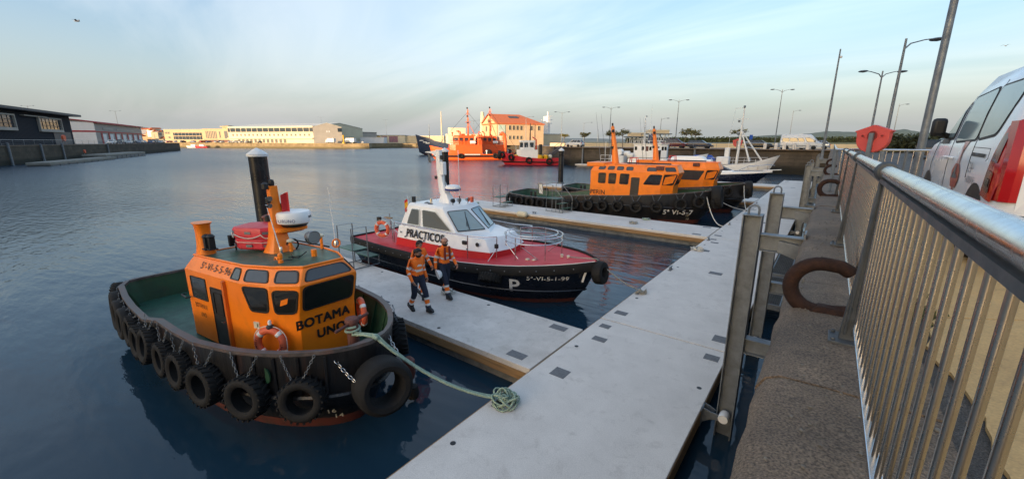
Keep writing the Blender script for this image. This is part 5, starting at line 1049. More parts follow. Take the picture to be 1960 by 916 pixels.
# fishing boat with wheelhouse
t = thing('fishing_boat', 'white fishing boat with tall wheelhouse and blue funnel by the end wall', 'fishing boat', (-23.5,68.5,0), R(12)); FB = t
H = simple_hull(t, 17, 5, PLAN_P, lambda xn: interp([(-1,1.8),(-.3,1.7),(.4,2.2),(1,3.4)], xn), 'white', deckm='galv', shr=(.3,.16,.06))
r0 = [(-3.4,-1.9,1.7),(2.2,-1.9,1.7),(3.2,-1.2,1.7),(3.2,1.2,1.7),(2.2,1.9,1.7),(-3.4,1.9,1.7)]; up = lambda z, k=0: [(x-k*(x > 0), y_*.97, z) for x, y_, _ in r0]
G().loft([r0, up(2.6)]).obj('deckhouse', 'white', t, smooth=20); G().loft([up(2.63), up(2.66)]).obj('boat_deck', 'galv', t, smooth=20)
w0 = [(-2.6,-1.5,2.66),(1.6,-1.5,2.66),(2.5,-1.0,2.66),(2.5,1.0,2.66),(1.6,1.5,2.66),(-2.6,1.5,2.66)]; w1 = [(x, y_, 4.75) for x, y_, _ in w0]; G().loft([w0, w1]).obj('wheelhouse', 'white', t, smooth=20, bevel=.06)
G().loft([[(x*1.06, y_*1.06, 4.75) for x, y_, _ in w0], [(x*1.06, y_*1.06, 4.86) for x, y_, _ in w0]]).obj('wheelhouse_roof', 'white_trim', t, smooth=20)
q = [w0[0], w0[1], w1[1], w1[0]]
for u in (.08,.34,.62,.76,.9): window(t, q, [(u-.045,.56),(u+.045,.56),(u+.045,.84),(u-.045,.84)], r=.06, fw=.04)
window(t, q, [(.44,.5),(.55,.5),(.55,.86),(.44,.86)], r=.04, fw=.04, glass='rust_red')
q = [w0[1], w0[2], w1[2], w1[1]]
for u in (.28,.74): window(t, q, [(u-.17,.56),(u+.17,.56),(u+.17,.84),(u-.17,.84)], r=.06, fw=.04)
G().loft([[(-.2+x, y_, z) for x, y_ in rrect(.9*s,1.1*s,.3,3)] for s, z in ((1,4.8),(.95,5.9),(.85,6.2),(.6,6.35))]).obj('funnel', 'hull_dkblue', t, smooth=40)
g = G(); g.tube([(-1.3,0,4.8),(-1.3,0,9.2)], [.12,.05], 8); g.tube([(-1.3,-1.1,7.2),(-1.3,1.1,7.2)], .04, 5); g.tube([(-1.3,-.8,6.3),(-1.3,.8,6.3)], .04, 5); g.tube([(-.5,.6,4.8),(-.5,.6,11.0)], [.04,.01], 5); g.tube([(-1.0,-.7,4.8),(-1.1,-.7,8.2)], [.05,.03], 5)
g.tube([(-1.3,1.0,7.2),(1.4,.9,4.85)], .025, 4); g.tube([(-1.3,-1.0,7.2),(1.4,-.9,4.85)], .025, 4); g.obj('mast', 'white_trim', t)
for x, y_, z in ((-1.3,.5,7.3),(-1.3,-.6,7.3),(-1.3,0,8.2),(-.4,-.7,5.1)): G().lathe([(.06,0),(.12,.05),(.12,.25),(.05,.3)], 8, (x,y_,z)).obj('navigation_lamp', 'white_trim', t)
G().tube([(-2.0,-.5,5.6),(-1.0,-.2,5.6),(0.2,.2,5.6)], .06, 5).obj('radar_bar', 'white_trim', t)
g = G()
for k in range(7): g.tube([(-2.6+.8*k,-1.5,4.86),(-2.6+.8*k,-1.5,5.3)], .025, 4)
g.tube([(-2.6,-1.5,5.3),(2.2,-1.5,5.3)], .025, 4); g.obj('roof_rail', 'white_trim', t)
G().loft([[(-5.2+x, y_, z) for x, y_ in rrect(2.2,3.0,.3,2)] for z in (1.7,2.9)]).obj('winch_house', 'white', t, smooth=20); G().lathe([(.35,-.9),(.5,-.9),(.5,.9),(.35,.9)], 14, (-5.0,-.3,3.5), 'y').obj('net_drum', 'white', t)
G().lathe([(.3,-.5),(.42,-.45),(.42,.45),(.3,.5)], 14, (-3.6,-1.6,3.3), 'x').obj('liferaft_canister', 'white_trim', t); G().lathe([(.3,-.5),(.42,-.45),(.42,.45),(.3,.5)], 14, (-3.0,-1.9,3.0), 'x').obj('liferaft_canister', 'white_trim', t)
g = G()
for k in range(6): g.tube([(-7.8+.7*k,-2.1,1.8),(-7.8+.7*k,-2.1,3.0)], .03, 4)
for z in (2.4,3.0): g.tube([(-7.8,-2.1,z),(-4.3,-2.1,z)], .03, 4)
g.tube([(-7.2,-1.5,1.8),(-7.2,-1.5,5.2)], .04, 5); g.obj('stern_rail', 'white_trim', t)
# gaff boat with tall A-mast beyond the yacht
t = thing('fishing_boat', 'white boat with tall A-frame mast and blue tarpaulin against the end wall', 'fishing boat', (-13.2,73.0,0), R(3))
H = simple_hull(t, 14.5, 4.2, PLAN_P, lambda xn: interp([(-1,1.7),(0,1.7),(.55,2.1),(1,3.3)], xn), 'white', deckm='galv', shr=(.36,.22,.12))
g = G(); g.tube([(1.6,0,1.8),(1.75,0,6.8),(1.8,0,10.2)], [.20,.16,.08], 10); g.obj('mast', 'white_trim', t)
g = G()
for s in (-1, 1): g.tube([(1.75,s*.1,6.9),(4.2+s*.75,s*1.2,2.3)], [.09,.13], 8)
g.tube([(2.9,-.7,4.4),(3.6,.75,4.3)], .07, 6); g.tube([(2.55,-.45,5.2),(2.9,.5,5.2)], .06, 6); g.obj('a_frame', 'white_trim', t)
g = G(); g.tube([(1.2,-.6,6.6),(2.3,.6,6.8)], .06, 5); g.tube([(1.0,0,8.6),(2.6,0,8.6)], .035, 5); g.tube([(.6,0,10.2),(1.8,0,10.2)], .035, 5); g.tube([(.6,0,10.2),(.3,0,6.0),(.1,0,2.6)], .02, 4); g.obj('spreader', 'white_trim', t)
for x, z in ((1.3,8.1),(1.8,10.2),(1.4,6.2)): G().lathe([(.06,0),(.16,.05),(.16,.3),(.05,.36)], 8, (x,-.12,z)).obj('navigation_lamp', 'galv', t)
G().loft([[(-3.3+x, y_, z) for x, y_ in rrect(3.4*s,2.6*s,.2,2)] for s, z in ((1,1.75),(1,2.5),(.7,3.1))]).obj('tarpaulin', 'canvas_blue', t, smooth=30)
g = G()
for k in range(9): x = -6.2+1.5*k; g.tube([(x,-1.85,1.75),(x,-1.85,2.7)], .025, 4)
for z in (2.25,2.7): g.tube([(-6.2,-1.85,z),(5.8,-1.3,z+.25)], .025, 4)
g.obj('guard_rail', 'white_trim', t); G().box(-1.2,0.6,-1.0,1.0,1.75,2.9).obj('engine_casing', 'white', t, bevel=.1); G().box(-.2,.5,-.3,.4,2.9,4.3).obj('radar_post', 'white_trim', t, bevel=.1)
for s, y_ in enumerate((-.5,.5)): G().lathe([(.2,-.4),(.3,-.4),(.3,.4),(.2,.4)], 12, (3.2,y_,2.5), 'y').obj('winch', 'galv', t)
# ================================================================ PEOPLE
def person(loc, rz, joints, label, hairstyle='short', beard=True, scarf=False, h=1.0):
    """one continuous skinned body posed by joints (x forward, y left, z up)"""
    J = dict(pel=(0,0,.96), spi=(.0,0,1.14), che=(.02,0,1.34), nec=(.02,0,1.47), nk2=(.035,0,1.53), hed=(.05,0,1.60), top=(.035,0,1.70), nos=(.125,0,1.60),
             shl=(.0,.17,1.41), shr=(.0,-.17,1.41), ell=(-.03,.24,1.14), elr=(-.03,-.24,1.14), wrl=(.08,.25,.92), wrr=(.08,-.25,.92), hal=(.11,.25,.84), har=(.11,-.25,.84),
             hil=(0,.10,.90), hir=(0,-.10,.90), knl=(.04,.10,.50), knr=(.04,-.10,.50), anl=(0,.10,.09), anr=(0,-.10,.09), tol=(.17,.11,.04), tor=(.17,-.11,.04), hel=(-.05,.1,.04), her=(-.05,-.1,.04))
    J.update(joints)
    Rr = dict(pel=.145, spi=.135, che=.165, nec=.075, nk2=.058, hed=.092, top=.075, nos=.016, shl=.085, shr=.085, ell=.056, elr=.056, wrl=.042, wrr=.042, hal=.034, har=.034, hil=.105, hir=.105, knl=.078, knr=.078, anl=.062, anr=.062, tol=.042, tor=.042, hel=.045, her=.045)
    E = [('pel','spi'),('spi','che'),('che','nec'),('nec','nk2'),('nk2','hed'),('hed','top'),('hed','nos'),('che','shl'),('che','shr'),('shl','ell'),('shr','elr'),('ell','wrl'),('elr','wrr'),('wrl','hal'),('wrr','har'),('pel','hil'),('pel','hir'),('hil','knl'),('hir','knr'),('knl','anl'),('knr','anr'),('anl','tol'),('anr','tor'),('anl','hel'),('anr','her')]
    ks = list(J); me = bpy.data.meshes.new('sk'); me.from_pydata([J[k] for k in ks], [(ks.index(a), ks.index(b)) for a, b in E], []); o = bpy.data.objects.new('sk', me); COL.objects.link(o)
    o.modifiers.new('s', 'SKIN'); 
    if not me.skin_vertices: bpy.context.view_layer.objects.active = o; bpy.ops.mesh.customdata_skin_add()
    for i, k in enumerate(ks):
        r = Rr[k]; sv = me.skin_vertices[0].data[i]; sv.radius = (r, r); sv.use_root = (k == 'pel')
        if k in ('che','spi','pel'): sv.radius = (r*1.12, r*.80)
    ss = o.modifiers.new('u', 'SUBSURF'); ss.levels = 3; ss.render_levels = 3
    bpy.context.view_layer.update(); em = bpy.data.meshes.new_from_object(o.evaluated_get(bpy.context.evaluated_depsgraph_get())); bpy.data.objects.remove(o)
    g = G(); g.v = [tuple(v.co) for v in em.vertices]; g.f = [tuple(p.vertices) for p in em.polygons]
    bones = [(a, b, V(J[a]), V(J[b])) for a, b in E]; mi = []
    # 0 hiviz 1 reflect 2 navy 3 skin 4 black
    for p in em.polygons:
        c = V(p.center); best = None
        for a, b, A, B in bones:
            d = B-A; t_ = max(0, min(1, (c-A).dot(d)/d.length_squared)); dd = (c-A-d*t_).length/max(Rr[a],Rr[b])
            if best is None or dd < best[0]: best = (dd, a, b, t_)
        _, a, b, t_ = best; z = c.z; m_ = 0
        if b in ('top','hed','nos','nk2') or (a == 'hed'): m_ = 3
        elif b in ('hal','har'): m_ = 3
        elif b in ('tol','tor','hel','her'): m_ = 4
        elif a in ('knl','knr'):
            m_ = 2 if t_ < .28 else 1 if t_ < .42 else 0 if t_ < .66 else 1 if t_ < .80 else 2
            if t_ > .93: m_ = 4
        elif a in ('hil','hir') or b in ('hil','hir'): m_ = 2
        elif a == 'pel': m_ = 2 if t_ < .35 else 0
        elif a == 'spi' and .08 < t_ < .36: m_ = 1
        elif a == 'spi' and .80 < t_ < 1.0 and abs(c.y) < .2: m_ = 1
        elif a in ('shl','shr') and .55 < t_ < .78: m_ = 1
        elif a in ('ell','elr') and .15 < t_ < .38: m_ = 1
        mi.append(m_)
    g.mi = mi; bpy.data.meshes.remove(em)
    for s, sd in (('l', 1), ('r', -1)):                       # five bent fingers on each hand
        hd, wr = V(J['ha'+s]), V(J['wr'+s]); d = (hd-wr).normalized(); fw = V((1,0,0)); fw = (fw-d*fw.dot(d)).normalized(); inn = V((0,-sd,0))
        for k in range(4):
            b0 = hd+fw*(.030-.020*k)+d*.01; ln = (.072,.080,.076,.060)[k]; g.tube([b0, b0+d*ln*.5+inn*.008, b0+d*ln*.8+inn*.026, b0+d*ln*.9+inn*.045], [.0105,.010,.009,.007], 6, mi=3)
        b0 = hd-d*.03+fw*.03; g.tube([b0, b0+d*.03+fw*.022, b0+d*.06+fw*.024+inn*.012], [.012,.011,.008], 6, mi=3)
    for sy in (-.03, .03): g.sphere((J['hed'][0]+.083, J['hed'][1]+sy, J['hed'][2]+.025), .011, 6, 4, mi=4)
    for sy in (-.088, .088): g.sphere((J['hed'][0]-.01, J['hed'][1]+sy, J['hed'][2]+.005), .026, 6, 5, (.7,.45,1.1), mi=3)
    body = g.obj('person', ['hiviz','reflect','navy_cloth','skin','black'], None, smooth=True, loc=loc, rz=rz); body.scale = (h, h, h)
    tag(body, label, 'person', 'workers in orange on the finger pontoon')
    H0 = V(J['hed'])
    def shell(nm, m, fn):
        gg = G(); nu, nv = 18, 12; vs = []; fs = []
        for j in range(nv+1):
            for i in range(nu): ph = math.pi*j/nv; th = 2*math.pi*i/nu; vs.append(V((math.sin(ph)*math.cos(th), math.sin(ph)*math.sin(th), math.cos(ph))))
        for j in range(nv):
            for i in range(nu):
                q = [j*nu+i, j*nu+(i+1)%nu, (j+1)*nu+(i+1)%nu, (j+1)*nu+i]; cc = sum((vs[k] for k in q), V((0,0,0)))/4
                if fn(cc): fs.append(tuple(q))
        gg.add([H0+V((-.005,0,.018))+V((v.x*.108, v.y*.097, v.z*.124)) for v in vs], fs); ob = gg.obj(nm, m, body, smooth=True); sm = ob.modifiers.new('t', 'SOLIDIFY'); sm.thickness = .012; sm.offset = 1; return ob
    if hairstyle != 'bald': shell('hair', 'hair', lambda c: c.z > .25 and not (c.x > .75 and c.z < .55) or (c.x < -.05 and c.z > -.55))
    else:
        shell('hair', 'skin', lambda c: c.z > .35)
    if hairstyle == 'bun': G().sphere(H0+V((-.12,0,.05)), .06, 10, 6).obj('hair_bun', 'hair', body, smooth=True)
    if beard: shell('beard', 'hair', lambda c: c.x > .15 and c.z < -.35 and c.z > -.95)
    G().lathe([(.075,0),(.082,.03),(.07,.06)], 14, (J['nec'][0]+.005,0,J['nec'][2]+.0)).obj('collar', 'hiviz', body)
    for s in 'lr':                                           # soled boots
        a, b = V(J['an'+s]), V(J['to'+s]); d = (b-a); d.z = 0; d.normalize(); sd = V((-d.y, d.x, 0)); zb = min(b.z, J['he'+s][2])-.04; c0 = V(J['he'+s]); c1 = b+d*.045
        g2 = G(); g2.loft([[c0+sd*k*.044+V((0,0,dz)) for k, dz in ((-1,-.04),(1,-.04),(.9,.045),(-.9,.045))], [a+d*.03+sd*k*.046+V((0,0,dz)) for k, dz in ((-1,-.09+.0),(1,-.09),(.8,.05),(-.8,.05))] , [b+sd*k*.05+V((0,0,dz)) for k, dz in ((-1,-.04),(1,-.04),(.8,.035),(-.8,.035))], [c1+sd*k*.03+V((0,0,dz)) for k, dz in ((-1,-.035),(1,-.035),(.8,.0),(-.8,.0))]]); g2.obj('boot', 'black', body, smooth=50)
    if scarf:
        for sy in (-.065, .085): G().beam(V((.15,sy,1.50)), V((.165,sy*1.1,1.13)), .06, .02, up=V((1,0,0))).obj('vest_strap', 'maroon', body, bevel=.005)
        G().tube([(-.07,-.1,1.47),(-.1,0,1.48),(-.07,.1,1.47)], .03, 6).obj('vest_strap', 'maroon', body)
    return body
stride = dict(hil=(0,.10,.90), knl=(.20,.10,.53), anl=(.27,.10,.13), tol=(.43,.11,.09), hel=(.22,.10,.06), knr=(-.02,-.10,.48), anr=(-.24,-.10,.15), tor=(-.09,-.11,.045), her=(-.31,-.10,.15))
j1 = dict(stride); j1.update(wrr=(.10,-.24,.93), har=(.14,-.22,.86), elr=(-.04,-.25,1.15), ell=(-.08,.25,1.14), wrl=(.02,.27,.92), hal=(.04,.27,.84), che=(.03,0,1.33), nec=(.05,0,1.46), nk2=(.07,0,1.52), hed=(.09,.0,1.59), top=(.08,0,1.69), nos=(.165,-.02,1.585))
person((-8.28, 6.72, PT-.005), R(-4), j1, 'bearded worker in orange hi-vis jacket walking with dark hair tied back, nearest the tug', 'bun', True, h=1.02)
j2 = dict(hil=(0,.10,.90), knl=(-.02,.10,.50), anl=(-.18,.10,.13), tol=(-.03,.11,.045), hel=(-.25,.10,.12), knr=(.20,-.10,.53), anr=(.28,-.10,.12), tor=(.44,-.11,.08), her=(.23,-.10,.05), elr=(-.06,-.25,1.14), wrr=(-.02,-.28,.92), har=(-.01,-.28,.84), ell=(.05,.26,1.15), wrl=(.22,.25,.98), hal=(.28,.24,.92), hed=(.06,0,1.60), nos=(.135,-.03,1.595))
person((-8.55, 7.95, PT-.005), R(-8), j2, 'balding bearded worker in orange hi-vis with dark red straps, carrying a white helmet', 'bald', True, True, h=1.02)
j3 = dict(j2); j3.update(elr=(-.03,-.24,1.14), wrr=(.1,-.25,.93), har=(.13,-.25,.85))
person((-9.02, 7.42, PT-.005), R(-3), j3, 'dark-haired worker in orange hi-vis half hidden behind the bearded one', 'short', False, h=1.0)
# white helmet and rope carried by the second worker
hp = V((-8.50,7.62,1.30)); ht = thing('helmet', 'white safety helmet held upside down in the balding worker\'s hand', 'helmet', hp, R(-25))
mt = Matrix.Rotation(R(-78), 4, 'X')
G().lathe([(.145,0),(.15,.012),(.128,.02),(.12,.07),(.09,.12),(.04,.14),(.005,.143)], 20).xf(mt).obj('shell', 'white_trim', ht, smooth=50)
G().lathe([(.105,.005),(.112,.012),(.112,.03),(.105,.03)], 18, cap=False).xf(mt).obj('harness_ring', 'black', ht); g = G(); g.beam((-.11,0,.01),(.11,0,.01),.02,.006); g.beam((0,-.11,.01),(0,.11,.01),.02,.006); g.xf(mt).obj('harness_straps', 'black', ht)
coil((-8.62,8.12,PT), .17, 8, .013, 'rope_white', 'bundle of white rope lying at the balding worker\'s feet', 8, 1.8)

# ================================================================ VEHICLES
def wheel_mesh(r, w_, rim='galv'):
    g = G().lathe([(r*.62,-w_/2),(r*.9,-w_/2),(r,-w_/2*.7),(r,w_/2*.7),(r*.9,w_/2),(r*.62,w_/2)], 22, (0,0,0), 'y'); g.mi = [0]*len(g.f)
    h = G().lathe([(r*.62,w_/2*.9),(r*.58,w_/2*.55),(r*.2,w_/2*.7),(.01,w_/2*.75)], 22, (0,0,0), 'y'); g.add(h.v, h.f, 1); h = G().lathe([(r*.62,-w_/2*.9),(r*.58,-w_/2*.55),(r*.2,-w_/2*.7),(.01,-w_/2*.75)], 22, (0,0,0), 'y'); g.add(h.v, h.f, 1)
    for k in range(6):
        a = 2*math.pi*k/6
        for s in (-1, 1): g.beam((.05*math.cos(a),s*w_*.40,.05*math.sin(a)),(r*.58*math.cos(a),s*w_*.40,r*.58*math.sin(a)),.05,.02,up=V((0,1,0)),mi=1)
    return g.mesh('wheel', ['rubber', rim], 40)
WH = wheel_mesh(.33, .22)
CARP = dict(  # body outline stations: z -> (x rear, x front, half width), then greenhouse
    hatch=dict(L=4.2, body=[(.28,.05,4.12,.80),(.45,0,4.2,.87),(.70,.02,4.18,.88),(.88,.06,3.75,.86),(.95,.10,3.35,.84)], roof=(1.50,.75,2.35,.62), belt=(.10,3.30,.80), wx=(.75,3.35)),
    suv=dict(L=4.4, body=[(.34,.05,4.32,.84),(.52,0,4.4,.90),(.82,.02,4.38,.91),(1.02,.05,3.95,.88),(1.08,.08,3.45,.86)], roof=(1.66,.45,2.6,.66), belt=(.08,3.40,.83), wx=(.80,3.50)),
    wagon=dict(L=4.6, body=[(.28,.05,4.5,.82),(.45,0,4.6,.88),(.72,.02,4.56,.89),(.92,.05,4.1,.87),(.98,.08,3.6,.85)], roof=(1.52,.40,2.7,.62), belt=(.08,3.55,.82), wx=(.85,3.6)),
    mpv=dict(L=4.7, body=[(.30,.05,4.6,.86),(.50,0,4.7,.93),(.85,.02,4.65,.94),(1.05,.05,4.25,.92),(1.12,.08,3.95,.90)], roof=(1.78,.30,2.95,.70), belt=(.08,3.9,.88), wx=(.85,3.75)))
def outline(xr, xf, hw, z, rc=.35):
    return [(xr+rc*.5,-hw,z),(xf-rc*1.6,-hw,z),(xf-rc*.4,-hw*.82,z),(xf,-hw*.45,z),(xf,hw*.45,z),(xf-rc*.4,hw*.82,z),(xf-rc*1.6,hw,z),(xr+rc*.5,hw,z),(xr,hw*.8,z),(xr,-hw*.8,z)]
CARCACHE = {}
def car(loc, rz, kind, color, label, group=None, cat='car', lite=False):
    key = (kind, color, lite)
    if key not in CARCACHE:
        s = CARP[kind]; g = G().loft([outline(a, b, hw, z) for z, a, b, hw in s['body']]); cm = mat('paint_'+color, *PAINT[color]); M['paint_'+color] = cm
        bm_ = g.mesh('body', 'paint_'+color, 35); zt = s['body'][-1][0]; rz_, ra, rb, rw = s['roof']; ba, bb, bw = s['belt']
        gl = G().loft([outline(ba, bb, bw, zt-.01, .2), outline(ra, rb, rw, rz_-.03, .2)]).mesh('glazing', 'glass', 30)
        rf = G().loft([outline(ra-.02, rb+.02, rw+.01, rz_-.035, .2), outline(ra+.05, rb-.08, rw-.05, rz_+.02, .2)]); o0, o1 = outline(ba, bb, bw, zt-.01, .2), outline(ra, rb, rw, rz_-.03, .2)
        for k in (0, 1, 2, 5, 6, 7, 8, 9): rf.beam(o0[k], o1[k], .07, .05)
        for u in (.38, .68):
            for a, b in ((0,1),(7,6)): rf.beam(V(o0[a]).lerp(V(o0[b]),u), V(o1[a]).lerp(V(o1[b]),u), .06, .03)
        rf = rf.mesh('roof', 'paint_'+color, 35); L = s['L']; z = s['body'][2][0]
        hl = [G().cbox((L-.10,sy,z+.02), .18, .34, .13).mesh('headlight', 'lens', False) for sy in (-.58,.58)]; tl = [G().cbox((.05,sy,z+.1), .10, .22, .22).mesh('tail_light', 'tail_red', False) for sy in (-.68,.68)]
        bp = G().box(L-.12,L+.02,-.7,.7,.30,.5); bp.box(-.03,.12,-.7,.7,.30,.52); bp = bp.mesh('bumper', 'black', False)
        CARCACHE[key] = (bm_, gl, rf, hl, tl, bp, s)
    bm_, gl, rf, hl, tl, bp, s = CARCACHE[key]; t = thing('parked_car', label, cat, loc, rz, group)
    link('body', bm_, t); link('glazing', gl, t); link('roof', rf, t)
    for wx in s['wx']:
        for sy in (-1, 1): link('wheel', WH, t, (wx, sy*(s['body'][1][3]-.10), .33))
    if not lite:
        for m in hl: link('headlight', m, t)
        for m in tl: link('tail_light', m, t)
        link('bumper', bp, t)
    return t
PAINT = dict(white=((.72,.72,.71),.3), maroon=((.09,.012,.02),.25), navy=((.015,.02,.045),.25), silver=((.36,.42,.50),.25,.4), black=((.012,.012,.014),.25), red=((.45,.02,.02),.3), grey=((.16,.17,.18),.3), blue=((.03,.07,.2),.3))
# cars along the end quay, seen side on above the wall
GQ = 3.99
CG = 'cars parked on the end quay'
for x, y_, a, k, c, l in ((-50.6,88.0,180,'suv','white','white car parked on the end quay beside the stair rail'),(-31.0,86.6,180,'hatch','white','white hatchback parked behind the maroon people carrier'),(-27.4,86.4,0,'mpv','maroon','maroon people carrier parked on the end quay'),(-22.6,86.4,0,'wagon','navy','dark navy estate car parked beside the maroon people carrier'),
                          (-12.8,87.2,0,'wagon','black','black estate car parked beyond the small red lifebuoy post'),(-7.6,86.2,180,'suv','silver','silver blue crossover parked next to the minibus'),(-4.6,90.5,180,'hatch','silver','silver hatchback tucked behind the crossover')):
    car((x+(4.3 if a == 180 else 0), y_, GQ), R(a), k, c, l, CG)
car((6.5,48,3.78), R(86), 'wagon', 'black', 'black car with dark glass parked behind the red lifebuoy box', CG); car((8.4,52,3.8), R(92), 'suv', 'black', 'black off-roader parked by the tall lamp past the railing', CG)
# minibus
t = thing('minibus', 'silver white high-roof minibus parked on the end quay', 'minibus', (-7.2,85.6,GQ), R(0)); DM('bus_white', (.62,.65,.68), .3, coat=.4)
G().loft([outline(0,5.9,.98,.3,.3),outline(-.05,6.0,1.0,.6,.3),outline(-.05,5.9,1.0,1.05,.35),outline(-.03,5.35,.99,1.25,.35),outline(0,4.85,.95,1.8,.4),outline(.05,4.35,.88,2.3,.4),outline(.15,4.1,.75,2.48,.4)]).obj('body', 'bus_white', t, smooth=40)
q = [(.2,-1.01,1.25),(4.9,-1.01,1.25),(4.35,-.93,2.05),(.2,-.93,2.05)]
for u0, u1 in ((.02,.24),(.26,.50),(.52,.70)): window(t, q, FULL(u0,u1,.05,.80), r=.08, fw=.04)
window(t, q, [(.76,.0),(.985,.0),(.985,.45),(.90,.85),(.76,.85)], r=.06, fw=.04); window(t, [(5.3,-.8,1.3),(5.3,.8,1.3),(4.35,.75,2.15),(4.35,-.75,2.15)], FULL(.04,.96,.05,.95), r=.08, fw=.03)
for wx in (1.0, 4.75):
    for sy in (-1, 1): link('wheel', WH, t, (wx, sy*.92, .34))
G().box(5.75,6.03,-.85,.85,.32,.55).obj('bumper', 'grey_metal', t)
for sy in (-.7,.7): G().cbox((5.85,sy,.86), .2, .3, .22).obj('headlight', 'lens', t)
G().box(0,5.2,-1.025,-1.0,.62,.70).obj('side_moulding', 'grey_metal', t)
G().box(4.75,4.9,-1.25,-1.05,1.25,1.55).obj('mirror', 'black', t, bevel=.03)

# white van behind the railing
t = thing('delivery_van', 'white panel van with red decals parked behind the steel railing', 'van', (2.19,5.66,3.80), R(90)); VAN = t; t.scale = (1, 1, 1.1)
def vo(xr, xf, hw, z, rc=.22):
    n = 4; o = []
    for cx, cy, a0, r1 in ((xr+rc,-hw+rc,180,rc),(xf-rc*1.8,-hw+rc*1.2,270,rc*1.5),(xf-rc*1.8,hw-rc*1.2,0,rc*1.5),(xr+rc,hw-rc,90,rc)):
        for i in range(n+1): a = R(a0+90*i/n); o.append((cx+r1*math.cos(a), cy+min(r1, rc*1.2 if r1 > rc else rc)*math.sin(a), z))
    return o
rings = [vo(.12,4.25,.84,.20),vo(.03,4.36,.905,.34),vo(.0,4.40,.925,.55),vo(.03,4.36,.93,.80),vo(.05,4.28,.925,.98),vo(.06,4.02,.915,1.08),vo(.07,3.40,.90,1.17),vo(.13,3.02,.862,1.40),vo(.24,2.62,.80,1.66),vo(.34,2.35,.74,1.80),vo(.55,2.1,.60,1.86)]
vg = G().loft(rings); vb = vg.obj('body', 'van_white', t, smooth=50); vbv = BVHTree.FromPolygons([V(p) for p in vg.v], [tuple(f) for f in vg.f])
def side_patch(nm, poly, m, off=.006, th=.004, n=(0,1,0), parent=None, r=0.0, sub=6):
    """thin piece laid on the left flank; outline in (x, z)"""
    pts = [V((x, 0, z)) for x, z in poly]
    if r: pts = round_poly(pts, r, 4)
    den = []
    for a, b in zip(pts, pts[1:]+pts[:1]):
        k = max(1, int((b-a).length/.10)); den += [a.lerp(b, i/k) for i in range(k)]
    def drop(p, o): h_ = vbv.ray_cast(V((p.x, 2.0, p.z)), V((0,-1,0))); return (h_[0] if h_[0] else V((p.x,.9,p.z)))+V((0,o,0))
    bm_ = bmesh.new(); vs = [bm_.verts.new(p) for p in den]; bm_.faces.new(vs); bmesh.ops.triangulate(bm_, faces=bm_.faces)
    for _ in range(2): bmesh.ops.subdivide_edges(bm_, edges=[e for e in bm_.edges if e.calc_length() > .12], cuts=1); bmesh.ops.triangulate(bm_, faces=bm_.faces)
    bm_.verts.ensure_lookup_table(); g = G(); idx = {v: i for i, v in enumerate(bm_.verts)}; g.add([drop(v.co, off) for v in bm_.verts], [tuple(idx[v] for v in f.verts) for f in bm_.faces]); bm_.free()
    me = g.mesh(nm, m, True)
    return link(nm, me, parent or t)
# glass: door, sliding door, rear quarter
side_patch('window', [(2.42,1.14),(3.22,1.14),(2.95,1.30),(2.62,1.60),(2.45,1.63)], 'gasket', .004, r=.05); side_patch('pane', [(2.46,1.17),(3.02,1.17),(2.86,1.30),(2.58,1.575),(2.48,1.60)], 'window_tint', .009, r=.05)
side_patch('window', [(1.28,1.12),(2.28,1.10),(2.26,1.62),(1.36,1.66)], 'gasket', .004, r=.07); side_patch('pane', [(1.30,1.14),(2.24,1.125),(2.22,1.60),(1.38,1.64)], 'window_tint', .009, r=.07)
side_patch('window', [(.62,1.16),(1.25,1.12),(1.33,1.66),(.44,1.66),(.42,1.50)], 'gasket', .004, r=.08); side_patch('pane', [(.64,1.185),(1.22,1.145),(1.295,1.64),(.47,1.64),(.45,1.50)], 'window_tint', .009, r=.08)
# panel gaps
def gap(pts, r=.006): 
    o = []
    for (x, z), (x2, z2) in zip(pts, pts[1:]):
        for i in range(9): u = i/8; h_ = vbv.ray_cast(V((lerp(x,x2,u), 2.0, lerp(z,z2,u))), V((0,-1,0))); o.append((h_[0] if h_[0] else V((x,.9,z)))+V((0,-.001,0)))
    G().tube(o, r, 5).obj('panel_gap', 'black', t)
gap([(2.36,1.70),(2.36,1.1),(2.36,.32)]); gap([(1.26,1.70),(1.26,1.1),(1.26,.75)]); gap([(3.28,1.12),(3.45,.85),(3.42,.34)]); gap([(.30,1.72),(.20,1.4),(.15,1.3)]); gap([(.62,1.05),(1.26,1.06)], .004); gap([(.62,1.05),(.60,.96),(.66,.94)], .004)
side_patch('slide_track', [(.70,.965),(1.24,.975),(1.24,1.01),(.70,1.0)], 'black', .008)
g = G(); 
for x0 in (2.42, 2.20): g.tube([(x0,.935,.93),(x0+.02,.965,.94),(x0-.14,.965,.94),(x0-.16,.935,.93)], .014, 6)
g.obj('door_handle', 'van_white', t)
# decals
side_patch('decal', [(1.62,.62),(1.86,.62),(1.93,.70),(1.93,.80),(1.82,.88),(1.66,.88),(1.55,.80),(1.55,.70)], 'decal_red', .010); side_patch('decal', [(1.63,.72),(1.86,.72),(1.86,.755),(1.77,.77),(1.76,.86),(1.71,.86),(1.70,.77),(1.63,.755)], 'decal_grey', .014)
side_patch('decal', [(1.71,.30),(1.78,.30),(1.775,.62),(1.715,.62)], 'decal_red', .010); side_patch('decal', [(1.68,.885),(1.80,.885),(1.72,1.12),(1.52,1.12),(1.66,1.0)], 'decal_pink', .008)
for tx, sz, x, z in (('24', .15, 1.10, .86), ('HORAS', .10, 1.02, .74)):
    text_geo(tx, sz, (x,.95,z), (-1,0,0), (0,0,1), vbv, off=.012).obj('lettering', 'decal_grey', t, smooth=False)
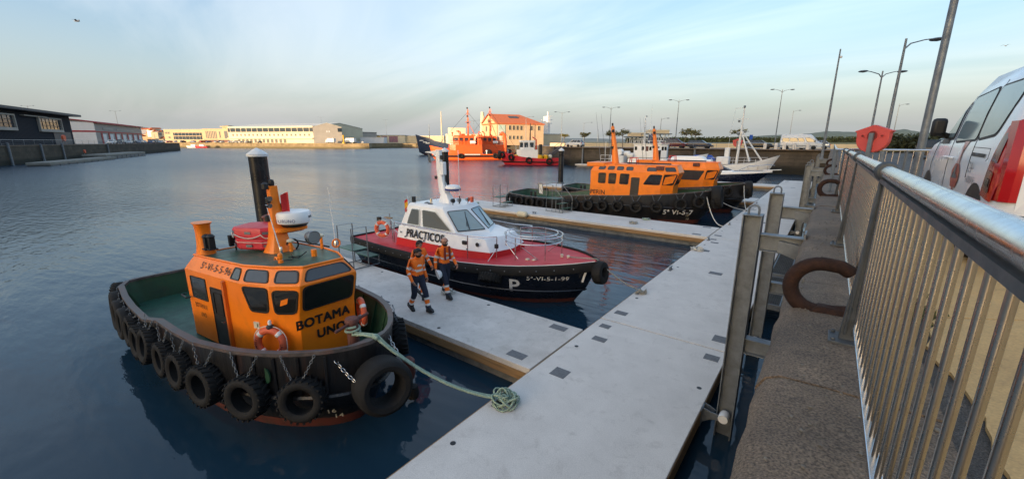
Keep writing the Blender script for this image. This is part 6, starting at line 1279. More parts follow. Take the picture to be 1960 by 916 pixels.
# tail lamp wrapping the rear corner
side_patch('tail_light', [(.16,.60),(.50,.64),(.43,.92),(.32,1.24),(.18,1.30),(.12,.95)], 'tail_red', .014, r=.03); side_patch('tail_light_lens', [(.24,.67),(.44,.70),(.40,.87),(.23,.85)], 'tail_dark', .019, r=.02); side_patch('tail_light_lens', [(.22,.93),(.38,.95),(.30,1.18),(.22,1.19)], 'tail_dark', .019, r=.02); side_patch('tail_light_lens', [(.27,.72),(.40,.735),(.385,.80),(.265,.79)], 'glass_dim', .023, r=.01)
G().loft([[(x+k, y_-.25*k, z) for x, y_ in ((.02,.80),(.02,.85),(.07,.905),(.20,.922),(.20,.89),(.10,.80))] for k, z in ((0,.62),(0.01,.95),(.06,1.28))]).obj('tail_light', 'tail_red', t, smooth=30)
G().cbox((2.78,1.03,1.30), .10, .16, .22, .15).obj('mirror', 'black', t, bevel=.04); G().tube([(2.86,.88,1.18),(2.80,1.0,1.22)], .035, 8).obj('mirror_arm', 'black', t); side_patch('mirror_base', [(2.62,1.10),(3.22,1.10),(3.15,1.17),(2.66,1.16)], 'black', .012)
WV = wheel_mesh(.325, .22)
for wx in (.78, 3.50):
    for sy in (-1, 1): setattr(link('wheel', WV, t, (wx, sy*.83, .325/1.1)), 'scale', (1, 1, 1/1.1))
    side_patch('wheel_arch', [(wx+.40*math.cos(R(a)),.33+.40*math.sin(R(a))) for a in range(-18, 199, 14)], 'black', .003); 
G().box(.95,3.15,.80,.93,.20,.27).obj('sill', 'grey_metal', t, smooth=False); G().box(-.05,.10,-.85,.85,.32,.52).obj('rear_bumper', 'grey_metal', t, bevel=.03)
G().box(-.012,.0,-.80,.80,.55,1.6).xf(Matrix.Translation((.03,0,0))).obj('tailgate_seam', 'van_white', t)
# ================================================================ FAR SIDE OF THE HARBOUR
LQ0 = V((-60,-28,0)); LQD = V((-.914,.406,0)).normalized(); LQN = V((-.406,-.914,0)).normalized()
def LQ(t_, off, z): p = LQ0+LQD*t_+LQN*off; return V((p.x, p.y, z))
RZL = math.atan2(LQD.y, LQD.x)
def poly_ground(name, pts, z, m): return struct(G().add([(p[0], p[1], z) for p in pts], [tuple(range(len(pts)))]).obj(name, m, smooth=False))
def fxy(px, d): p = far(px, 272, d); return (p.x, p.y)
# end quay
EQ = [(QE,82),(-46,82),(-80,114),(-108,136),fxy(836,262)]
poly_ground('end_quay_ground', [(60,82.0),(QE,82.0),*EQ[1:],fxy(836,900),fxy(1200,1200),fxy(1700,1400),(400,300)], 3.99, 'quay_road')
ew = wall_run('quay_wall', EQ, -3, 3.93, 'masonry', 'stained brown masonry wall of the end quay behind the moored boats')
cap_run('wall_coping', [(EQ[0][0],EQ[0][1]-.0)]+EQ[1:], 0.6, 3.88, 4.05, 'coping', ew)
# fish market pier and the land behind
LP = [fxy(836,372),fxy(770,372),fxy(712,345),fxy(706,318),fxy(500,330),fxy(392,338),fxy(316,350)]
poly_ground('pier_ground', LP+[fxy(316,900),fxy(836,900)], 3.96, 'far_ground')
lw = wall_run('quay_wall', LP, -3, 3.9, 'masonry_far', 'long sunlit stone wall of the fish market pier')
poly_ground('far_land', [fxy(-300,420),fxy(330,430),fxy(836,640),fxy(1200,900),fxy(2300,1200),fxy(2300,5200),fxy(980,5200),fxy(-300,5200)], 3.85, 'far_ground')
# left quay
LE = [LQ(-40,0,0), LQ(251,0,0), LQ(251,70,0)]; LE = [(p.x, p.y) for p in LE]
poly_ground('left_quay_ground', [LE[0], LE[1], LE[2], tuple(LQ(-40,130,0))[:2]], 3.96, 'quay_road')
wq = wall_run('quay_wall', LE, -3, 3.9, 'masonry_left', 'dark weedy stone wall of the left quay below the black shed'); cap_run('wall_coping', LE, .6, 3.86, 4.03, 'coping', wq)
# sloping red slip between pier and trawler
struct(G().add([(*fxy(752,371),.1),(*fxy(836,371),.1),(*fxy(836,392),4.0),(*fxy(752,392),4.0)], [(0,1,2,3)]).obj('slipway', mat('slip_red', (.36,.13,.06), .8, c2=(.28,.12,.06), ns=.2), smooth=False))

def ribbed(name, c1, c2, s=2.0, rough=.5):
    m = bpy.data.materials.new(name); m.use_nodes = True; t = m.node_tree; b = t.nodes['Principled BSDF']; tcn = N(t, 'ShaderNodeTexCoord')
    wv = N(t, 'ShaderNodeTexWave', i_Scale=s, wave_type='BANDS', bands_direction='X'); K(t, tcn, 'Object', wv, 'Vector')
    mx = N(t, 'ShaderNodeMix', data_type='RGBA'); mx.inputs[6].default_value = (*c1, 1); mx.inputs[7].default_value = (*c2, 1); K(t, wv, 'Fac', mx, 0); K(t, mx, 2, b, 'Base Color'); b.inputs['Roughness'].default_value = rough; b.inputs['Specular IOR Level'].default_value = .2
    bp = N(t, 'ShaderNodeBump', i_Strength=.6, i_Distance=.1); K(t, wv, 'Fac', bp, 'Height'); K(t, bp, 0, b, 'Normal'); M[name] = m
ribbed('black_clad', (.007,.010,.017), (.016,.021,.031), .55, .8); ribbed('grey_clad', (.22,.22,.22), (.28,.28,.27), .5)
DM('roof_grey', (.085,.085,.09), .6); DM('wall_white', (.68,.67,.66), .7, c2=(.60,.59,.58), ns=.3); DM('trim_red', (.34,.022,.03), .6); DM('wall_cream', (.62,.50,.32), .8, c2=(.55,.44,.28), ns=.3, dirt=((.4,.32,.22),.5,.4))
DM('wall_tan', (.48,.35,.21), .8, c2=(.41,.30,.18), ns=.25); DM('wall_grey', (.40,.36,.31), .8, c2=(.34,.31,.27), ns=.3); DM('wall_ivory', (.60,.53,.38), .8, c2=(.54,.47,.33), ns=.2); DM('roof_white', (.60,.58,.52), .6)
DM('roof_tile', (.58,.15,.05), .8, c2=(.50,.12,.04), ns=1.5, bump=.4, bs=6); DM('wall_peach', (.62,.42,.25), .85, c2=(.55,.36,.21), ns=.5); DM('far_glass', (.03,.045,.06), .08, spec=.8); DM('far_window', (.10,.09,.075), .4); DM('mural_a', (.30,.52,.42), .8, c2=(.62,.60,.52), ns=.5); DM('mural_b', (.12,.10,.14), .8, c2=(.5,.2,.2), ns=.9)
def building(name, label, p0, p1, depth, h, wm, z0=3.97, roof='flat', rh=0, rm='roof_grey', over=.3, ridge='x'):
    """box with its front from p0 (left) to p1 (right), local x along the front, y back"""
    p0, p1 = V((p0[0], p0[1], 0)), V((p1[0], p1[1], 0)); d = p1-p0; L = d.length; rz = math.atan2(d.y, d.x)
    t = thing(name, label, 'building', (p0.x, p0.y, z0), rz); t['L'] = L
    if roof == 'gable':
        if ridge == 'y':
            G().prism([(0,0,0),(L,0,0),(L,0,h),(L/2,0,h+rh),(0,0,h)], (0,depth,0)).obj('wall', wm, t, smooth=False)
            G().prism([(-over,-over,h-.0),(L/2,-over,h+rh+.05),(L+over,-over,h),(L+over,-over,h+.25),(L/2,-over,h+rh+.35),(-over,-over,h+.25)], (0,depth+2*over,0)).obj('roof', rm, t, smooth=False)
        else:
            G().prism([(0,0,0),(0,depth,0),(0,depth,h),(0,depth/2,h+rh),(0,0,h)], (L,0,0)).obj('wall', wm, t, smooth=False)
            G().prism([(-over,-over,h-.05),(-over,depth/2,h+rh+.05),(-over,depth+over,h-.05),(-over,depth+over,h+.25),(-over,depth/2,h+rh+.35),(-over,-over,h+.25)], (L+2*over,0,0)).obj('roof', rm, t, smooth=False)
    else:
        G().box(0,L,0,depth,0,h).obj('wall', wm, t, smooth=False); G().box(-over,L+over,-over,depth+over,h,h+.4).obj('roof', rm, t, smooth=False)
    return t, L
def win_row(t, xs, w_, z0, z1, m='far_window', nm='window', y_=0.0, d=.1, frame=None):
    me = G().box(-w_/2,w_/2,-d,.02,z0,z1).mesh(nm, m, False)
    for x in xs:
        o = link(nm, me, t, (x, y_, 0))
        if frame:
            g = G(); f = .12; g.box(-w_/2-f,w_/2+f,-d-.03,-.0,z0-f,z0); g.box(-w_/2-f,w_/2+f,-d-.03,-.0,z1,z1+f); g.box(-w_/2-f,-w_/2,-d-.03,0,z0,z1); g.box(w_/2,w_/2+f,-d-.03,0,z0,z1); g.obj('frame', frame, o, smooth=False)
def win_side(t, ys, w_, z0, z1, x_, m='far_window', d=.1):
    s = -1 if x_ <= 0 else 1
    for y_ in ys: G().box(min(x_, x_+s*d), max(x_, x_+s*d), y_-w_/2, y_+w_/2, z0, z1).obj('window', m, t, smooth=False)
def line(n, a, b): return [lerp(a, b, (k+.5)/n) for k in range(n)]

# black shed on the left quay (front seen from the basin, so left end is the farther-from-us... built from t=138 back to t=40)
t, L = building('port_shed', 'long black ribbed port shed with two large paned windows on the left quay', LQ(40,7,0), LQ(138.4,7,0), 26, 8.55, 'black_clad', over=0.0, rm='roof_grey')
def lx(tt): return tt-40
G().box(-1,L+2.2,-2.2,27,8.35,8.95).obj('eaves', 'roof_grey', t, smooth=False)
for a, b in ((lx(84),lx(106)),(lx(118.2),lx(131))):
    w_ = thing('window', '', ''); w_.parent = t; w_.location = (a,0,0)
    for k in list(w_.keys()): del w_[k]
    W_ = b-a; g = G(); f = .35; z0, z1 = 4.15, 7.0
    g.box(-f,W_+f,-.5,.02,z0-f*2,z0); g.box(-f,W_+f,-.5,.02,z1,z1+f); g.box(-f,0,-.5,.02,z0,z1); g.box(W_,W_+f,-.5,.02,z0,z1); g.obj('frame', 'wall_grey', w_, smooth=False)
    n = max(5, int(W_/2.1)); g = G()
    for k in range(1, n): g.box(W_*k/n-.05,W_*k/n+.05,-.16,.0,z0,z1)
    for zz_ in (z0+.95, z0+1.9): g.box(0,W_,-.17,.0,zz_-.05,zz_+.05)
    g.obj('mullions', 'black', w_, smooth=False)
    for k in range(n):
        for zz_ in (z0, z0+.95, z0+1.9): G().box(W_*k/n+.05,W_*(k+1)/n-.05,-.08,.01,zz_+.05,zz_+.9).obj('pane', 'shed_glass' if 'shed_glass' in M else 'far_glass', w_, smooth=False)
G().box(lx(125.5),lx(136.5),-.12,.02,0,3.6).obj('door', 'roof_grey', t, smooth=False)
G().box(lx(110),lx(122),-.8,0,6.9+.3,7.45).obj('canopy_strip', 'wall_grey', t, smooth=False)
# red and white warehouse
t, L = building('warehouse', 'white warehouse with red bands and roller doors on the left quay', LQ(175,12,0), LQ(236,12,0), 18, 7.9, 'grey_clad', rm='trim_red', over=.5, roof='gable', rh=1.2)
G().box(-.12,0,-.02,18.02,0,8.0).obj('end_wall', 'wall_white', t, smooth=False); G().box(-.2,-.12,-.1,18.1,4.3,4.9).obj('end_band', 'trim_red', t, smooth=False); G().box(-.2,L,-.12,-.02,4.3,4.75).obj('band', 'trim_red', t, smooth=False)
G().box(0,L,-.9,-.1,7.6,8.1).obj('gutter', 'trim_red', t, smooth=False)
for x in line(7, 4, L-1):
    G().box(x-3.0,x-1.4,-.12,0,0,4.2).obj('door_pier', 'trim_red', t, smooth=False); G().box(x-1.35,x+2.6,-.10,0,0,3.7).obj('roller_door', 'wall_white', t, smooth=False)
G().box(8,20,-.16,-.12,5.4,6.2).obj('sign_band', 'wall_grey', t, smooth=False); G().box(24,48,-.16,-.12,5.4,6.1).obj('sign_band', 'wall_grey', t, smooth=False)
# quay furniture on the left
pr = pipe_rail([tuple(LQ(60,.5,4.03)), tuple(LQ(248,.5,4.03))], 'thin grey railing along the left quay edge', 1.15, (.3,.65), 4.5)
for i, (tt, hh) in enumerate(((82.5,2.6),(96,1.6),(107,2.1),(139,1.5))):
    p = LQ(tt,-.35,0); q = thing('fender_post', ['pale steel fender post at the black shed end of the left quay', 'slim pale fender post below the left quay railing', 'pale fender post beside the low raft on the left quay', 'short pale fender post by the lifebuoy stands'][i], 'post', (p.x,p.y,-1), 0, 'pale fender posts on the left quay'); G().tube([(0,0,0),(0,0,4.6+hh*.3)], .22, 8).obj('post_tube', 'galv', q); G().lathe([(.26,0),(.26,.1),(.05,.18)], 8, (0,0,4.6+hh*.3)).obj('cap', 'galv', q)
def lifebuoy_stand(p, rz, s, label, m='sign_red', post=1.2, back=True):
    t = thing('lifebuoy_stand', label, 'lifebuoy stand', p, rz, 'red lifebuoy stands'); w_ = .40*s
    pts = [(0,1.0)]+[(-.10,.97),(-1.0,.62),(-.86,.52),(-.84,.2)]+[(.84*math.cos(R(a)),.10+.84*math.sin(R(a))*.95) for a in range(190, 351, 16)]+[(.84,.2),(.86,.52),(1.0,.62),(.10,.97)]
    zc = post+w_*.75; g = G()
    g.prism([(x*w_, -.09*s, zc+z*w_) for x, z in pts], (0,.18*s,0)); g.obj('holder', m, t, smooth=False, bevel=.015*s)
    # recess behind the post and the two hand holes, as dark inset ovals with a lip
    for cx, rx, rz2 in ((0,.29,.33),(-.5,.10,.09),(.5,.10,.09)):
        g = G(); g.tube([((cx+rx*math.cos(a))*w_, -.095*s, zc+(.32+rz2*math.sin(a))*w_) for a in [2*math.pi*k/18 for k in range(18)]], .012*s, 5, closed=True); g.obj('hole_lip', m, t)
        G().prism([((cx+rx*math.cos(a))*w_, -.098*s, zc+(.32+rz2*math.sin(a))*w_) for a in [2*math.pi*k/18 for k in range(18)]], (0,.004,0)).obj('hole', 'maroon', t, smooth=False)
    G().box(-.045*s,.045*s,-.17*s,-.10*s,0,zc+.5*w_).obj('post', 'grey_metal', t, smooth=False); return t
lifebuoy_stand((0.80,14.05,3.70), R(-37+12), 1.0, 'red lifebuoy holder on a grey post past the end of the bar railing', post=1.06)
p = LQ(113,1,3.97); lifebuoy_stand((p.x,p.y,p.z), RZL+math.pi, 2.4, 'faded red lifebuoy stand on the left quay edge', 'lifering', .9); p = LQ(118,-1.0,1.0); lifebuoy_stand((p.x,p.y,p.z), RZL+math.pi, 1.5, 'small red lifebuoy stand on the raft by the left quay', 'lifering', .6)
lifebuoy_stand((-13.2,82.0,4.0), R(0), 2.1, 'small red lifebuoy holder at the end quay wall by the black estate car', 'sign_red', .3)
concrete_mat('raft_deck', (.26,.245,.21), (.19,.18,.15), (.12,.11,.09), s=.6)
def raft(t0, t1, o0, o1, zt, label):
    t = thing('raft', label, 'raft', LQ(t0,o0,0), RZL, 'low work rafts at the left quay'); L, W_ = t1-t0, abs(o1-o0)
    G().box(0,L,0,W_,zt-.5,zt).obj('deck', 'raft_deck', t, smooth=False, bevel=.05)
    n = int(L/4)
    for k in range(n): G().box(L*k/n+.25,L*(k+1)/n-.25,.0,W_-.1,-.3,zt-.52).obj('float', 'pont_side', t, smooth=False)
raft(75,113,-8.5,-5,0.75,'long low grey raft under the black shed'); raft(112,150,-7,-2.0,1.35,'higher worn raft with block floats beside the left quay')

# ---- far pier buildings
def fb(name, label, pxl, dl, pxr, dr, depth, h, wm, **k): return building(name, label, fxy(pxl,dl), fxy(pxr,dr), depth, h, wm, **k)
t, L = fb('office_building', 'long tan harbour office with dark ribbon glazing on the far pier', 317, 372, 391, 362, 25, 10.8, 'wall_tan', rm='wall_grey', over=.2)
G().box(L*.24,L*.97,-.15,0,2.6,8.2).obj('glazing', 'far_glass', t, smooth=False); win_row(t, [L*.06,L*.13], 2.2, 7.2, 9.0, frame='wall_cream'); win_row(t, [L*.13], 2.2, 3.4, 5.2, frame='wall_cream'); G().box(L*.24,L*.97,-.6,0,5.2,5.7).obj('spandrel', 'wall_tan', t, smooth=False)
for x in line(8, L*.24, L*.97): G().box(x-.12,x+.12,-.3,-.1,2.6,8.2).obj('mullion', 'wall_grey', t, smooth=False)
t, L = fb('office_building', 'tan block with tall slit windows and rooftop turret on the far pier', 391, 358, 440, 352, 22, 11.0, 'wall_tan', rm='wall_tan', over=.1)
win_row(t, line(7,L*.1,L*.55), .9, 3.4, 9.4, 'roof_grey'); win_row(t, [L*.66], 1.2, 4, 9, 'roof_grey'); win_row(t, [L*.9], 3.5, 3.4, 9.4, 'roof_grey'); G().loft([[(L*.72+a,8+b,z) for a, b in rrect(9*s,9*s,1,2)] for s, z in ((.8,11),(.8,12.6),(1.05,12.7),(1.05,13.4),(.3,14.3))]).obj('turret', 'wall_tan', t, smooth=False)
G().box(L*.0,L,-.2,0,.4,2.2).obj('ground_band', 'rust_red', t, smooth=False)
t, L = fb('fish_market', 'long ivory fish market hall with glazed clerestory and rows of small windows', 440, 352, 601, 326, 60, 12.6, 'wall_ivory', rm='roof_white', over=.3, roof='gable', rh=3.4)
G().box(0,L,-.25,0,8.6,11.6).obj('clerestory', 'far_glass', t, smooth=False)
for x in line(15, 0, L): G().box(x-.2,x+.2,-.5,-.2,8.6,11.6).obj('mullion', 'wall_ivory', t, smooth=False)
win_row(t, line(19,L*.03,L*.98), 1.5, 5.4, 7.0); win_row(t, line(12,L*.1,L*.7), 2.6, .2, 2.9, 'far_window', 'doorway'); G().box(-.2,L+.2,-1.6,0,3.3,3.9).obj('canopy', 'wall_ivory', t, smooth=False); G().box(-.3,L+.3,-.7,0,8.0,8.5).obj('cornice', 'wall_ivory', t, smooth=False)
t, L = fb('market_end_hall', 'grey gabled end hall of the fish market', 601, 325.5, 656, 333, 40, 12.0, 'wall_grey', roof='gable', rh=3.0, ridge='y', rm='roof_white', over=.2)
win_row(t, [L*.48,L*.56], .9, 8.2, 9.4, 'wall_white'); G().box(L*.86,L+.2,-.2,0,8.6,11.4).obj('glazing', 'far_glass', t, smooth=False)
t, L = fb('long_shed', 'low grey sheds stretching behind the pier end', 656, 372, 722, 400, 30, 9.5, 'wall_grey', rm='roof_grey', over=.2)
t, L = fb('mural_shed', 'low yellow shed with dark mural behind the pier', 712, 402, 776, 402, 20, 7.0, 'wall_ivory', rm='roof_grey', over=.2)
for a, b, m in ((.08,.26,'yellow'),(.30,.46,'mural_b'),(.52,.78,'mural_b')): G().box(L*a,L*b,-.12,0,.8,6.4).obj('mural', m, t, smooth=False)
t, L = fb('long_shed', 'cream low shed behind the red slipway', 776, 404, 850, 404, 20, 6.6, 'wall_cream', rm='roof_white', over=.2)
t, L = fb('dark_hangar', 'dark low roofed hangar rising behind the fish market', 440, 470, 515, 470, 40, 15.8, 'roof_grey', rm='roof_grey', over=.2)
t, L = fb('low_shed', 'white low shed in front of the far sheds at the pier end', 690, 366, 735, 368, 14, 4.8, 'wall_white', rm='roof_white', over=.2)
t, L = fb('customs_house', 'peach stone building with orange hipped tile roof behind the rescue ships', 951, 158, 1040, 166, 17, 7.7, 'wall_peach', rm='roof_tile', over=.3)
G().prism([(0,0,7.7),(0,17,7.7),(0,8.5,11.3)], (.5,0,0)).obj('gable', 'wall_peach', t, smooth=False)
g = G(); e = .4; a, b, c, d, r0_, r1_ = (-e,-e,7.7), (L+e,-e,7.7), (L+e,17+e,7.7), (-e,17+e,7.7), (-e,8.5,11.5), (L-6.5,8.5,11.5); up_ = lambda p: (p[0],p[1],p[2]+.3)
g.add([a,b,c,d,r0_,r1_]+[up_(p) for p in (a,b,c,d,r0_,r1_)], [(6,7,11,10),(7,8,11),(8,9,10,11),(0,1,5,4),(1,2,5),(2,3,4,5),(0,1,7,6),(1,2,8,7),(2,3,9,8),(0,4,10,6),(4,3,9,10)]); g.obj('tile_roof', 'roof_tile', t, smooth=False)
win_row(t, line(4,L*.23,L*.55), 1.0, 5.6, 7.2, frame='wall_cream'); win_row(t, [L*.73,L*.89], 1.0, 5.6, 7.2, frame='wall_cream'); win_row(t, line(4,L*.23,L*.55), .9, 2.2, 3.5, frame='wall_cream'); win_side(t, [6,11], 1.1, 5.2, 7.2, -.01); win_side(t, [8.5], .9, 8.4, 9.8, -.01)
G().box(L*.03,L*.17,-.16,0,.3,7.4).obj('mural', 'mural_a', t, smooth=False); G().box(L*.05,L*.15,-.2,-.16,2.8,4.6).obj('mural', 'mural_b', t, smooth=False); G().prism([(L*.36,4.6,10.15),(L*.56,4.6,10.15),(L*.56,6.4,10.95),(L*.36,6.4,10.95)], (0,-.1,.12)).obj('skylight', 'roof_grey', t, smooth=False)
t, L = fb('harbour_shed', 'cream harbour shed right of the tiled building', 1040, 180, 1075, 186, 14, 4.4, 'wall_cream', rm='roof_white', over=.2); G().box(L*.3,L*.42,1,4,4.4,12).obj('white_tower', 'wall_white', t, smooth=False)
for tt, h_ in ((.05,10.4),(.37,14)): G().box(L*tt,L*tt+.5,2,2.5,4.4,h_).obj('flue', 'wall_white', t, smooth=False)
for h_ in (10.5,9,12): G().box(L*.42,L*.62,2,2.4,h_,h_+.25).obj('tower_arm', 'wall_white', t, smooth=False)
# unseen ridges added to shade the near basin, gap shaped to light the ships
for xs, edge, sd in (([-150,-105,-82,-70,-40,0,60,120,260,420,600,800], (-150,-70), 2), ([-345,-322,-306,-280,-240,-200,-165,-150,-120], None, 5)):
    g = G(); rows = []; rd = random.Random(sd)
    for yy, hh in ((-640,0),(-570,.7),(-500,1.0),(-460,.55),(-330,0)):
        row = []
        for x in xs:
            k = max(0, min(1, (x-edge[0])/(edge[1]-edge[0])))**1.2 if edge else max(0, min(1, (x+345)/39, (-120-x)/30)); row.append((x, yy+rd.uniform(-8,8)*(hh < 1), 2+hh*67*k*(1+rd.uniform(-.015,.015))))
        rows.append(row)
    g.loft(rows, cap=False, closed=False); struct(g.obj('hill', mat('shade_ridge', (.06,.075,.035), .95, c2=(.10,.09,.06), ns=.03), smooth=True))

# ---- elevated cream containers on trestles (end quay)
def trestle_box(pxl, pxr, pyt, pyb, d, label):
    a, b = far(pxl,pyt,d), far(pxr,pyb,d); dr = V((b.x-a.x,b.y-a.y,0)); L = dr.length; t = thing('gangway_unit', label, 'gangway', (a.x,a.y,4.0), math.atan2(dr.y,dr.x), 'raised cream gangways'); zt, zb = a.z-4, b.z-4
    G().box(0,L,0,2.4,zb,zt).obj('cabin', 'wall_cream', t, smooth=False); g = G()
    for k in range(5):
        x = L*k/4; g.beam((x,0,0),(x,0,zb),.12,.12); g.beam((x,2.4,0),(x,2.4,zb),.12,.12)
        if k < 4: g.beam((x,0,0),(x+L/4,0,zb),.08,.08); g.beam((x+L/4,0,0),(x,0,zb),.08,.08)
    g.obj('trestle', 'white_trim', t); g = G(); g.box(-1.0,L+.6,-.4,2.8,zb-.25,zb-.002); g.obj('platform', 'galv', t, smooth=False)
trestle_box(1206,1236,254,261,112,'smaller cream gangway cabin on a white trestle beyond the parked cars'); trestle_box(1242,1281,248.5,255.5,108,'larger cream gangway cabin on a white trestle beyond the parked cars')
# hedge and bank along the end quay
def leaf_mass(box, n, sz, seed, jit=1.0):
    rd = random.Random(seed); g = G(); x0,x1,y0,y1,z0,z1 = box
    for k in range(n):
        c = V((rd.uniform(x0,x1), rd.uniform(y0,y1), z0+(z1-z0)*(rd.random()**.7)*(.75+.25*math.sin(k)))); a = V((rd.gauss(0,1),rd.gauss(0,1),rd.gauss(0,1))).normalized(); b = a.cross(V((rd.gauss(0,1),rd.gauss(0,1),rd.gauss(0,1)))).normalized(); s = sz*rd.uniform(.6,1.3)
        g.add([c+a*s, c+b*s*.5, c-a*s, c-b*s*.5], [(0,1,2,3)])
    return g
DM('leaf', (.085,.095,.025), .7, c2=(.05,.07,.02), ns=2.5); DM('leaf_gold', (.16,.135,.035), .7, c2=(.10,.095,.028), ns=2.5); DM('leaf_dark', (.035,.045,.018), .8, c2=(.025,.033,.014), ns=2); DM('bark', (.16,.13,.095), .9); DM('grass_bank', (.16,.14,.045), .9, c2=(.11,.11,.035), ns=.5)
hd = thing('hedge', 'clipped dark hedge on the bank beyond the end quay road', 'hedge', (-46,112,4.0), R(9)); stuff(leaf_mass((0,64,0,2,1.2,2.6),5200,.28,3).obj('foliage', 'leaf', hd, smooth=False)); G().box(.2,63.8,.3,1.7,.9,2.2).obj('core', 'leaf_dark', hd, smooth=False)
struct(G().prism([(-60,100,4.0),(20,108,4.0),(20,118,5.2),(-60,116,5.2)], (0,0,.05)).obj('grass_bank', 'grass_bank', smooth=False))
wallb = G().prism([(-62,98.5,4.0),(24,104,4.0),(24,104.3,4.0),(-62,98.8,4.0)], (0,0,.9)).obj('boundary_wall', 'wall_cream', smooth=False); tag(wallb, 'low pale boundary wall behind the parked cars', 'wall')
# ---- trees
def tree(p, h, cr, seed, label, gold=True):
    rd = random.Random(seed); t = thing('young_tree', label, 'tree', p, 0, 'young trees along the end quay road'); tk = G(); lean = V((rd.uniform(-.1,.1), rd.uniform(-.1,.1), 0)); top = V((0,0,h*.62))+lean*h
    tk.tube([(0,0,0), lean*h*.4+V((0,0,h*.35)), top], [.11,.085,.06], 7); tips = []
    for k in range(9):
        a = 2*math.pi*k/9+rd.uniform(-.3,.3); e = top+V((math.cos(a)*cr*rd.uniform(.6,1.05), math.sin(a)*cr*rd.uniform(.6,1.05), h*rd.uniform(.06,.30))); m_ = top.lerp(e,.5)+V((0,0,h*.05)); tk.tube([top-V((0,0,.15*rd.random())), m_, e], [.04,.025,.01], 5); tips += [e, m_, m_.lerp(e,.5)]
    tk.obj('trunk', 'bark', t); g = G()
    for e in tips:
        for k in range(16):
            c = e+V((rd.gauss(0,.22),rd.gauss(0,.22),rd.gauss(0,.14)))*cr*.75; a = V((rd.gauss(0,1),rd.gauss(0,1),rd.gauss(-.3,.6))).normalized(); b = a.cross(V((rd.gauss(0,1),rd.gauss(0,1),1))).normalized(); s = rd.uniform(.12,.26); g.add([c+a*s, c+b*s*.45, c-a*s, c-b*s*.45], [(0,1,2,3)])
    stuff(g.obj('crown', 'leaf_gold' if gold else 'leaf', t, smooth=False))
for px, py, d, cr, sd, l in ((1194,246,95,1.9,1,'bare-trunked young tree behind the orange tug mast'),(1311,244,92,1.5,2,'bushy young tree behind the fishing boat funnel'),(1335,247,105,1.2,3,'small young tree between the fishing boat and the A-frame mast'),(1419,242,98,1.7,4,'flat-topped young tree near the blue road sign'),(1118,252,110,1.3,5,'small young tree at the stair end of the quay'),(1078,254,125,1.4,6,'far young tree beside the harbour shed'),(1172,248,95,1.2,7,'sparse young tree partly behind the tug antennas')):
    p = far(px, py, d); tree((p.x,p.y,4.0), p.z-4.0, cr, sd, l)
# ---- lamp posts
def lamp(px, py, d, label, arms=2, r=.09, zb=3.98, arm=1.7, double_rz=None, head=True):
    p = far(px, py, d); h = p.z-zb; az = math.atan2(_r.y, _r.x) if double_rz is None else double_rz; t = thing('street_lamp', label, 'street lamp', (p.x,p.y,zb), az, 'tall street lamps')
    G().tube([(0,0,0),(0,0,h*.5),(0,0,h)], [r*1.25,r,r*.62], 10).obj('pole', 'galv', t); G().lathe([(r*1.9,0),(r*1.9,.06),(r*1.4,.12)], 10).obj('base', 'galv', t)
    for s in ((1,-1) if arms == 2 else (1,) if arms == 1 else ()):
        G().tube([(0,0,h-.55),(s*.35*arm/1.7,0,h-.25),(s*arm*.7,0,h-.06),(s*arm,0,h)], [r*.5,r*.45,r*.4,r*.3], 6).obj('arm', 'galv', t)
        G().lathe([(.02,-.10),(.30,-.04),(.36,.01),(.26,.07),(.03,.10)], 14, (s*(arm+.25),0,h-.04)).obj('lamp_head', 'galv', t)
    return t
p = far(1800,120,11.5); t = thing('street_lamp', 'thick grey lamp pole rising beside the van mirror', 'street lamp', (p.x,p.y,3.72), 0, 'tall street lamps'); G().tube([(0,0,0),(0,0,5),(0,0,10)], [.095,.08,.065], 12).obj('pole', 'galv', t); G().lathe([(.16,0),(.16,.03),(.1,.08)], 12).obj('base', 'galv', t); G().tube([(0,0,9.4),(.5,0,9.8),(1.6,0,10)], [.05,.045,.03], 8).obj('arm', 'galv', t); G().lathe([(.02,-.10),(.30,-.04),(.36,.01),(.26,.07),(.03,.10)], 14, (1.9,0,9.95)).obj('lamp_head', 'galv', t)
lamp(1735,74,25,'tall single-arm street lamp behind the red lifebuoy holder',1,.085,3.8,1.5); lamp(1690,136,38,'double-arm street lamp left of the single-arm one',2,.085,3.85,1.45); 
tt_ = lamp(1609,94,33,'bare tall pole with a small dome camera near the quay edge',0,.075,3.8); G().sphere((.14,0,far(1609,94,33).z-3.8-.55), .09, 10, 6).obj('camera_dome', 'white_trim', tt_)
for px, py, d, a, l in ((1498,171,76,2,'double-arm street lamp beside the minibus'),(1519,211,118,1,'farther street lamp behind the minibus'),(1722,199,95,1,'slim distant street lamp right of the lifebuoy holder'),(1300,191,88,2,'double-arm street lamp behind the fishing boat'),(1170,205,100,2,'double-arm street lamp behind the orange tug mast'),(1076,214,112,2,'double-arm street lamp above the slim mooring pile'),(1118,234,150,1,'small far street lamp near the stair end'),(1145,247,190,0,'tiny far pole beyond the end quay'),(1266,226,110,1,'street lamp half hidden by the orange mast'),(906,230,190,2,'street lamp behind the orange rescue ships'),(952,226,165,2,'street lamp in front of the tiled roof'),(1007,223,160,2,'street lamp before the tiled roof hip'),
                         (614,224,380,2,'street lamp above the fish market gable'),(738,229,420,2,'street lone mast lamp left of the trawler'),(220,212,230,2,'street lamp above the red and white warehouse'),(52,202,190,2,'street lamp above the black shed roof'),(295,256,260,0,'pale thin pole at the end of the left quay'),(420,247,420,0,'thin pole on the far pier block')): lamp(px, py, d, l, a, .11 if d > 150 else .08, 3.98, 1.5 if d < 150 else 2.4)
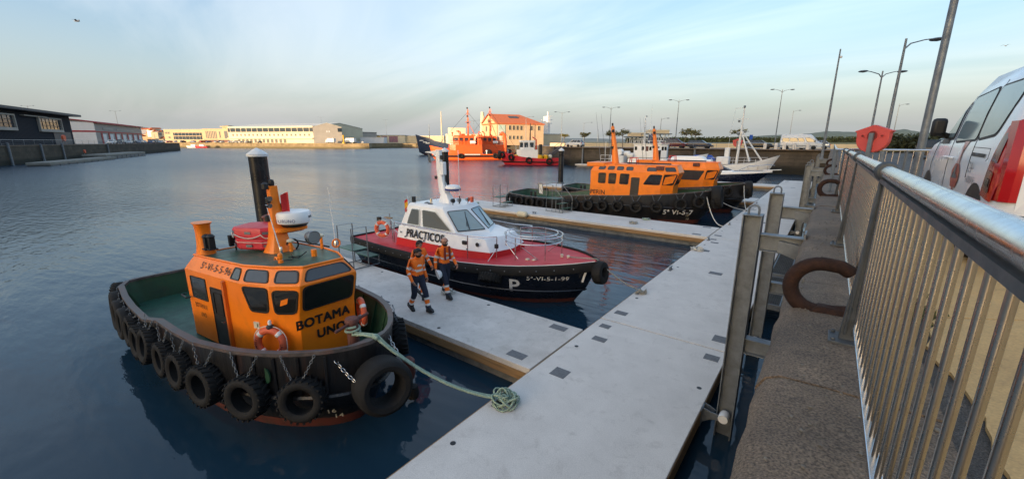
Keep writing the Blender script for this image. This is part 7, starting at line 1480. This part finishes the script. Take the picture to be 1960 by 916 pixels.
# blue road sign
p = far(1438,258,92); t = thing('road_sign', 'small blue road sign on a post near the silver crossover', 'sign', (p.x,p.y,4.0), math.atan2(_r.y,_r.x)); G().tube([(0,0,0),(0,0,p.z-4)], .05, 6).obj('post', 'galv', t); G().box(-.35,.35,-.06,-.02,p.z-5,p.z-4).obj('panel', 'canvas_blue', t, smooth=False)
# concrete bollards in front of the minibus, rail on the end quay
pipe_rail([(-44,82.4,4.05),(-1,82.4,4.05)], 'light pipe railing along the end quay wall', 1.0, (.5,), 4.0)
bl = G().loft([[(a*s,b*s,z) for a, b in rrect(.5,.5,.08,2)] for s, z in ((1,0),(1,.9),(.8,1.05))]).mesh('bollard', 'concrete', 30)
for x, l in ((-9.2,'below the nose of the silver crossover'),(-7.6,'at the rear corner of the minibus'),(-6.4,'under the rear side windows of the minibus'),(-5.0,'at the middle of the minibus'),(-3.2,'by the front door of the minibus')): tag(link('bollard', bl, None, (x,83.6,3.99)), 'square pale concrete bollard '+l, 'bollard', 'bollards before the minibus')
# steel stair from end quay down to the red tug
t = thing('quay_stair', 'grey steel stair leading down the quay corner behind the red tug', 'stair', (-47.5,81.6,0), R(155)); g = G(); 
for yy in (0,1.0): g.beam((0,yy,4.2),(9,yy,.6),.12,.3)
g.obj('stringers', 'galv', t); g = G()
for yy in (0,1.0): g.tube([(0,yy,5.2),(9,yy,1.6)], .05, 5); [g.tube([(k*1.5,yy,4.2-k*.6),(k*1.5,yy,5.2-k*.6)], .04, 5) for k in range(7)]
g.obj('handrails', 'galv', t)
for k in range(14): G().box(.3+k*.63,.6+k*.63,.05,.95,4.05-k*.25,4.1-k*.25).obj('tread', 'galv', t, smooth=False)
for i, x in enumerate((-36.5,-43.0,-20)):
    o = G().tube([(x,81.7,-2),(x,81.7,4.3)], .2, 8).obj('fender_post', 'galv'); tag(o, ['pale steel fender post on the end quay wall left of the orange mast','pale steel fender post by the steel stair','rusty pale fender post behind the fishing boat'][i], 'post', 'fender posts on the end wall')
o = raft_ = thing('raft', 'small floating jetty at the foot of the end quay wall', 'raft', (-43,78.5,0), 0); G().box(0,5,0,2.2,.3,.6).obj('deck', 'concrete_worn', o, smooth=False); G().box(.3,4.7,.2,2,-.3,.29).obj('float', 'pont_side', o, smooth=False)

# ---- ships on the far berth
PLAN_S = [(-1,.80),(-.96,.88),(-.8,.95),(-.4,1),(.1,1),(.35,.96),(.55,.85),(.7,.68),(.82,.48),(.91,.28),(.97,.12),(1,.02)]
def ship_base(name, label, cat, loc, rz, L, B, rim, hm, stripe=None, group=None, deckm='ship_orange', boot=.35, bootm='antifoul'):
    t = thing(name, label, cat, loc, rz, group); H = Hull(L, B, PLAN_S, rim, None); top = (None,1,1,0,0)
    G().loft([H.ring((boot,.93,.62,.14,.02)), H.ring((1.0,.98,.8,.07,0)), H.ring(top)], cap=False).obj('hull', hm, t, smooth=50); G().loft([H.ring((-.8,.3,.1,.3,.05)), H.ring((boot,.93,.62,.14,.02),.004)], cap=False).obj('bottom', bootm, t, smooth=50)
    dk = H.ring(top, .1, -.5, .1); n = len(dk)//2; G().add(dk, [(k,k+1,2*n-2-k,2*n-1-k) for k in range(n-1)]).obj('deck', deckm, t, smooth=True); G().loft([H.ring(top), H.ring(top,.1,0,.1), H.ring(top,.1,-.55,.1)], cap=False).obj('bulwark', hm, t, smooth=40)
    if stripe: g = G(); r_ = H.ring((stripe[0],.985,.82,.06,0), -.06); g.tube(r_, stripe[1], 6, closed=True); g.obj('fender_belt', 'rubber', t)
    return t, H
cam_left = math.atan2(-_r.y, -_r.x)
BT = tyre_mesh(.75,.5,.4,0)
def rescue(loc, rz, label, arch, mast_h, L=21):
    t, H = ship_base('rescue_ship', label, 'ship', loc, rz, L, 6.4, lambda xn: interp([(-1,1.7),(-.2,1.7),(.05,2.4),(.5,2.9),(1,4.1)], xn), 'ship_orange', (1.15,.30), 'orange rescue ships', bootm='ship_orange', boot=.15)
    G().loft([[(x*s+1.2, y_*s, z) for x, y_ in [(-5.5,-2.4),(2.2,-2.4),(3.8,-1.5),(3.8,1.5),(2.2,2.4),(-5.5,2.4)]] for s, z in ((1,1.3),(.98,4.3))]).obj('deckhouse', 'ship_orange', t, smooth=20)
    w0 = [(x+1.0, y_, 4.32) for x, y_ in [(-3.0,-2.0),(1.4,-2.0),(2.6,-1.2),(2.6,1.2),(1.4,2.0),(-3.0,2.0)]]; w1 = [(x*1.03, y_*1.03, 6.5) for x, y_, _ in w0]
    G().loft([w0, w1, [(x*.9, y_*.85, 6.9) for x, y_, _ in w1]]).obj('wheelhouse', 'ship_orange', t, smooth=20)
    for k in range(5):
        q = [w0[(k+0)%6], w0[(k+1)%6], w1[(k+1)%6], w1[(k+0)%6]]; nn = 3 if k in (0,4) else 2 if k == 2 else 1
        for i in range(nn): window(t, q, FULL(i/nn+.06,(i+1)/nn-.06,.42,.88), r=.12, fw=.06, glass='far_glass', proud=.05)
    for k in range(4): window(t, [(-4.3,-2.43,1.5),(3.4,-2.43,1.5),(3.4,-2.38,4.2),(-4.3,-2.38,4.2)], FULL(.08+.23*k,.2+.23*k,.45,.8), r=.1, fw=.06, glass='far_window', proud=.05)
    g = G(); g.tube([(-.6,0,6.8),(-.6,0,mast_h)], [.28,.09], 8)
    for z, w_ in ((mast_h-1.0,1.0),(mast_h-3.2,1.3),(mast_h-4.6,.8)): g.tube([(-.6,-w_,z),(-.6,w_,z)], .09, 5); g.tube([(-.6-w_*.6,0,z-.4),(-.6+w_*.6,0,z-.4)], .08, 5); g.tube([(-.6,w_,z),(-.6,w_,z+.7)], .07, 5); g.tube([(-.6,-w_,z),(-.6,-w_,z+.6)], .07, 5)
    g.obj('mast', 'ship_orange', t)
    for z in (mast_h,mast_h-2.2,mast_h-4): G().lathe([(.1,0),(.22,.1),(.22,.4),(.1,.5)], 8, (-.45,.1,z)).obj('navigation_lamp', 'black', t)
    if arch:
        G().tube([(-4.6,-2.6,1.5),(-4.6,-2.7,5.2),(-4.6,-1.8,7.2),(-4.6,0,7.8),(-4.6,1.8,7.2),(-4.6,2.7,5.2),(-4.6,2.6,1.5)], .55, 8).obj('tow_arch', 'ship_orange', t, smooth=60); G().box(-4.4,-3.2,-1.6,1.6,3.2,7.0).obj('casing', 'wall_ivory', t, smooth=False, bevel=.15)
    else:
        for sy in (-1.6,1.6): G().loft([[(-3.6+a, sy+b, z) for a, b in rrect(1.4*s,1.0*s,.3,2)] for s, z in ((1,1.6),(.9,5.6),(.8,6.1))]).obj('funnel', 'black' if sy < 0 else 'ship_orange', t, smooth=40)
        G().tube([(-3.0,-1.2,4.6),(2.0,-2.2,5.2)], .22, 6).obj('crane_boom', 'ship_orange', t)
    for z in (2.6,3.2):
        g = G(); g.tube([(-9.8,-2.9,z-.5),(-4.5,-3.1,z-.5)], .06, 4); g.obj('rail', 'ship_orange', t)
    g = G()
    for k in range(8): g.tube([(-9.8+.75*k,-3.0,1.6),(-9.8+.75*k,-3.0,2.7)], .05, 4)
    g.obj('rail_posts', 'ship_orange', t); G().lathe([(.8,-1.0),(.8,1.0)], 12, (-6.6,0,2.2), 'y').obj('tow_winch', 'black', t); G().box(4.4,6.2,-1.0,1.0,2.4,3.3).obj('anchor_winch', 'ship_orange', t, bevel=.2); G().sphere((-2.2,-2.7,4.9), .55, 10, 6, (1.6,.7,.7)).obj('rescue_boat', 'lifering', t, smooth=True)
    for xn in (.72,.2,-.75): x, y_, z = H.pt(xn,(None,1,1,0,0)); o = link('tyre_fender', BT, t, (x,-y_-.25,1.2)); o2 = link('tyre_fender', BT, t, (x,y_+.25,1.2))
    for sy in (-1, 1): G().box(-3.5,1.0,sy*3.26-.02,sy*3.26+.02,1.5,1.72).obj('name_band', 'letter_white', t, smooth=False)
    rd = random.Random(int(mast_h*10))
    for k in range(26):
        x, y_, z = rd.uniform(-8.5,7.0), rd.uniform(-2.4,2.4), 1.5; s_ = rd.uniform(.25,.7)
        if -4.3 < x < 5: z = 4.3 if rd.random() < .6 else 6.7; y_ *= .7
        m_ = rd.choice(['ship_orange','ship_orange','ship_orange','black','white_trim','galv']); nm_ = rd.choice(['deck_box','deck_vent','deck_winch'])
        if nm_ == 'deck_box': G().cbox((x,y_,z+s_*.5), s_*1.4, s_, s_, rd.uniform(0,3)).obj(nm_, m_, t, smooth=False, bevel=.06)
        elif nm_ == 'deck_vent': G().lathe([(s_*.25,0),(s_*.25,s_*1.4),(s_*.5,s_*1.5),(s_*.45,s_*1.9),(.05,s_*2)], 10, (x,y_,z)).obj(nm_, m_, t)
        else: G().lathe([(s_*.6,-s_),(s_*.6,-s_*.8),(s_*.3,-s_*.8),(s_*.3,s_*.8),(s_*.6,s_*.8),(s_*.6,s_)], 10, (x,y_,z+s_*.6), 'y').obj(nm_, m_, t)
    for sy in (-1, 1):
        for z in (4.9, 5.5): G().tube([(-4.2,sy*2.35,z),(2.9,sy*2.3,z),(4.4,sy*1.4,z)], .05, 4).obj('bridge_rail', 'ship_orange', t)
        for k in range(8): G().tube([(-4.2+k*1.0,sy*2.34,4.3),(-4.2+k*1.0,sy*2.34,5.5)], .045, 4).obj('rail_post', 'ship_orange', t)
        G().lathe([(.35,-.8),(.48,-.7),(.48,.7),(.35,.8)], 12, (-1.6,sy*2.1,5.0), 'x').obj('liferaft_canister', 'white_trim', t)
        G().tube([(1.6,sy*1.5,6.9),(1.9,sy*1.7,7.9),(2.6,sy*1.8,8.2)], .14, 6).obj('fire_monitor', 'ship_orange', t)
    G().beam((-.6,0,mast_h-3.4),(-2.6,0,6.9),.12,.12).obj('mast_strut', 'ship_orange', t)
    for tx_ in (-1,1): G().tube([(-.6,0,mast_h-.8),(8.8*tx_ if tx_ > 0 else -9.0,0,3.4)], .03, 4).obj('stay', 'black', t)
    return t
# port (right-hand) side of hull faces us: bow to the left
p = far(893,300,122); rescue((p.x,p.y,0), cam_left+R(14), 'orange rescue ship with tall mast and dark funnels at the far berth', False, 14.2)
p = far(935,300,130); rescue((p.x,p.y,0), cam_left+R(20), 'orange rescue ship with cream casing inside a rounded tow arch', True, 15.0)
p = far(1016,300,95.5); t, H = ship_base('tugboat', 'crimson harbour tug with white wheelhouse and yellow deck gear at the far berth', 'tugboat', (p.x,p.y,0), cam_left-R(4), 14.0, 5.2, lambda xn: interp([(-1,1.55),(-.3,1.5),(.2,1.8),(.6,2.3),(1,3.0)], xn), 'red_ship', (.75,.14), deckm='galv', bootm='red_ship', boot=.1)
G().loft([[(x, y_, z) for x, y_ in [(-1.6,-1.5),(2.2,-1.5),(3.2,-.9),(3.2,.9),(2.2,1.5),(-1.6,1.5)]] for z in (1.2,3.4)]).obj('deckhouse', 'white', t, smooth=20)
w0 = [(x, y_, 3.42) for x, y_ in [(-.8,-1.2),(1.6,-1.2),(2.4,-.7),(2.4,.7),(1.6,1.2),(-.8,1.2)]]; w1 = [(x*1.08, y_*1.1, 5.2) for x, y_, _ in w0]; G().loft([w0, w1]).obj('wheelhouse', 'white', t, smooth=20); G().loft([[(x*1.15, y_*1.15, 5.2) for x, y_, _ in w0], [(x*1.1, y_*1.1, 5.45) for x, y_, _ in w0]]).obj('wheelhouse_roof', 'white_trim', t, smooth=20)
for k in range(5):
    q = [w0[k], w0[k+1], w1[k+1], w1[k]]; nn = 2 if k in (0,2,4) else 1
    for i in range(nn): window(t, q, FULL(i/nn+.08,(i+1)/nn-.08,.3,.88), r=.1, fw=.06, glass='far_glass', proud=.04)
g = G(); g.tube([(.2,0,5.3),(.2,0,9.2)], [.16,.08], 8); g.tube([(.2,-.7,7.6),(.2,.7,7.6)], .06, 5); g.obj('mast', 'black', t); G().tube([(-1.2,.9,1.5),(-1.2,.9,5.6),(-.3,.9,6.2)], .14, 6).obj('exhaust', 'red_paint', t)
for sy in (-1.3,1.3): G().loft([[(-2.2+a, sy+b, z) for a, b in rrect(.8*s,.7*s,.2,2)] for s, z in ((1,1.3),(.9,4.6))]).obj('funnel', 'black', t, smooth=40)
for x, y_ in ((-2.2,1.9),(3.4,1.6),(-3.4,1.2),(-2.0,-1.9),(3.2,-1.7)): G().lathe([(.55,0),(.6,.1),(.6,.9),(.4,1.05)], 12, (x,y_,1.25)).obj('deck_vent', 'yellow', t)
for x, y_ in ((4.4,.8),(-4.4,.4)): G().sphere((x,y_,1.9), .5, 10, 6).obj('winch_cover', 'cream', t, smooth=True)
for k in range(7): G().tube([(-1.5+.8*k,1.75,3.4),(-1.5+.8*k,1.75,4.4)], .04, 4).obj('rail_post', 'white_trim', t)
for xn in (.93,.62,.05,-.6):
    for sg in (-1,1): x, y_, z = H.pt(xn,(None,1,1,0,0)); o = link('tyre_fender', BT, t, (x,sg*(y_+.25),z-.6)); o.rotation_euler.z = R(-35*sg if xn > .6 else 0)
o = link('tyre_fender', BT, t, (7.15,0,2.2)); o.rotation_euler.z = R(90); o.scale = (1.3,1.3,1.3)
p = far(878,300,172); t, H = ship_base('trawler', 'large navy trawler bow with white superstructure behind the rescue ships', 'trawler', (p.x,p.y,0), cam_left+R(8), 34, 8.5, lambda xn: interp([(-1,3.2),(0,3.6),(.5,5.2),(1,8.0)], xn), 'hull_dkblue', deckm='galv')
G().loft([[(x-1, y_, z) for x, y_ in [(-7,-3),(5,-3),(6,-2),(6,2),(5,3),(-7,3)]] for z in (3,8.2)]).obj('superstructure', 'wall_ivory', t, smooth=20); G().loft([[(x-1, y_*.8, z) for x, y_ in [(-2,-3),(4,-3),(5,-2),(5,2),(4,3),(-2,3)]] for z in (8.2,10.6)]).obj('bridge', 'wall_ivory', t, smooth=20)
g = G(); g.tube([(6.6,0,5),(6.6,0,17.0)], [.35,.14], 8); g.obj('foremast', 'wall_ivory', t); g = G(); g.tube([(11.5,0,5),(11.5,0,12.0)], [.2,.08], 6); g.tube([(11.5,-1.2,10.5),(11.5,1.2,10.5)], .1, 4); g.obj('signal_mast', 'grey_metal', t)
G().loft([[(-10+a,b,z) for a, b in rrect(3*s,3*s,.6,2)] for s, z in ((1,3),(.7,10),(.5,15.5))]).obj('aft_tower', 'wall_ivory', t, smooth=30); G().lathe([(.7,0),(.7,1.2),(.4,1.5)], 10, (-10,0,15.5)).obj('radar_dome', 'wall_ivory', t); g = G()
for z in (11,13.5): g.tube([(-10,-2.4,z),(-10,2.4,z)], .18, 5)
g.obj('tower_spars', 'wall_ivory', t)
for k, (x, z) in enumerate(((14.6,5.6),(13.2,5.0),(12.2,4.6))): x_, y_, _ = H.pt(x/17, (None,1,1,0,0)); G().cbox((x,y_+.05,z), 1.6, .1, .35, R(-14)).obj('bow_flash', 'letter_white', t)
# small craft and cars at the far pier
mini = ['white','red','grey','blue','black','silver']
rd = random.Random(21)
for k, px in enumerate([322,330,338,347,356,366,374,383,398,404,412,421,428,436,448,457,465,474,482,492,503,512,524,536,545,556,566,578,590,600,612,622,632,642,655,664,676,686,697]):
    d = 352-(px-320)/380*20+rd.uniform(0,7); p = fxy(px, d); c = mini[k % 6] if rd.random() < .45 else 'white'
    car((p[0],p[1],3.96), rd.uniform(0,6.28), ('hatch','wagon','suv','mpv')[k % 4], c, '%s car parked on the far pier before the fish market' % c, 'cars on the far pier', lite=True)
for k, (tt, c) in enumerate(((168,'white'),(180,'grey'),(188,'white'),(196,'black'),(204,'silver'),(212,'white'),(222,'blue'),(232,'grey'),(240,'white'),(246,'black'))):
    p = LQ(tt, 5.5+1.5*(k % 2), 3.96); car(tuple(p), RZL+R(0 if k % 2 else 180), ('wagon','suv','hatch')[k % 3], c, '%s car parked before the red and white warehouse' % c, 'cars on the left quay', lite=True)
bt = thing('truck', 'white box truck parked at the end of the fish market', 'truck', (*fxy(641,322),3.96), R(200)); G().box(0,6,-1.2,1.2,.9,3.6).obj('box', 'wall_white', bt, smooth=False); G().loft([outline(6.1,8,1.1,.5,.3),outline(6.1,8,1.1,1.5,.3),outline(6.1,7.5,1.05,2.6,.3)]).obj('cab', 'wall_white', bt); [link('wheel', WH, bt, (x,s*1.0,.45)) for x in (1.2,4.6,6.9) for s in (-1,1)]
bt2 = thing('truck', 'white lorry with long body on the pier end', 'truck', (*fxy(680,330),3.96), R(190)); G().box(0,9,-1.25,1.25,1.0,3.9).obj('box', 'wall_white', bt2, smooth=False); G().loft([outline(9.1,11,1.1,.5,.3),outline(9.1,11,1.1,1.6,.3),outline(9.1,10.6,1.05,3.0,.3)]).obj('cab', 'wall_white', bt2); [link('wheel', WH, bt2, (x,s*1.0,.45)) for x in (1.2,2.4,9.9) for s in (-1,1)]
p = fxy(658,319); t = thing('navigation_mark', 'yellow navigation post on the pier end', 'post', (p[0],p[1],3.9), 0); G().lathe([(1.2,0),(1.2,.6),(.5,.9),(.45,5.0),(.7,5.1),(.7,5.5),(.1,6.3)], 10).obj('post_body', 'yellow', t)
for px, d, m, l in ((368,338,'white','small white launch moored inside the far pier'),(384,336,'red_ship','small red workboat moored inside the far pier')):
    p = fxy(px, d-8); t = thing('small_boat', l, 'boat', (p[0],p[1],0), cam_left+R(15)); simple_hull(t, 9, 3, PLAN_P, lambda xn: interp([(-1,1.0),(1,1.6)], xn), m); G().box(-2,1,-1,1,1,2.6).obj('cabin', 'white', t, bevel=.15); window(t, [(-2,-1.01,1.2),(1,-1.01,1.2),(1,-1.01,2.5),(-2,-1.01,2.5)], FULL(.1,.9,.45,.85), r=.1, fw=.05)
# ---- hills and far town
def ridge(name, prof, d, thick, m, zb=3.5):
    """prof: (px, py) skyline at distance d; a real ridge with slopes front and back"""
    g = G(); rows = []; xs = []
    for (xa, ya), (xb, yb) in zip(prof, prof[1:]):
        n = max(2, int((xb-xa)/7)); xs += [(lerp(xa,xb,i/n), lerp(ya,yb,i/n)) for i in range(n)]
    xs.append(prof[-1]); rd = random.Random(len(prof))
    for f_, hh in ((-1,0),(-.55,.34),(-.25,.72),(0,1),(.4,.6),(1,0)):
        row = []
        for x, y_ in xs: q = far(x, y_+rd.uniform(-.5,.5), d); hgt = max(1, q.z-zb); b = far(x, 272, d+f_*thick); row.append((b.x, b.y, zb+hgt*hh*(1+rd.uniform(-.06,.06)*(hh not in (0,1)))))
        rows.append(row)
    g.loft(rows, cap=False, closed=False); return struct(g.obj(name, m, smooth=True))
DM('hill_haze_green', (.085,.115,.095), .95, c2=(.055,.085,.075), ns=.01); DM('hill_haze_blue', (.14,.17,.17), .95, c2=(.11,.14,.14), ns=.01)  # haze of the distance is mixed into the hills' base colours
ridge('hill', [(1340,268),(1400,263),(1470,259),(1530,257),(1580,251),(1640,253),(1700,250),(1725,247),(1760,253),(1800,255),(1850,252),(1960,258),(2100,262)], 2400, 500, 'hill_haze_green')
ridge('hill', [(-120,262),(0,262),(120,258),(230,252),(280,243),(312,250),(345,256),(420,252),(480,254),(560,262),(700,268)], 1500, 300, 'hill_haze_blue')
ridge('hill', [(700,268),(900,266),(1080,264),(1200,266),(1340,266)], 1900, 300, 'hill_haze_blue')
HOUSE = {}
def houses(n, pxr, pyr, d, label, grp, seed, s=1.0):
    rd = random.Random(seed)
    for k in range(n):
        px = rd.uniform(*pxr); py = rd.uniform(*pyr); p = far(px, py, d+rd.uniform(-80,80)); m = ('wall_ivory','wall_cream','wall_white','wall_peach')[k % 4]
        t = thing('town_house', label, 'house', (p.x,p.y,p.z-9*s), rd.uniform(0,3), grp)
        if m not in HOUSE: HOUSE[m] = (G().box(-7,7,-6,6,-6,8).mesh('wall', m, False), G().prism([(-7.5,-6.5,8),(7.5,-6.5,8),(7.5,0,11),(-7.5,0,11)],(0,0,.4)).prism([(-7.5,6.5,8),(7.5,6.5,8),(7.5,0,11),(-7.5,0,11)],(0,0,.4)).mesh('roof', 'roof_tile', False), G().box(-5,5,-6.2,-6.0,2,5).mesh('window_band', 'far_window', False))
        for mm in HOUSE[m]: o = link(mm.name.split('.')[0], mm, t); o.scale = (s*rd.uniform(.7,1.5), s, s)
houses(26, (1598,1645), (264,270), 2050, 'tiny sunlit house of the town under the right-hand hill', 'houses below the right-hand hill', 1); houses(22, (1712,1760), (264,271), 2050, 'tiny sunlit house of the town behind the van mirror', 'houses behind the van mirror', 2)
houses(20, (276,316), (246,266), 900, 'pale house on the slope above the left quay end', 'houses above the left quay end', 3, .9)
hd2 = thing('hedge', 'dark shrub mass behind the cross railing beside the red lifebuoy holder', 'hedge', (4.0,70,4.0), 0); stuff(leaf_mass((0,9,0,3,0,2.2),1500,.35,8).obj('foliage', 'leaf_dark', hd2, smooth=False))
# ---- gulls
def gull(px, py, d, sp, label, roll=0):
    p = far(px,py,d); t = thing('gull', label, 'bird', p, math.atan2(_r.y,_r.x)+R(20), 'gulls in the sky'); g = G(); g.loft([[(x,.05*s*math.cos(a),.05*s*math.sin(a)) for a in [k*math.pi/3 for k in range(6)]] for x, s in ((-.28,.2),(-.15,.9),(.05,1.2),(.18,.7),(.26,.15))])
    for s in (-1,1): g.add([(.08,0,0),(-.10,0,0),(-.06,s*sp*.45,.16+roll*s),(.10,s*sp*.42,.18+roll*s),(-.12,s*sp,.02+roll*s*2)], [(0,1,2,3),(3,2,4)])
    o = g.obj('plumage', mat('gull_grey', (.25,.25,.26), .8), t, smooth=True)
gull(147,41,45,.75,'gull gliding high over the left quay',.05); gull(1925,88,60,.6,'small gull above the van'); gull(1238,223,90,.6,'distant gull near the orange tug masts',.06)
